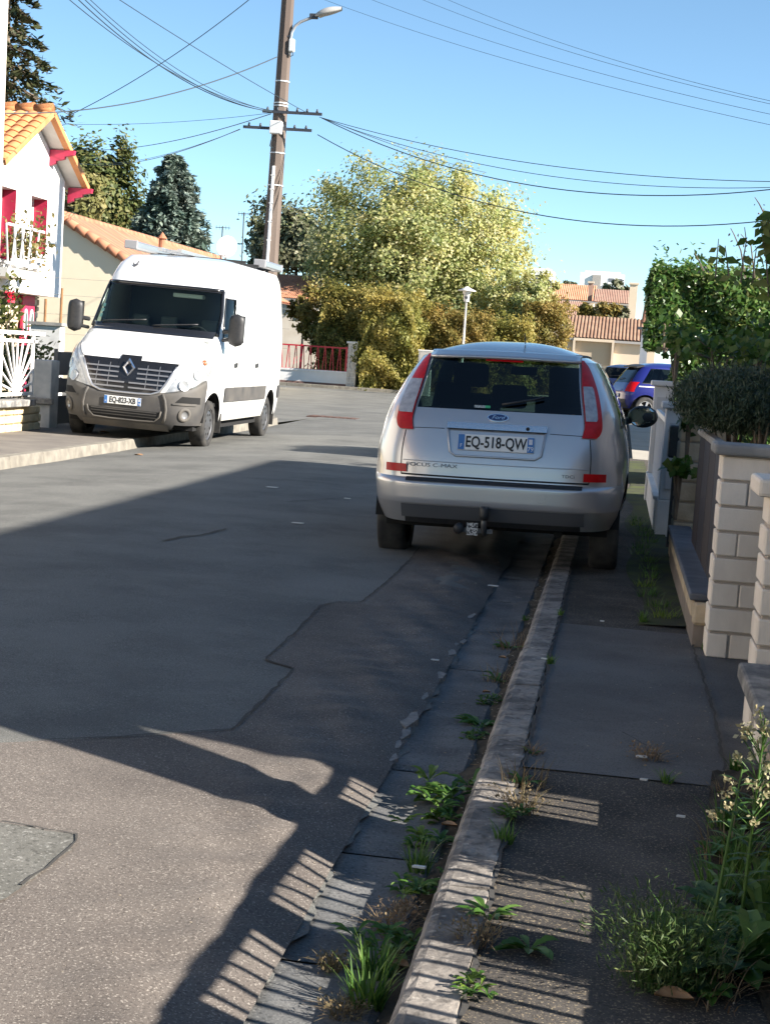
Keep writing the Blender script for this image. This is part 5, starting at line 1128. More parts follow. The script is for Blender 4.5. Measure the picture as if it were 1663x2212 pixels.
rlen = math.hypot(XE - XR_, ZR - ZEc); ang = math.atan2(ZR - ZEc, XE - XR_)
def tile_run(L, r=.11, n=6, steps=1): return MB().grid(lambda u, v: (L * v, r * math.cos(math.pi * u), .8 * r * math.sin(math.pi * u)), n, steps)
tr = tile_run(rlen).mesh('tile_run', TER2); tr1 = tile_run(rlen).mesh('tile_run', TER)
nrun = int((Y2 - YC) / .24)
for k in range(nrun): inst('tile_run', tr if (k * 7 % 5) < 2 or k > 26 else tr1, ch, (0, .14 + k * .24, ZR + .01), (0, ang, 0))
vt = MB().tube([(0, 0, 0), (.38, 0, 0)], [.10, .125], 8).mesh('verge_tile', TER2, smooth=True)
for k in range(int(rlen / .34)): inst('verge_tile', vt, ch, (k * .34 * math.cos(ang), -.02, ZR - k * .34 * math.sin(ang) + .03), (0, ang, 0))
rt_ = MB().tube([(0, 0, 0), (0, .42, 0)], [.12, .14], 8).mesh('ridge_tile', TER2, smooth=True)
for k in range(42): inst('ridge_tile', rt_, ch, (0, k * .41, ZR + .03))
q = at(350, 522, 45); MB().lathe([(.1, -.4), (.1, .1), (.16, .1), (.001, .3)], 10).build('roof_vent', TER2, ch).location = (q.x - XR_, 5, q.z)
q = at(487, 531, 48); sd_ = empty('satellite_dish', q, 0, 'white satellite dish rising behind the van roof', 'satellite dish')
MB().lathe([(.001, .0), (.15, .015), (.27, .05), (.35, .09), (.35, .10), (.27, .06), (.001, .012)], 24, 'y').xf(Matrix.Rotation(R(38), 4, 'Z') @ Matrix.Rotation(R(15), 4, 'X') @ Matrix.Diagonal((1, -1, 1, 1))).build('dish', mat('dish_white', (.8, .8, .78), .5), sd_, smooth=True); MB().tube([(0, .1, -2.4), (0, .1, 0)], .03, 8).build('mast', GPM, sd_); MB().tube([(0, 0, -.3), (.1, -.35, -.1)], .015, 6).build('feed_arm', GPM, sd_)
for (x, y0, y1, Y_, lb) in ((527, 458, 560, 56, 'tall thin television antenna left of the pole'), (481, 488, 545, 56, 'short television antenna above the satellite dish')):
    a, b = at(x, y0, Y_), at(x - 4, y1, Y_); an = empty('tv_antenna', (b.x, Y_, b.z - 1.0), 0, lb, 'antenna'); H_ = a.z - b.z + 1.0
    MB().tube([(0, 0, 0), (a.x - b.x, 0, H_)], .025, 6).build('mast', IRON, an); MB().tube([(-.25, .0, H_ - .05), (.3, 0, H_ - .05)], .012, 5).build('boom', IRON, an)
    for k in range(5): MB().tube([(-.22 + k * .12, -.14, H_ - .05), (-.22 + k * .12, .14, H_ - .05)], .008, 4).build('antenna_element', IRON, an); MB().tube([(-.22 + k * .12, 0, H_ - .13), (-.22 + k * .12, 0, H_ + .03)], .008, 4).build('antenna_element', IRON, an)
# ================================================================== far houses
random.seed(31)
def far_house(name, x0, x1, Y, depth, ye, yr_, wallm, tilem, label, base_y=None, wins=(), n=None, overhang=.25, z0=0.0, rdep=None):
    """house front facing us between pixel columns x0..x1 at distance Y, eave and ridge rows given in pixels at the left end"""
    a, b = at(x0, ye, Y), at(x1, ye + (x1 - x0) * .0664, Y); zt = a.z; zr = at(x0, yr_, Y + depth).z; W = b.x - a.x
    e = empty(name, (a.x, Y, z0), 0, label, 'house')
    MB().box((.1, 0, 0), (W - .1, depth * 2, zt - z0)).build('wall', wallm, e)
    rf = MB().add([(0, -overhang, zt - z0), (W, -overhang, zt - z0), (W, depth, zr - z0), (0, depth, zr - z0), (0, depth * 2, zt - z0), (W, depth * 2, zt - z0)], [(0, 1, 2, 3), (3, 2, 5, 4)]).build('roof', tilem, e)
    for sx in (.1, W - .1): MB().add([(sx, 0, zt - z0), (sx, depth * 2, zt - z0), (sx, depth, zr - z0 - .05)], [(0, 1, 2)]).build('gable_wall', wallm, e)
    L = math.hypot(depth + overhang, zr - zt); a_ = math.atan2(zr - zt, depth + overhang); n = n or int(W / .26); st = W / n
    me = MB().grid(lambda u, v: (st * .46 * math.cos(math.pi * (1 - u)), L * v, st * .42 * math.sin(math.pi * u)), 5, 1).mesh('tile_run', tilem)
    for k in range(n): inst('tile_run', me, rf, ((k + .5) * st, -overhang, zt - z0 + .005), (a_, 0, 0))
    MB().box((0, -overhang - .02, zt - z0 - .14), (W, -overhang + .04, zt - z0 - .01)).build('eave_gutter', mat('gutter_zinc', (.35, .33, .31), .6), e)
    for (wx0, wx1, wy0, wy1, kind) in wins:
        p, q = at(wx0, wy0, Y), at(wx1, wy1, Y); w_ = empty('window' if kind == 'w' else 'porch_opening', (p.x - a.x, -.02, q.z - z0)); w_.parent = e; ww, hh = q.x - p.x, p.z - q.z
        if kind == 'w':
            MB().box((-.06, 0, -.06), (ww + .06, .05, hh + .06)).build('frame', mat('win_frame_white', (.75, .75, .73), .5), w_); MB().box((0, -.02, 0), (ww, 0, hh)).build('pane', mat('win_dark', (.03, .035, .04), .08), w_)
        else:
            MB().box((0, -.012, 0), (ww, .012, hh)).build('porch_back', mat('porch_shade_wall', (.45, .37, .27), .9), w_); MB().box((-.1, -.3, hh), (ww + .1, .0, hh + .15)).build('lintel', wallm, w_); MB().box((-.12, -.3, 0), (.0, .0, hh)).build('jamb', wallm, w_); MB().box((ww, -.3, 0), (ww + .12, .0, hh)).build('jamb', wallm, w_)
    return e, W, zr
BT = mat('brown_tile', (.235, .135, .085), .9, col2=(.33, .2, .13), scale=1.5, detail=7); OTF = mat('far_orange_tile', (.52, .24, .13), .9, col2=(.62, .32, .19), scale=1.2, detail=6); BT2 = mat('brown_tile_far', (.34, .2, .145), .9, col2=(.42, .26, .19), scale=1, detail=6)
CW = mat('far_cream', (.62, .50, .37), .9, col2=(.66, .55, .42), scale=.7)
far_house('brown_roof_house', 1218, 1420, 86, 3.2, 728, 681, CW, BT, 'low cream house with brown barrel tile roof behind the parked cars', wins=((1243, 1318, 735, 790, 'p'),), n=26)
far_house('orange_roof_house', 1186, 1285, 128, 3.4, 645, 612, CW, OTF, 'house with bright orange tile roof and a small skylight', wins=((1150, 1175, 665, 690, 'w'),), n=24)
far_house('beige_terrace_house', 1282, 1372, 122, 3.0, 652, 624, CW, BT2, 'beige terraced house with a dark window behind the bushes', wins=((1321, 1334, 658, 682, 'w'), (1345, 1352, 660, 676, 'w')), n=24)
far_house('annex_house', 1150, 1262, 116, 3.2, 676, 646, CW, BT2, 'lower brown roofed annex in front of the orange roof', wins=((1180, 1190, 690, 700, 'w'),), n=26)
far_house('dark_red_house', 1096, 1195, 134, 3.2, 644, 618, CW, mat('dark_red_tile', (.26, .12, .09), .9, col2=(.33, .17, .13), scale=1.2), 'dark red roofed house left of the orange roof', wins=((1120, 1128, 652, 664, 'w'),), n=24)
for (x, y, Y_, w_, h_, lb) in ((1369, 616, 121, .6, 2.0, 'cream chimney block on the beige terraced house'), (1277, 613, 127, .35, .6, 'small chimney at the end of the orange roof'), (1165, 612, 133, .5, .8, 'reddish chimney on the dark red roof')):
    q = at(x, y, Y_); c = empty('chimney', (q.x, Y_ - 1.2, q.z - h_), 0, lb, 'chimney'); MB().box((-w_ / 2, 0, -.8), (w_ / 2, w_, h_)).build('stack', CW if 'cream' in lb else BT2, c); MB().box((-w_ / 2 - .08, -.08, h_), (w_ / 2 + .08, w_ + .08, h_ + .15)).build('cap', CW, c)
for (x, y, Y_, lb) in ((1276, 630, 126, 'skylight'),): pass
# terracotta gable edge with grey downpipe post just left of the hedge
q = at(1388, 780, 62); po = empty('porch_post', (q.x, 62, 0), 0, 'grey porch post with an orange tile edge left of the hedge', 'post'); zt = at(1395, 712, 62).z; MB().box((-.14, -.14, 0), (.14, .14, zt)).build('shaft', GPM, po); MB().box((-.3, -.25, zt), (.5, .25, zt + .1)).build('ledge', IRON, po)
MB().grid(lambda u, v: (-.15 + .3 * math.cos(math.pi * (1 - u)) + .25 + .1 * v, 1.2 * v, zt + .1 + .2 * math.sin(math.pi * u) + .9 * v), 8, 1).build('tile', TER2, po)
# towers far behind
TW = mat('tower_white', (.80, .80, .79), .8); TG = mat('tower_grey', (.36, .33, .3), .9); TD = mat('tower_opening', (.14, .15, .17), .6)
for (x0, x1, y0, Y_, lb, cols) in ((1128, 1196, 581, 420, 'white tower block half hidden behind the golden tree', 3), (1254, 1350, 587, 450, 'wide white tower block with a grey stair shaft', 5)):
    a, b = at(x0, y0, Y_), at(x1, y0 + 5, Y_); W = b.x - a.x; e = empty('tower_block', (a.x, Y_, 0), 0, lb, 'tower block', 'far tower blocks'); H_ = a.z
    MB().box((0, 0, 0), (W, 12, H_)).build('wall', TW, e); MB().box((W * .1, 2, H_), (W * .9, 8, H_ + .6)).build('roof', TW, e)
    if cols == 5: MB().box((W * .28, -.6, 0), (W * .47, 0, H_ - .6)).build('stair_shaft', TG, e)
    for r_ in range(6):
        z = H_ - 2.4 - r_ * 2.8
        for c in range(cols):
            x = W * (.06 + .88 * (c + .3) / cols)
            if cols == 5 and W * .22 < x < W * .5: continue
            if cols == 5 and c == 0: continue
            w_ = empty('window', (x, 0, z)); w_.parent = e; MB().box((0, -.1, 0), (W * .13, -.02, 1.1)).build('pane', TD, w_); MB().box((-.1, -.9, -.5), (W * .13 + .1, -.1, -.1)).build('sill', TW, w_)
# orange house beyond the van with the red fence on its white wall
YH = 66
H3, W3, zr3 = far_house('orange_tiled_house', 560, 694, YH + 2, 3.5, 640, 590, mat('stone_white', (.62, .55, .45), .9, col2=(.7, .64, .55), scale=2), TER2, 'orange tiled house behind the red fence', wins=((640, 660, 668, 690, 'w'),), n=36)
q0, q1 = at(585, 833, 61.0), at(766, 833, 61.0); zt = at(690, 803, 61.0).z
rw = empty('white_fence_wall', (q0.x, 61.0, .08), 0, 'low white wall below the red fence', 'wall'); W = q1.x - q0.x
MB().box((0, 0, 0), (W, .2, zt - .08)).build('wall_core', WHITE, rw); MB().box((-.02, -.04, zt - .078), (W - .35, .24, zt)).build('coping_stone', WHITE, rw); MB().box((0, -.012, -.06), (W, .0, .1)).build('plinth', mat('plinth_rust', (.2, .12, .1), .9), rw)
RED_ = mat('red_fence_paint', (.48, .02, .04), .5); rfn = empty('red_fence', (q0.x, 61.1, zt), 0, 'red metal fence with slanting bars on the white wall', 'fence'); hF = at(690, 745, 61).z - zt
for z in (.06, hF - .06): MB().box((0, -.03, z - .03), (W - .38, .03, z + .03)).build('rail', RED_, rfn)
k = 0; x = .1
while x < W - .5: MB().bar((x, 0, .08), (x + (.06 if k % 2 else -.06), 0, hF - .08), .03, .03).build('fence_bar', RED_, rfn); x += .15; k += 1
for x in (.05, 1.15, W - .42): MB().box((x - .04, -.04, 0), (x + .04, .04, hF)).build('fence_post', RED_, rfn)
wp = empty('white_stone_pillar', (q1.x - .36, 60.95, .08), 0, 'white stone pillar at the end of the red fence', 'pillar'); hp = at(750, 741, 61).z - .08
MB().box((0.02, .02, 0), (.38, .38, hp)).build('core', WHITE, wp)
for r_ in range(9):
    x = 0
    while x < .39: w_ = random.uniform(.12, .22); x2 = min(.4, x + w_); MB().box((x + .008, random.uniform(-.03, .0), r_ * hp / 9 + .01), (x2 - .008, .2, (r_ + 1) * hp / 9 - .01)).build('stone', mat('white_stone', (.66, .64, .6), .95, col2=(.55, .52, .48), scale=8, bump=.6), wp, bevel=.015); x = x2
MB().box((-.05, -.06, hp), (.46, .46, hp + .08)).build('cap_stone', WHITE, wp)
q = at(918, 772, 58); mb_ = empty('meter_cabinet', (q.x, 58, .0), 0, 'small white meter cabinet in front of the golden hedge', 'cabinet'); MB().box((-.25, 0, 0), (.25, .25, q.z + .25)).build('cabinet_body', WHITE, mb_, bevel=.01); MB().box((-.2, -.012, q.z - .2), (.2, 0, q.z + .2)).build('cabinet_door', mat('cabinet_grey', (.4, .38, .35), .7), mb_); MB().box((-.28, -.03, q.z + .252), (.28, .28, q.z + .29)).build('cap', WHITE, mb_)
# ================================================================== parked cars on the forecourt
def make_hatch(name, loc, rz, label, col, glass_t=(.12, .14, .15), metal=.2, plate_col=(.75, .75, .72), H=1.5, spoke=5, spoiler=True, lamp=(.5, .01, .015), stripe=False):
    PT = paint('paint_' + '%d_%d_%d' % tuple(int(c * 99) for c in col), col, metal=metal); GL = glassmat('hatch_glass', glass_t, .8); RED = MATS['red_lens']; SEAM = MATS['panel_gap']
    k = H / 1.5
    S = Shell([(.28, .10), (.45, .0), (.65, .0), (.85, .06), (.95, .12), (1.36 * k, .45), (1.42 * k, .55)], [(.28, 3.5), (.5, 3.62), (.7, 3.55), (.85, 3.2), (.95, 2.85), (1.36 * k, 2.15), (1.42 * k, 2.0)],
              [(.28, .76), (.45, .81), (.7, .825), (.95, .79), (1.36 * k, .60), (1.42 * k, .55)], 6, 4, 1.75)
    e = empty(name, loc, rz, label, 'car', 'cars parked beyond the white gate posts'); zr = 1.36 * k; ar = ((.55, .30, .36), (3.0, .30, .36))
    S.body(-4, 4, .28, .95, ar, 200, 12).build('body', PT, e, smooth=True)
    S.xpatch(-.60, .60, .30, .52, 20, 4, .01).build('rear_bumper', mat('bumper_dark', (.04, .04, .045), .6), e, smooth=True)
    win = interp([(.95, .60), (zr, .47)]); dp = interp([(.95, .42), (zr, .72)]); ap = interp([(.95, 2.45), (zr, 1.95)]); ap2 = interp([(.95, .68), (zr, .5)])
    S.xpatch(lambda z: -win(z), win, .95, zr, 16, 8, -.003).build('rear_window', GL, e, smooth=True)
    S.xpatch(lambda z: ap2(z), lambda z: -ap2(z), .95, zr, 16, 8, -.003, True).build('windscreen', GL, e, smooth=True)
    for sd in (-1, 1):
        S.patch(lambda z: sd * S.qx(win(z), z), lambda z: S.qy(dp(z), z, sd), .95, zr, 12, 8).build('rear_pillar', PT, e, smooth=True)
        S.ypatch(dp, lambda z: 1.42, .97, zr - .03, sd, 10, 6, -.003).build('side_window', GL, e, smooth=True); S.ypatch(lambda z: 1.5, lambda z: ap(z) - .02, .97, zr - .03, sd, 10, 6, -.003).build('side_window', GL, e, smooth=True)
        S.ypatch(lambda z: 1.42, lambda z: 1.5, .95, zr, sd, 3, 6).build('door_pillar', BLACKP, e, smooth=True)
        S.ypatch(dp, lambda z: ap(z) - .02, .95, .97, sd, 20, 1).build('window_ledge', BLACKP, e); S.ypatch(dp, lambda z: ap(z) - .02, zr - .03, zr, sd, 20, 1).build('roof_rail', PT, e, smooth=True)
        S.patch(lambda z: S.wrap(S.qy(ap(z) - .02, z, sd)), lambda z: S.qx(sd * ap2(z), z, True), .95, zr, 6, 8).build('windscreen_pillar', PT, e, smooth=True)
        S.xpatch(lambda z: sd * (.56 - (z - .75) * .05), lambda z: sd * (.745 - (z - .75) * .1), .72, .98, 6, 8, .008).build('tail_light', RED, e, smooth=True)
        if stripe: S.ypatch(.35, 2.3, .86, .885, sd, 20, 1, .006).build('white_stripe', mat('stripe_white', (.8, .8, .8), .4), e)
        MB().ball((sd * .9, 2.3, 1.0), .09, 10, 6, (1, .6, .7)).build('door_mirror', PT, e, smooth=True)
        strip_on(S, [(S.qy(1.45, .4, sd), .4), (S.qy(1.45, .95, sd), .95)], .006, 0, SEAM, 'door_gap', e)
    S.roof(zr, .13 * k, n=80).build('roof', PT, e, smooth=True)
    if spoiler: MB().grid(lambda u, v: (-.5 + u, .34 + .2 * v, zr + .02 + .05 * v - .02 * (2 * u - 1) ** 2), 12, 2).build('roof_spoiler', BLACKP, e, recalc=True, solid=.04)
    pc = S.P(0, .6, .016); MB().box((-.26, pc.y - .012, .55), (.26, pc.y, .66)).build('number_plate', mat('plate_%d' % int(plate_col[2] * 99), plate_col, .4), e)
    strip_on(S, [(S.qx(-.3, 1.02), 1.02), (S.qx(.1, 1.06), 1.06)], .015, .015, BLACKP, 'rear_wiper', e)
    MB().box((-.68, .4, .22), (.68, 3.3, .3)).build('underbody', UNDER, e); MB().box((-.7, .2, .6), (.7, 2.7, .64)).build('cabin_floor', UNDER, e)
    for sx in (-.35, .35): MB().box((sx - .22, 1.5, .62), (sx + .22, 1.62, 1.2)).build('seat', UNDER, e, bevel=.04)
    for x in (-.70, .70):
        for y in (.55, 3.0): make_wheel(e, x + (.03 if x > 0 else -.03), y, .30, .19, 1 if x > 0 else -1, spoke, rim=ALLOY if spoke else RIMG)
    for s_ in (-1, 1):
        for yc in (.55, 3.0): MB().grid(lambda u, v: (s_ * (.55 + .24 * v), yc + .35 * math.cos(math.pi * u), .30 + .35 * math.sin(math.pi * u)), 16, 1).build('wheel_arch_liner', UNDER, e, smooth=True)
    return e
q = gnd(1352, 903, .2)
make_hatch('parked_car', (q.x - .32, q.y, .2), R(-70), 'bright blue small car with black spoiler and white wheel spokes', (.014, .02, .17), stripe=True, H=1.53)
q = gnd(1325, 872, .2); make_hatch('parked_car', (q.x, q.y, .2), R(-14), 'dark blue hatchback with a yellow plate next to the bright blue car', (.022, .03, .085), plate_col=(.7, .42, .03), H=1.5, spoiler=False, glass_t=(.3, .33, .33))
q = gnd(1350, 866, .2); make_hatch('parked_car', (q.x + .1, q.y + 3, .2), R(-14), 'dark red car whose roof shows behind the dark blue one', (.12, .02, .025), H=1.5, spoiler=False)
q = gnd(1362, 862, .2); make_hatch('parked_car', (q.x + .3, q.y + 8, .2), R(-20), 'pale grey car furthest back in the parked row', (.42, .43, .45), H=1.6, spoiler=False)
# ================================================================== TREES, HEDGES, SHRUBS
BARK = mat('bark', (.12, .09, .065), .95, col2=(.18, .14, .10), scale=6, bump=.8)
def tree(name, c, rad, Y, n, size, lm, label, seed, clumps=150, csize=.2, base=0.0, trunk=.18, lump=.2, limbs=12, shell=.5, jitter=.6, aspect=1.7, bottom=-1.0):
    """broadleaf tree: tapered trunk, limbs and a crown of separate leaves in clumps"""
    rng = np.random.default_rng(seed); e = empty(name, (c.x, Y, base), 0, label, 'tree'); zc = c.z - base; rnd = random.Random(seed)
    t = MB().tube([(0, 0, 0), (.05 * rad[0], 0, zc * .5), (0, .03 * rad[0], zc + rad[2] * .4)], [trunk, trunk * .75, trunk * .25], 8)
    for k in range(limbs):
        a = 6.283 * k / limbs + rnd.random(); h = zc - rad[2] * rnd.uniform(.1, .7); d = rnd.uniform(.5, .85); z2 = zc + rad[2] * rnd.uniform(-.2, .7)
        t.tube([(0, 0, max(.3, h)), (rad[0] * d * .5 * math.cos(a), rad[1] * d * .5 * math.sin(a), (max(.3, h) + z2) / 2 - .1), (rad[0] * d * math.cos(a), rad[1] * d * math.sin(a), z2)], [trunk * .45, trunk * .28, trunk * .08], 5)
    t.build('trunk', BARK, e, smooth=True)
    P, N = crown_points(n, rad, rng, clumps, csize, shell, lump, bottom=bottom); P[:, 2] += zc; P[:, 2] = np.maximum(P[:, 2], .05)
    link('crown', leaf_mesh('crown', P, N, size, lm, rng, aspect, jitter), e); return e
def conifer(name, px, top_y, base_y, half_px, Y, lm, label, seed, tiers=22, n=14000, size=.12, droop=.35, base=0.0, taper=.85):
    """spruce: whorls of drooping boughs carrying short needle sprays"""
    rng = np.random.default_rng(seed); tp = at(px, top_y, Y); bt = at(px, base_y, Y); Rm = half_px * Y / F; H = tp.z - base; h0 = bt.z - base
    e = empty(name, (tp.x, Y, base), 0, label, 'tree'); MB().tube([(0, 0, 0), (0, 0, H)], [.2, .02], 8).build('trunk', BARK, e, smooth=True)
    Ps, As, Ns = [], [], []; br = MB()
    for k in range(tiers):
        f = (k + .3) / tiers; z = h0 + (H - h0) * f; r = Rm * (1 - f) ** taper * rng.uniform(.8, 1.12) + .12; nb = max(5, int(11 * (1 - f) + 4))
        for b in range(nb):
            a = 6.283 * b / nb + k * 1.3 + rng.uniform(-.25, .25); L = r * rng.uniform(.72, 1.1); m = max(6, int(n / tiers / nb * (.4 + 1.2 * (1 - f))))
            s = rng.uniform(.12, 1, m) ** .8; side = rng.normal(0, 1, m) * .16 * L * (1.1 - s * .7)
            d = np.array([math.cos(a), math.sin(a), 0]); tt = np.array([-math.sin(a), math.cos(a), 0])
            zz = z - droop * L * s ** 1.4 + .22 * L * np.maximum(0, s - .75) + rng.normal(0, .05 * L + .02, m) - np.abs(side) * .3
            Ps.append(d * (L * s)[:, None] + tt * side[:, None] + np.stack([0 * s, 0 * s, zz], 1))
            As.append(d + tt * np.sign(side)[:, None] * .7 + np.array([0, 0, -.15])); Ns.append(np.tile([0, 0, 1.], (m, 1)))
            br.tube([(0, 0, z), (d[0] * L * .9, d[1] * L * .9, z - droop * L * .8)], [.035, .01], 4)
    br.build('limbs', BARK, e); P = np.concatenate(Ps)
    link('crown', leaf_mesh('crown', P, np.concatenate(Ns), size, lm, rng, 2.6, .5, A=np.concatenate(As)), e); return e
def hedge(name, x0, x1, y0, y1, z0, z1, n, size, lm, label, seed, cat='hedge', core=None, rough=.12, aspect=1.8, sides=('front', 'left', 'top', 'right'), jitter=.7, clump=.5, round_=0.0):
    """clipped or loose hedge: leaves crowded near the faces of a block, a solid dark core added inside"""
    rng = np.random.default_rng(seed); e = empty(name, (x0, y0, z0), 0, label, cat); W, D, H = x1 - x0, y1 - y0, z1 - z0; Ps, Ns = [], []
    ar = {'front': W * H, 'left': D * H, 'right': D * H, 'top': W * D}; tot = sum(ar[s] for s in sides)
    for s in sides:
        m = int(n * ar[s] / tot); u, v = rng.uniform(0, 1, m), rng.uniform(0, 1, m)
        w = np.abs(rng.normal(0, 1, m)) * rough * 1.3
        bump = rough * (np.sin(u * W * 2.1 + v * H * 1.3 + seed) * np.sin(v * H * 2.7 + seed * 2) + .6 * np.sin(u * W * 5.3 + 1) * np.sin(v * H * 6.1))
        sc_ = np.sqrt(np.maximum(0, 1 - round_ * (2 * u - 1) ** 4)) if s == 'front' else 1.0
        dep = w + bump * 1.0
        if s == 'front': p = np.stack([u * W, dep, v * H * sc_], 1); nn = [0, -1, .35]
        elif s == 'left': p = np.stack([dep, u * D, v * H], 1); nn = [-1, 0, .35]
        elif s == 'right': p = np.stack([W - dep, u * D, v * H], 1); nn = [1, 0, .35]
        else: p = np.stack([u * W, v * D, H - dep + rng.exponential(.06, m) * (rng.uniform(0, 1, m) < .3)], 1); nn = [0, 0, 1]
        Ps.append(p); Ns.append(np.tile(np.array(nn, float), (m, 1)))
    link('foliage', leaf_mesh('foliage', np.concatenate(Ps), np.concatenate(Ns), size, lm, rng, aspect, jitter), e)
    i = rough * 2.2; MB().box((i, i, 0), (W - i, D - i, H - i * 1.4)).build('inner_core', core or mat('hedge_inside', (.02, .022, .012), 1.0), e); return e  # solid dark block added inside so nothing shows through the leaves
G = lambda n, *c, **k: leafmat(n, list(c), **k)
GOLD = G('leaf_gold_green', (.42, .42, .15), (.55, .52, .20), (.66, .61, .32), (.30, .35, .10), (.62, .58, .36), trans=.45)
tree('golden_tree', at(900, 562, 72), (5.3, 4.5, 4.7), 72, 105000, .105, GOLD, 'big rounded tree with yellow green autumn leaves beyond the silver car', 11, clumps=380, csize=.13, trunk=.26, lump=.10, shell=.45)
tree('golden_tree', at(1010, 690, 70), (3.0, 2.5, 2.3), 70, 26000, .10, GOLD, 'lower leafy bough mass of yellow green right of the lamp post', 12, clumps=110, csize=.2, trunk=.12)
OLIVE = G('leaf_olive_grey', (.11, .12, .07), (.16, .165, .09), (.2, .2, .12), (.07, .085, .05), trans=.2)
tree('olive_tree', at(640, 530, 92), (2.9, 2.6, 2.5), 92, 11000, .2, OLIVE, 'grey green tree right of the utility pole', 13, clumps=70, trunk=.2); tree('olive_tree', at(575, 552, 96), (1.2, 1.4, 1.5), 96, 3000, .2, OLIVE, 'small grey green tree just left of the pole foot', 14, clumps=30, trunk=.12)
LEFTG = G('leaf_mid_green', (.075, .10, .035), (.12, .145, .05), (.17, .18, .065), (.19, .165, .055), trans=.25)
tree('green_tree', at(212, 425, 66), (1.75, 1.7, 2.4), 66, 12000, .15, LEFTG, 'tall mid green tree between white gable and blue spruce', 15, clumps=80, trunk=.2)
tree('green_tree', at(270, 500, 68), (1.2, 1.3, 1.4), 68, 6000, .15, G('leaf_dark_green', (.03, .045, .02), (.05, .07, .03), (.07, .09, .035), trans=.15), 'dark low tree left of the blue spruce', 16, clumps=40, trunk=.15)
tree('yellow_shrub', at(175, 440, 52), (.95, .9, 1.0), 52, 5000, .12, G('leaf_khaki', (.2, .18, .06), (.28, .24, .09), (.35, .3, .13), trans=.3), 'khaki yellow shrub beside the white gable corner', 17, clumps=35, trunk=.08)
conifer('blue_spruce', 378, 330, 570, 118, 63, G('needle_blue', (.10, .14, .125), (.16, .205, .18), (.2, .25, .21), (.26, .3, .25), trans=.1), 'blue green spruce left of the utility pole', 18, 24, 24000, .13, taper=.62)
conifer('dark_spruce', 25, -90, 420, 225, 46, G('needle_dark', (.035, .05, .025), (.06, .07, .03), (.09, .085, .04), (.1, .075, .05), trans=.1), 'dark spruce rising behind the white house at the upper left', 19, 13, 8500, .115, droop=.5, taper=.7)
HG = G('leaf_hornbeam', (.28, .24, .055), (.40, .34, .085), (.52, .44, .14), (.20, .20, .05), (.58, .5, .21), trans=.45); HGG = G('leaf_hedge_green', (.13, .14, .04), (.22, .2, .055), (.32, .27, .075), (.42, .34, .10), trans=.4); HB = G('leaf_hedge_brown', (.25, .18, .05), (.36, .25, .075), (.24, .2, .05), (.44, .34, .12), trans=.4)
def px_hedge(x0, x1, yt, Y, D, n, size, lm, label, seed, **k):
    a, b = at(x0, yt, Y), at(x1, yt + (x1 - x0) * .0664, Y); return hedge('hornbeam_hedge', a.x, b.x, Y, Y + D, .0, (a.z + b.z) / 2, n, size, lm, label, seed, rough=.38, **k)
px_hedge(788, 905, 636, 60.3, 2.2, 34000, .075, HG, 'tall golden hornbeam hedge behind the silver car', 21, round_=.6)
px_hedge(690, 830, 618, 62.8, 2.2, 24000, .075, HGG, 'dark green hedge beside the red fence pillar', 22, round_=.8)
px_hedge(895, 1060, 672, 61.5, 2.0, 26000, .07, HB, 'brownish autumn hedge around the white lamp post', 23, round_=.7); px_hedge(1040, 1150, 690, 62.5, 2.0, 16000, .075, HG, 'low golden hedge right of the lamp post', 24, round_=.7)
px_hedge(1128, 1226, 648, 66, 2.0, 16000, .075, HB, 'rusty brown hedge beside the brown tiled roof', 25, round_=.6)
tree('roadside_shrub', at(1140, 660, 68), (1.3, 1.2, 1.5), 68, 9000, .09, GOLD, 'loose yellow shrub left of the brown roof', 26, clumps=35, trunk=.07)
tree('roadside_shrub', at(655, 665, 65), (.9, .8, 1.0), 65, 2500, .12, HB, 'thin rusty shrub in front of the orange tiled house', 27, clumps=24, trunk=.06); tree('roadside_shrub', at(690, 720, 64), (.7, .6, .8), 64, 2500, .11, HGG, 'dark shrub behind the red fence', 28, clumps=20, trunk=.05)
for i, (x, y, r_, lb) in enumerate(((1305, 683, .9, 'brown bush in front of the beige terraced house'), (1338, 690, .7, 'dark bush below the beige house windows'), (1275, 678, .8, 'small bush before the annex roof'))): tree('far_bush', at(x, y, 112), (r_ * 1.3, r_, r_), 112, 1500, .22, HB if i != 1 else OLIVE, lb, 30 + i, clumps=18, trunk=.06)
for i, (x, y, r_, lb) in enumerate(((1325, 626, 1.6, 'dark tree in front of the wide tower'), (1165, 616, 1.2, 'dark tree before the left tower'), (1228, 620, 1.0, 'low dark tree between the towers'))): tree('far_tree', at(x, y, 260), (r_ * 1.3, r_, r_), 260, 900, .6, OLIVE, lb, 40 + i, clumps=24, trunk=.2)
# right side: clipped laurel hedge, vine, rosemary, wispy shoots
LAU = G('leaf_laurel', (.05, .10, .025), (.085, .17, .035), (.12, .23, .05), (.18, .27, .075), (.3, .3, .1), trans=.35, rough=.35, spec=.5)
a = at(1412, 572, 19.5); b = at(1486, 572, 19.5)
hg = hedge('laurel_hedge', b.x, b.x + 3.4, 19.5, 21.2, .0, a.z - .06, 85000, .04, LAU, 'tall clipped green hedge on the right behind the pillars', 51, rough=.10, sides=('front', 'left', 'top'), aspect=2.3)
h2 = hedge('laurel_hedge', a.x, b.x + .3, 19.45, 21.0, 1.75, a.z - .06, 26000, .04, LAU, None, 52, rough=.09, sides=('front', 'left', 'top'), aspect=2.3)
for ch_ in [o for o in COL.objects if o.parent == h2]: ch_.parent = hg; ch_.location = h2.location - hg.location
bpy.data.objects.remove(h2)
VIN = G('leaf_vine', (.035, .075, .012), (.055, .12, .018), (.09, .16, .03), (.16, .2, .05), trans=.4, rough=.4)
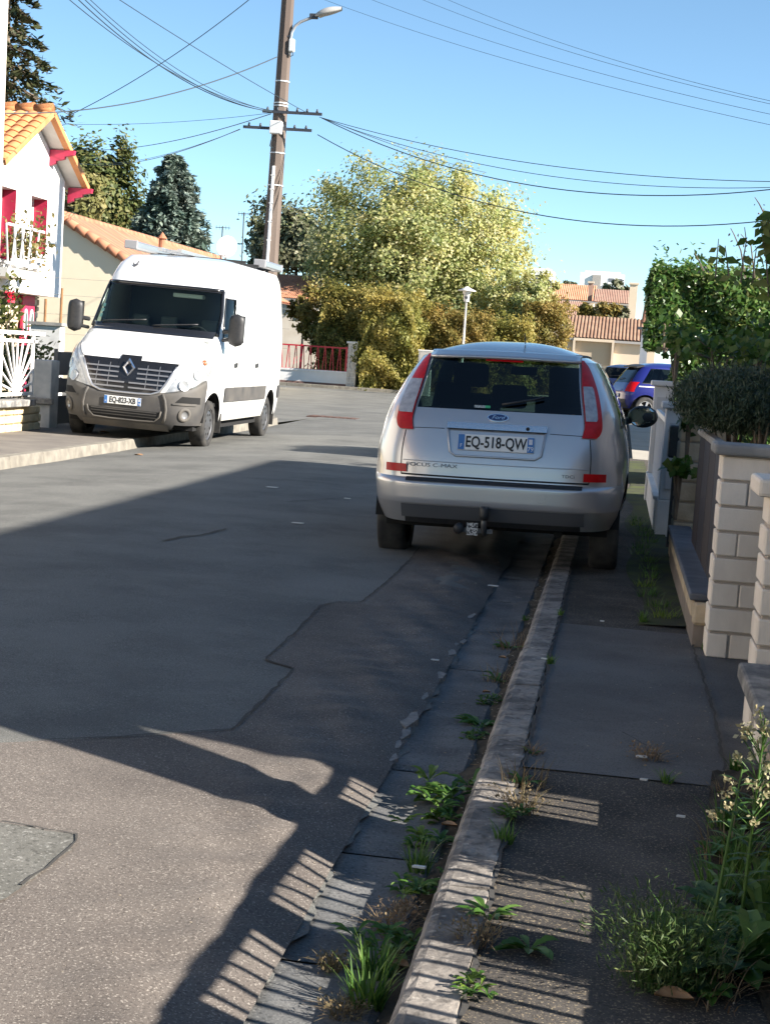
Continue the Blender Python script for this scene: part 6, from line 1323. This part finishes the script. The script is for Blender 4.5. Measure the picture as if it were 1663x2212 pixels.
def leaf_cloud(name, c, rad, n, size, lm, label, cat, seed, stem=True, **k):
    rng = np.random.default_rng(seed); e = empty(name, (c[0], c[1], c[2] - rad[2]), 0, label, cat); P = rng.normal(0, .5, (n, 3)); P = np.clip(P, -1.15, 1.15) * rad + [0, 0, rad[2]]
    link('foliage', leaf_mesh('foliage', P, np.tile([-.3, -.6, .6], (n, 1)), size, lm, rng, **k), e)
    if stem:
        t = MB()
        for j in range(6): q = P[rng.integers(0, n)]; t.tube([(0, 0, max(-c[2] + rad[2], -.3)), (q[0] * .4, q[1] * .4, q[2] * .5), tuple(q)], [.012, .008, .004], 5)
        t.build('stem', BARK, e)
    return e
for (x, y, Y_, r_, n, lb) in ((1465, 735, 15.5, (.16, .3, .14), 160, 'drooping vine with broad leaves in front of the hedge'), (1560, 750, 14.5, (.34, .4, .13), 260, 'broad leaved vine mass right of the drooping vine'), (1640, 735, 15, (.22, .4, .2), 160, 'broad leaved vine at the right edge'), (1492, 885, 11.6, (.07, .1, .16), 60, 'vine trailing down the tan stone pillar'), (1468, 1012, 11.2, (.10, .14, .07), 60, 'low vine leaves at the foot of the tan pillar'), (1440, 690, 18, (.2, .3, .15), 70, 'leafy vine shoots on the hedge face')):
    c = at(x, y, Y_); leaf_cloud('vine', c, r_, n, .075, VIN, lb, 'vine', int(x), aspect=1.15, jitter=.7, fold=.08)
ROS = G('needle_rosemary', (.035, .055, .03), (.055, .08, .045), (.08, .10, .065), (.10, .12, .085), trans=.15)
def spray_bush(name, c, rad, n, L, lm, label, cat, seed, lean=.35, base=None):
    rng = np.random.default_rng(seed); e = empty(name, (c[0], c[1], base if base is not None else c[2] - rad[2]), 0, label, cat); zb = e.location.z
    s = rng.uniform(0, 1, n); B = rng.normal(0, 1, (n, 3)); B = B / np.linalg.norm(B, axis=1, keepdims=True) * (rng.uniform(0, 1, (n, 1)) ** .4) * (1 + .18 * np.sin(7 * B[:, :1] + 3) * np.sin(6 * B[:, 1:2])) * np.array(rad); B[:, 2] += (c[2] - zb) + rng.exponential(.02, n)
    A = np.stack([B[:, 0] / rad[0] * lean + rng.normal(0, .3, n), B[:, 1] / rad[1] * lean + rng.normal(0, .3, n), np.ones(n)], 1)
    link('foliage', leaf_mesh('foliage', B, rng.normal(0, 1, (n, 3)), L * .22, lm, rng, 5.0, .6, A=A), e)
    t = MB()
    for j in range(10): q = B[rng.integers(0, n)]; t.tube([(q[0] * .3, q[1] * .3, 0), tuple(q)], [.01, .004], 4)
    t.build('stem', BARK, e); return e
c = at(1592, 872, 9.4); spray_bush('rosemary_bush', c, (.36, .8, .18), 65000, .034, ROS, 'dense grey green rosemary bush behind the pale block pillar', 'bush', 61, base=1.0)
c = at(1650, 905, 8.9); spray_bush('rosemary_bush', c, (.08, .2, .10), 1500, .05, G('needle_pale', (.08, .10, .075), (.12, .14, .11), trans=.15), 'paler spiky sprig at the right end of the rosemary', 'bush', 62, base=1.0)
SHO = G('leaf_shoot', (.05, .10, .02), (.10, .16, .03), (.2, .24, .06), (.26, .26, .08), trans=.45, rough=.4)
def shoots(name, stems, label, seed, lm=SHO, size=.075, Y=17.0, step=.11):
    rng = np.random.default_rng(seed); e = empty(name, at(*stems[0][0], Y), 0, label, 'shrub'); o = e.location.copy(); t = MB(); P, A = [], []
    for st in stems:
        pts = [at(x, y, Y) - o for x, y in st]; t.tube(pts, [.010 - .006 * i / (len(pts) - 1) for i in range(len(pts))], 5)
        for i in range(len(pts) - 1):
            L = (pts[i + 1] - pts[i]).length
            for k in range(int(L / step)):
                for s in (-1, 1): P.append(pts[i].lerp(pts[i + 1], k * step / L) + Vector((s * .05, rng.uniform(-.05, .05), -.01))); A.append((s, rng.uniform(-.4, .4), -.7))
    t.build('stem', BARK, e); P = np.array([tuple(p) for p in P]); link('foliage', leaf_mesh('foliage', P, np.tile([0, -1., .3], (len(P), 1)), size, lm, rng, 1.9, .5, A=np.array(A), fold=.1), e)
shoots('tall_shoots', [[(1545, 600), (1548, 560), (1552, 515)], [(1575, 600), (1570, 560), (1566, 530)], [(1600, 610), (1605, 560), (1612, 520), (1608, 490)], [(1625, 610), (1630, 560), (1634, 535)]], 'leafy shoots standing above the hedge against the sky', 71)
shoots('tall_shoots', [[(1660, 640), (1655, 560), (1645, 500), (1650, 450)], [(1680, 640), (1668, 540), (1660, 480), (1668, 440)], [(1690, 600), (1672, 520), (1652, 475)]], 'yellow green bush top cut by the right edge', 72, size=.10, step=.07)
shoots('wispy_twigs', [[(1610, 600), (1600, 540), (1585, 505), (1578, 492)], [(1630, 600), (1622, 530), (1600, 505)], [(1520, 585), (1508, 560), (1500, 545)], [(1660, 480), (1640, 440), (1630, 425)]], 'thin bare twigs sticking out of the hedge top', 73, G('leaf_twig', (.12, .12, .14), (.18, .16, .15)), .022, 17.5, .06)
# left garden plants
c = at(14, 690, 25.5); leaf_cloud('rose_bush', c, (.30, .3, .75), 380, .07, G('leaf_rose', (.12, .12, .03), (.2, .18, .05), (.09, .12, .03), trans=.35), 'straggly rose bush in front of the stone house wall', 'bush', 81)
c = at(22, 637, 25.3); rs = empty('red_rose', c, 0, 'single red rose bloom above the white railing', 'flower'); rng = np.random.default_rng(3); P = rng.normal(0, .045, (40, 3)); link('petals', leaf_mesh('petals', P, P + .01, .07, mat('rose_red', (.6, .01, .04), .6), rng, 1.0, .3), rs); MB().tube([(0, 0, -.6), (.02, 0, -.3), (0, 0, 0)], .006, 5).build('stem', BARK, rs)
for x, y, n, lb in ((20, 800, 420, 'green bush behind the white fan railing'), (58, 775, 200, 'small bush below the crimson door')): c = at(x, y, 23.5); leaf_cloud('garden_bush', c, (.45, .4, .40), n * 2, .06, LEFTG, lb, 'bush', x + 7)
# ================================================================== WEEDS, DRY LEAVES, LITTER on the near ground
WG = leafmat('weed_green', [(.045, .115, .02), (.075, .165, .03), (.11, .21, .045), (.16, .25, .065)], .35, .45); WD = leafmat('weed_dry', [(.22, .15, .08), (.3, .21, .12), (.17, .11, .07), (.38, .29, .17)], .25, .8); WB = leafmat('weed_bluegreen', [(.045, .10, .04), (.07, .135, .055), (.10, .165, .075)], .3, .5); WY = leafmat('weed_lime', [(.14, .22, .03), (.2, .28, .05), (.1, .18, .03)], .4, .45)
def blades(rng, n, R0, L, W, spread=.6, curve=.5, seg=4):
    V, Fc = [], []
    for i in range(n):
        a = rng.uniform(0, 6.283); r = R0 * math.sqrt(rng.uniform(0, 1)); b = np.array([r * math.cos(a), r * math.sin(a), 0]); a2 = a + rng.normal(0, .7); d = np.array([math.cos(a2), math.sin(a2), 0]); l = L * rng.uniform(.5, 1.15); sp = spread * rng.uniform(.2, 1.2); t = np.array([-d[1], d[0], 0]); k = len(V)
        for j in range(seg + 1):
            s = j / seg; p = b + d * (l * sp * s * (.4 + curve * s)) + np.array([0, 0, 1]) * l * (s - curve * sp * .5 * s * s); w = W * (1 - s ** 1.5) * .5 + .0004
            V.append(p - t * w); V.append(p + t * w)
        for j in range(seg): q = k + 2 * j; Fc.append((q, q + 1, q + 3, q + 2))
    return V, Fc
def rosette(rng, n, L, W, rise=.5):
    """broad leaves: arched six-sided blades round a centre"""
    V, Fc = [], []
    for i in range(n):
        a = rng.uniform(0, 6.283); d = np.array([math.cos(a), math.sin(a), 0]); t = np.array([-d[1], d[0], 0]); l = L * rng.uniform(.45, 1.15); w = W * rng.uniform(.6, 1.1); rs = rise * rng.uniform(.2, 1.3); k = len(V); b = d * rng.uniform(0, .12) * L
        for s, ww in ((0, .12), (.3, .55), (.55, 1.0), (.8, .75), (1.0, .05)):
            p = b + d * l * s + np.array([0, 0, 1]) * (l * rs * (s - .62 * s * s) + .004); f = np.array([0, 0, 1]) * w * .25 * ww
            V += [p - t * w * ww * .5 + f, p, p + t * w * ww * .5 + f]
        for j in range(4):
            q = k + 3 * j; Fc += [(q, q + 1, q + 4, q + 3), (q + 1, q + 2, q + 5, q + 4)]
    return V, Fc
def vf(name, V, Fc, m, parent): 
    me = bpy.data.meshes.new(name); me.from_pydata([tuple(v) for v in V], [], Fc); me.materials.append(m); return link(name, me, parent)
def weed(px, py, z, kind, s, label, seed, grp='weeds along the kerb'):
    p = gnd(px, py, z); rng = np.random.default_rng(seed); e = empty('weed', (p.x, p.y, z - .01), rng.uniform(0, 6), label, 'weed', grp)
    if kind == 'grass': vf('grass_blades', *blades(rng, int(46 * min(2, s + .3)), .04 * s, .12 * s, .006, .7, .6), WG, e)
    elif kind == 'tallgrass': vf('grass_blades', *blades(rng, 70, .05 * s, .15 * s, .006, .7, .5), WG, e); vf('pale_blades', *blades(rng, 16, .05 * s, .17 * s, .006, .8, .5), WY, e)
    elif kind == 'rosette': vf('leaves', *rosette(rng, 15, .10 * s, .035 * s, .6), WG, e)
    elif kind == 'leafy':
        for j in range(9):
            V, Fc = rosette(rng, 9, .05 * s, .019 * s, .8); o = np.array([*rng.normal(0, .04 * s, 2), rng.uniform(0, .045 * s)]); vf('leaves', [v + o for v in V], Fc, WG if j % 3 else WY, e)
    elif kind == 'dry':
        vf('dry_stalks', *blades(rng, 90, .05 * s, .075 * s, .0022, 1.3, .7), WD, e); n = 130; P = rng.normal(0, 1, (n, 3)) * [.04 * s, .04 * s, .015 * s] + [0, 0, .04 * s]; link('seed_heads', leaf_mesh('seed_heads', P, rng.normal(0, 1, (n, 3)), .006, WD, rng, 2), e, kind='stuff')
    elif kind == 'mixed':
        vf('dry_stalks', *blades(rng, 40, .06 * s, .10 * s, .003, 1.1, .7), WD, e); vf('leaves', *rosette(rng, 12, .06 * s, .02 * s, .9), WG, e)
    return e
ZG, ZK = -.015, .10
WL = [(1100, 1400, ZG, 'mixed', 1.5, 'mixed green and brown weed in the gutter nearest the car'), (1075, 1470, ZG, 'mixed', 1.2, 'sparse weed in the dirt strip between two clumps'), (1060, 1520, ZG, 'leafy', .8, 'small green weed in the dirt strip'), (1040, 1565, ZG, 'rosette', 1.1, 'green rosette weed beside the kerb foot'), (1030, 1592, ZG, 'leafy', .7, 'bright green weed at the end of the dirt strip'),
      (1135, 1340, ZG, 'grass', .4, 'tiny grass tuft under the rear of the car'), (965, 1745, ZG, 'leafy', 1.7, 'large leafy green clump in the gutter'), (945, 1775, ZG, 'leafy', 1.2, 'leafy weed just in front of the large clump'), (925, 1830, ZG, 'leafy', 1.0, 'dark green weed lying along the kerb foot'), (905, 1880, ZG, 'grass', .9, 'grass tuft among the barred shadows'), (895, 1930, ZG, 'leafy', 1.0, 'green weed next to reddish seed heads'),
      (868, 1975, ZG, 'dry', .7, 'reddish brown seed heads in the gutter'), (845, 2010, ZG, 'dry', .9, 'brown dry weed patch in the gutter'), (838, 2060, ZG, 'leafy', 1.1, 'green weed behind the tall grass'), (812, 2110, ZG, 'tallgrass', .7, 'tall grass clump at the bottom of the gutter'), (792, 2170, ZG, 'tallgrass', .75, 'tall grass clump nearest the bottom edge'), (720, 2085, ZG, 'dry', .6, 'flattened dry stalks on the gutter edge'), (745, 2190, ZG, 'dry', .7, 'dry stalks at the bottom edge left of the grass'),
      (1130, 1690, ZK, 'mixed', 1.2, 'green and straw coloured weed behind the kerb'), (1125, 1745, ZK, 'dry', 1.1, 'straw coloured tuft behind the kerb'), (1098, 1765, ZK, 'leafy', .7, 'lime green weed behind the kerb'), (1090, 1815, ZK, 'grass', .6, 'thin grass behind the kerb in shadow'), (1055, 1975, ZK, 'rosette', .8, 'small rosette on the kerb joint'), (1030, 2030, ZK, 'dry', .9, 'dry tuft on the kerb joint'), (1015, 2145, ZK, 'leafy', .65, 'lime rosette on the kerb joint near the bottom'), (1145, 2045, ZK, 'rosette', .9, 'flat weed on the dark pavement'), (1210, 1325, .07, 'grass', .35, 'yellowish tuft at the slab corner'), (1390, 1340, .06, 'grass', .6, 'short grass on the slab edge'), (1150, 1625, .095, 'mixed', .6, 'weed in the joint beside the slab'), (1190, 1430, .09, 'grass', .4, 'grass in the kerb joint beside the slab'), (1400, 1640, .09, 'dry', .9, 'dry brown tuft lying on the slab'), (1440, 1690, .09, 'grass', .5, 'small grass at the near edge of the slab')]
for i, (px, py, z, k, s, lb) in enumerate(WL): weed(px, py, z, k, s, lb, 100 + i)
for i in range(14):                                                  # moss and grass along the far pavement edge
    y_ = 8.9 + i * .45; rng = np.random.default_rng(200 + i); e = empty('weed', (.33 + random.uniform(-.06, .05), y_, zkerb(y_) - .01), 0, 'small grass tuft in the row at the foot of the slate ledge', 'weed', 'grass tufts along the ledge'); vf('grass_blades', *blades(rng, 40, .07, .09, .005, .9, .6), WG if i % 3 else WY, e)
weed(1590, 1375, .06, 'leafy', .9, 'green plant at the foot of the blue grey gate', 301, 'plants at the pillars'); weed(1522, 1402, .06, 'grass', .35, 'tiny tuft at the corner of the pale pillar', 302, 'plants at the pillars')
# big weed bed at the bottom right
def plant(px, py, z, label, name='wild_plant'): p = gnd(px, py, z); return empty(name, (p.x, p.y, z - .01), 0, label, 'weed', 'weed bed at the wall')
def stalk(e, rng, h, lean, n, L, W, m, name='leaves', droop=.4):
    """upright stem with narrow alternate leaves"""
    t = [(lean[0] * s, lean[1] * s, h * s) for s in np.linspace(0, 1, 6)]; MB().tube(t, [.006 - .004 * i / 5 for i in range(6)], 6).build('stem', MATS['weed_green'], e); V, Fc = [], []
    for i in range(n):
        s = .1 + .9 * i / n; a = i * 2.4 + rng.normal(0, .3); d = np.array([math.cos(a), math.sin(a), 0]); tt = np.array([-d[1], d[0], 0]); b = np.array([lean[0] * s, lean[1] * s, h * s]); l = L * (1.1 - .6 * s) * rng.uniform(.7, 1.2); k = len(V)
        for q, ww in ((0, .3), (.4, 1), (.75, .7), (1, .05)):
            p = b + d * l * q + np.array([0, 0, 1]) * l * (.5 * q - droop * q * q); V += [p - tt * W * ww * .5, p + tt * W * ww * .5]
        for j in range(3): q = k + 2 * j; Fc.append((q, q + 1, q + 3, q + 2))
    vf(name, V, Fc, m, e)
rng = np.random.default_rng(77)
e = plant(1512, 2130, ZK, 'tall upright weed with narrow leaves leaning to the right'); stalk(e, rng, .48, (.06, .12), 46, .085, .011, WG)
e = plant(1600, 1990, ZK, 'tall weed topped by cream fluffy flower heads'); stalk(e, rng, .52, (.02, .05), 30, .09, .010, WB)
CRM = leafmat('fleabane_cream', [(.5, .42, .25), (.62, .55, .36), (.42, .33, .18), (.55, .5, .38)], .4, .8); P = []
for j in range(46):
    s = .45 + .55 * rng.uniform(0, 1); a = rng.uniform(0, 6.28); r_ = .12 * (1.15 - s) + .015; c = np.array([.02 * s + r_ * math.cos(a), .05 * s + r_ * math.sin(a) * .6, .52 * s + .03])
    P.append(c + rng.normal(0, .0075, (14, 3))); MB().tube([(.02 * s, .05 * s, .52 * s - .03), tuple(c)], .0014, 4).build('flower_stalk', MATS['weed_green'], e)
P = np.concatenate(P); link('flower_heads', leaf_mesh('flower_heads', P, rng.normal(0, 1, P.shape), .0085, CRM, rng, 1.7), e, kind='stuff')
FE = leafmat('weed_feathery', [(.04, .08, .02), (.06, .11, .03), (.09, .14, .045), (.13, .16, .06)], .3, .5)
for i, (px, py, h, sp, n, lb) in enumerate(((1400, 2120, .20, .055, 2600, 'feathery fine leaved weed at the left of the bed'), (1445, 2130, .16, .055, 2000, 'feathery weed beside the fallen leaf'))):
    e = plant(px, py, ZK, lb); s = rng.uniform(0, 1, n); B = np.stack([rng.normal(0, sp, n) * (.5 + s), rng.normal(0, sp, n) * (.5 + s), s * h], 1); A = np.stack([B[:, 0] / sp * .4, B[:, 1] / sp * .4, np.ones(n)], 1); link('foliage', leaf_mesh('foliage', B, rng.normal(0, 1, (n, 3)), .0032, FE, rng, 6.5, .5, A=A), e); vf('stems', *blades(rng, 22, .03, h, .003, .5, .2), WG, e)
for i, (px, py, s, lb) in enumerate(((1490, 2110, 1.5, 'broad leaved dock in the middle of the bed'), (1560, 2090, 1.9, 'large dock with dark glossy leaves'), (1620, 2110, 2.0, 'large dock nearest the bottom right corner'), (1650, 2010, 1.8, 'broad leaved plant at the right edge'), (1570, 2010, 1.4, 'broad leaved plant behind the tall weed'), (1640, 1930, 1.3, 'rounded leaf plant below the cream flowers'))):
    e = plant(px, py, ZK, lb); V, Fc = rosette(rng, 16, .105 * s, .048 * s, .9); vf('leaves', V, Fc, WG if i % 2 else WB, e)
    V, Fc = rosette(rng, 6, .07 * s, .04 * s, 1.6); vf('upper_leaves', V, Fc, WG, e)
for i, (px, py, k, s, lb) in enumerate(((1600, 1880, 'grass', 1.2, 'grass clump behind the cream flowers'), (1555, 1790, 'grass', 1.0, 'grass clump at the foot of the low wall'), (1650, 1960, 'tallgrass', .9, 'tall grass at the right edge of the bed'), (1580, 1720, 'mixed', .9, 'small leafy weed in the corner of the wall'), (1590, 1660, 'grass', .6, 'grass at the wall end'), (1540, 2050, 'leafy', 1.1, 'leafy filler weed in the bed'), (1460, 2060, 'leafy', .9, 'small leafy weed at the bed edge'), (1600, 2060, 'leafy', 1.3, 'leafy weed between the docks'), (1640, 1850, 'leafy', 1.5, 'leafy weed right of the cream flowers'), (1570, 1850, 'mixed', 1.4, 'tangled weed left of the cream flowers'), (1620, 1780, 'leafy', 1.2, 'leafy weed at the coping foot'), (1550, 1950, 'grass', 1.3, 'grass beside the tall narrow leaved weed'), (1500, 2060, 'grass', 1.2, 'grass at the foot of the tall narrow leaved weed'), (1430, 2100, 'mixed', 1.0, 'tangled dry weed left of the fallen leaf'), (1530, 2150, 'mixed', 1.3, 'tangled dry weed at the bottom of the bed'))): weed(px, py, ZK, k, s, lb, 400 + i, 'weed bed at the wall')
bedm = MB().grid(lambda u, v: (.44 + .16 * u - .07 * math.sin(3 * v) * (1 - u), 3.1 + 2.2 * v, 0.102 + .02 * u + .004 * math.sin(40 * u + 60 * v)), 10, 30); bedm.build('soil_bed', SOIL, smooth=True, kind='structure')
# fallen leaves and bits of litter
LF = mat('fallen_leaf', (.33, .17, .08), .8, col2=(.42, .25, .13), scale=60); random.seed(9)
def dead_leaf(px, py, z, s, label, m=LF):
    p = gnd(px, py, z); me = MB(); pr = [(0, .02), (.25, .32), (.55, .36), (.8, .2), (1, 0)]
    for x, w_ in pr: me.v += [((x - .5) * s, -w_ * s, .012 + .25 * w_ * s), ((x - .5) * s, 0, .006), ((x - .5) * s, w_ * s, .012 + .3 * w_ * s)]
    for j in range(4): q = 3 * j; me.f += [(q, q + 1, q + 4, q + 3), (q + 1, q + 2, q + 5, q + 4)]
    o = me.build('dead_leaf', m, None, smooth=True, label=label, cat='leaf', group='fallen leaves'); o.location = (p.x, p.y, z + .002); o.rotation_euler = (0, 0, random.uniform(-.5, .5)); return o
for px, py, z, s, lb in ((1455, 2165, ZK, .085, 'big brown dead leaf at the edge of the weed bed'), (970, 1790, .0, .05, 'pale dead leaf on the leafy gutter clump'), (1085, 1425, -.01, .04, 'small dead leaf in the dirt near the car'), (1050, 1500, -.01, .035, 'curled dead leaf in the dirt strip'), (865, 2095, -.01, .05, 'dead leaf under the grass in the gutter'), (40, 998, -.04, .22, 'dead leaves heaped against the left kerb'), (225, 935, .07, .14, 'dead leaf on the left pavement'), (300, 985, -.03, .14, 'pale dead leaf by the left kerb in front of the van')): dead_leaf(px, py, z, s, lb)
PW = mat('litter_white', (.6, .6, .57), .7)
for i, (px, py, z, s) in enumerate(((1065, 1268, .0, .035), (588, 1057, .06, .06), (643, 1132, .07, .05), (940, 1417, .03, .02), (1175, 1427, .1, .015), (1500, 1330, .06, .012), (1385, 1640, .1, .02), (1470, 1770, .1, .014), (1390, 1690, .1, .014), (905, 1880, .03, .02), (1300, 1345, .07, .012), (750, 1080, .07, .03))):
    p = gnd(px, py, z); MB().prism([(-s, -s * .2), (s * .8, -s * .3), (s, s * .25), (-s * .7, s * .3)], .006, .012).build('litter_scrap', PW, None, label='tiny pale scrap lying on the ground', cat='litter', group='tiny scraps on the ground').location = (p.x, p.y, (zroad(p.x, p.y) + .002) if p.x < -.7 else z)

# scattered grit, leaf crumbs and bits of bark: too many and too small to count
rng = np.random.default_rng(55); gm = MB()
def crumbs(n, x0, x1, y0, y1, zf, smin, smax):
    for i in range(n):
        x, y = rng.uniform(x0, x1), y0 + (y1 - y0) * rng.uniform(0, 1) ** 1.3; s = rng.uniform(smin, smax); z = zf(x, y) + s * .2; a = rng.uniform(0, 6.28); c_a, s_a = math.cos(a), math.sin(a); l = rng.uniform(1, 2.2)
        P = [(-l, 0, 0), (0, -.7, 0), (l, 0, 0), (0, .7, 0), (0, 0, .6)]
        gm.add([(x + s * (p[0] * c_a - p[1] * s_a), y + s * (p[0] * s_a + p[1] * c_a), z + s * p[2]) for p in P], [(0, 1, 4), (1, 2, 4), (2, 3, 4), (3, 0, 4)])
crumbs(420, -.44, -.36, 2.6, 12, lambda x, y: -.005 + (x + .44) * .25, .002, .006)
crumbs(260, -.80, -.44, 2.6, 11, lambda x, y: (-.018 if x > -.69 else zroad(x, y) + .006), .0015, .0045)
crumbs(380, -.22, .5, 2.6, 10, lambda x, y: zkerb(y) - .006, .0012, .0035)
crumbs(260, .25, .56, 3, 9, lambda x, y: zkerb(y) - .004, .0015, .005)
crumbs(420, -3.2, -.8, 2.6, 8, lambda x, y: zroad(x, y) + .006, .0012, .003)
gm.build('grit', mat('grit_mixed', (.12, .09, .06), .95, col2=(.34, .29, .22), scale=40, ramp=(.42, .6)), None, label='scattered grit and leaf crumbs along gutter and pavement', cat='grit', kind='stuff')
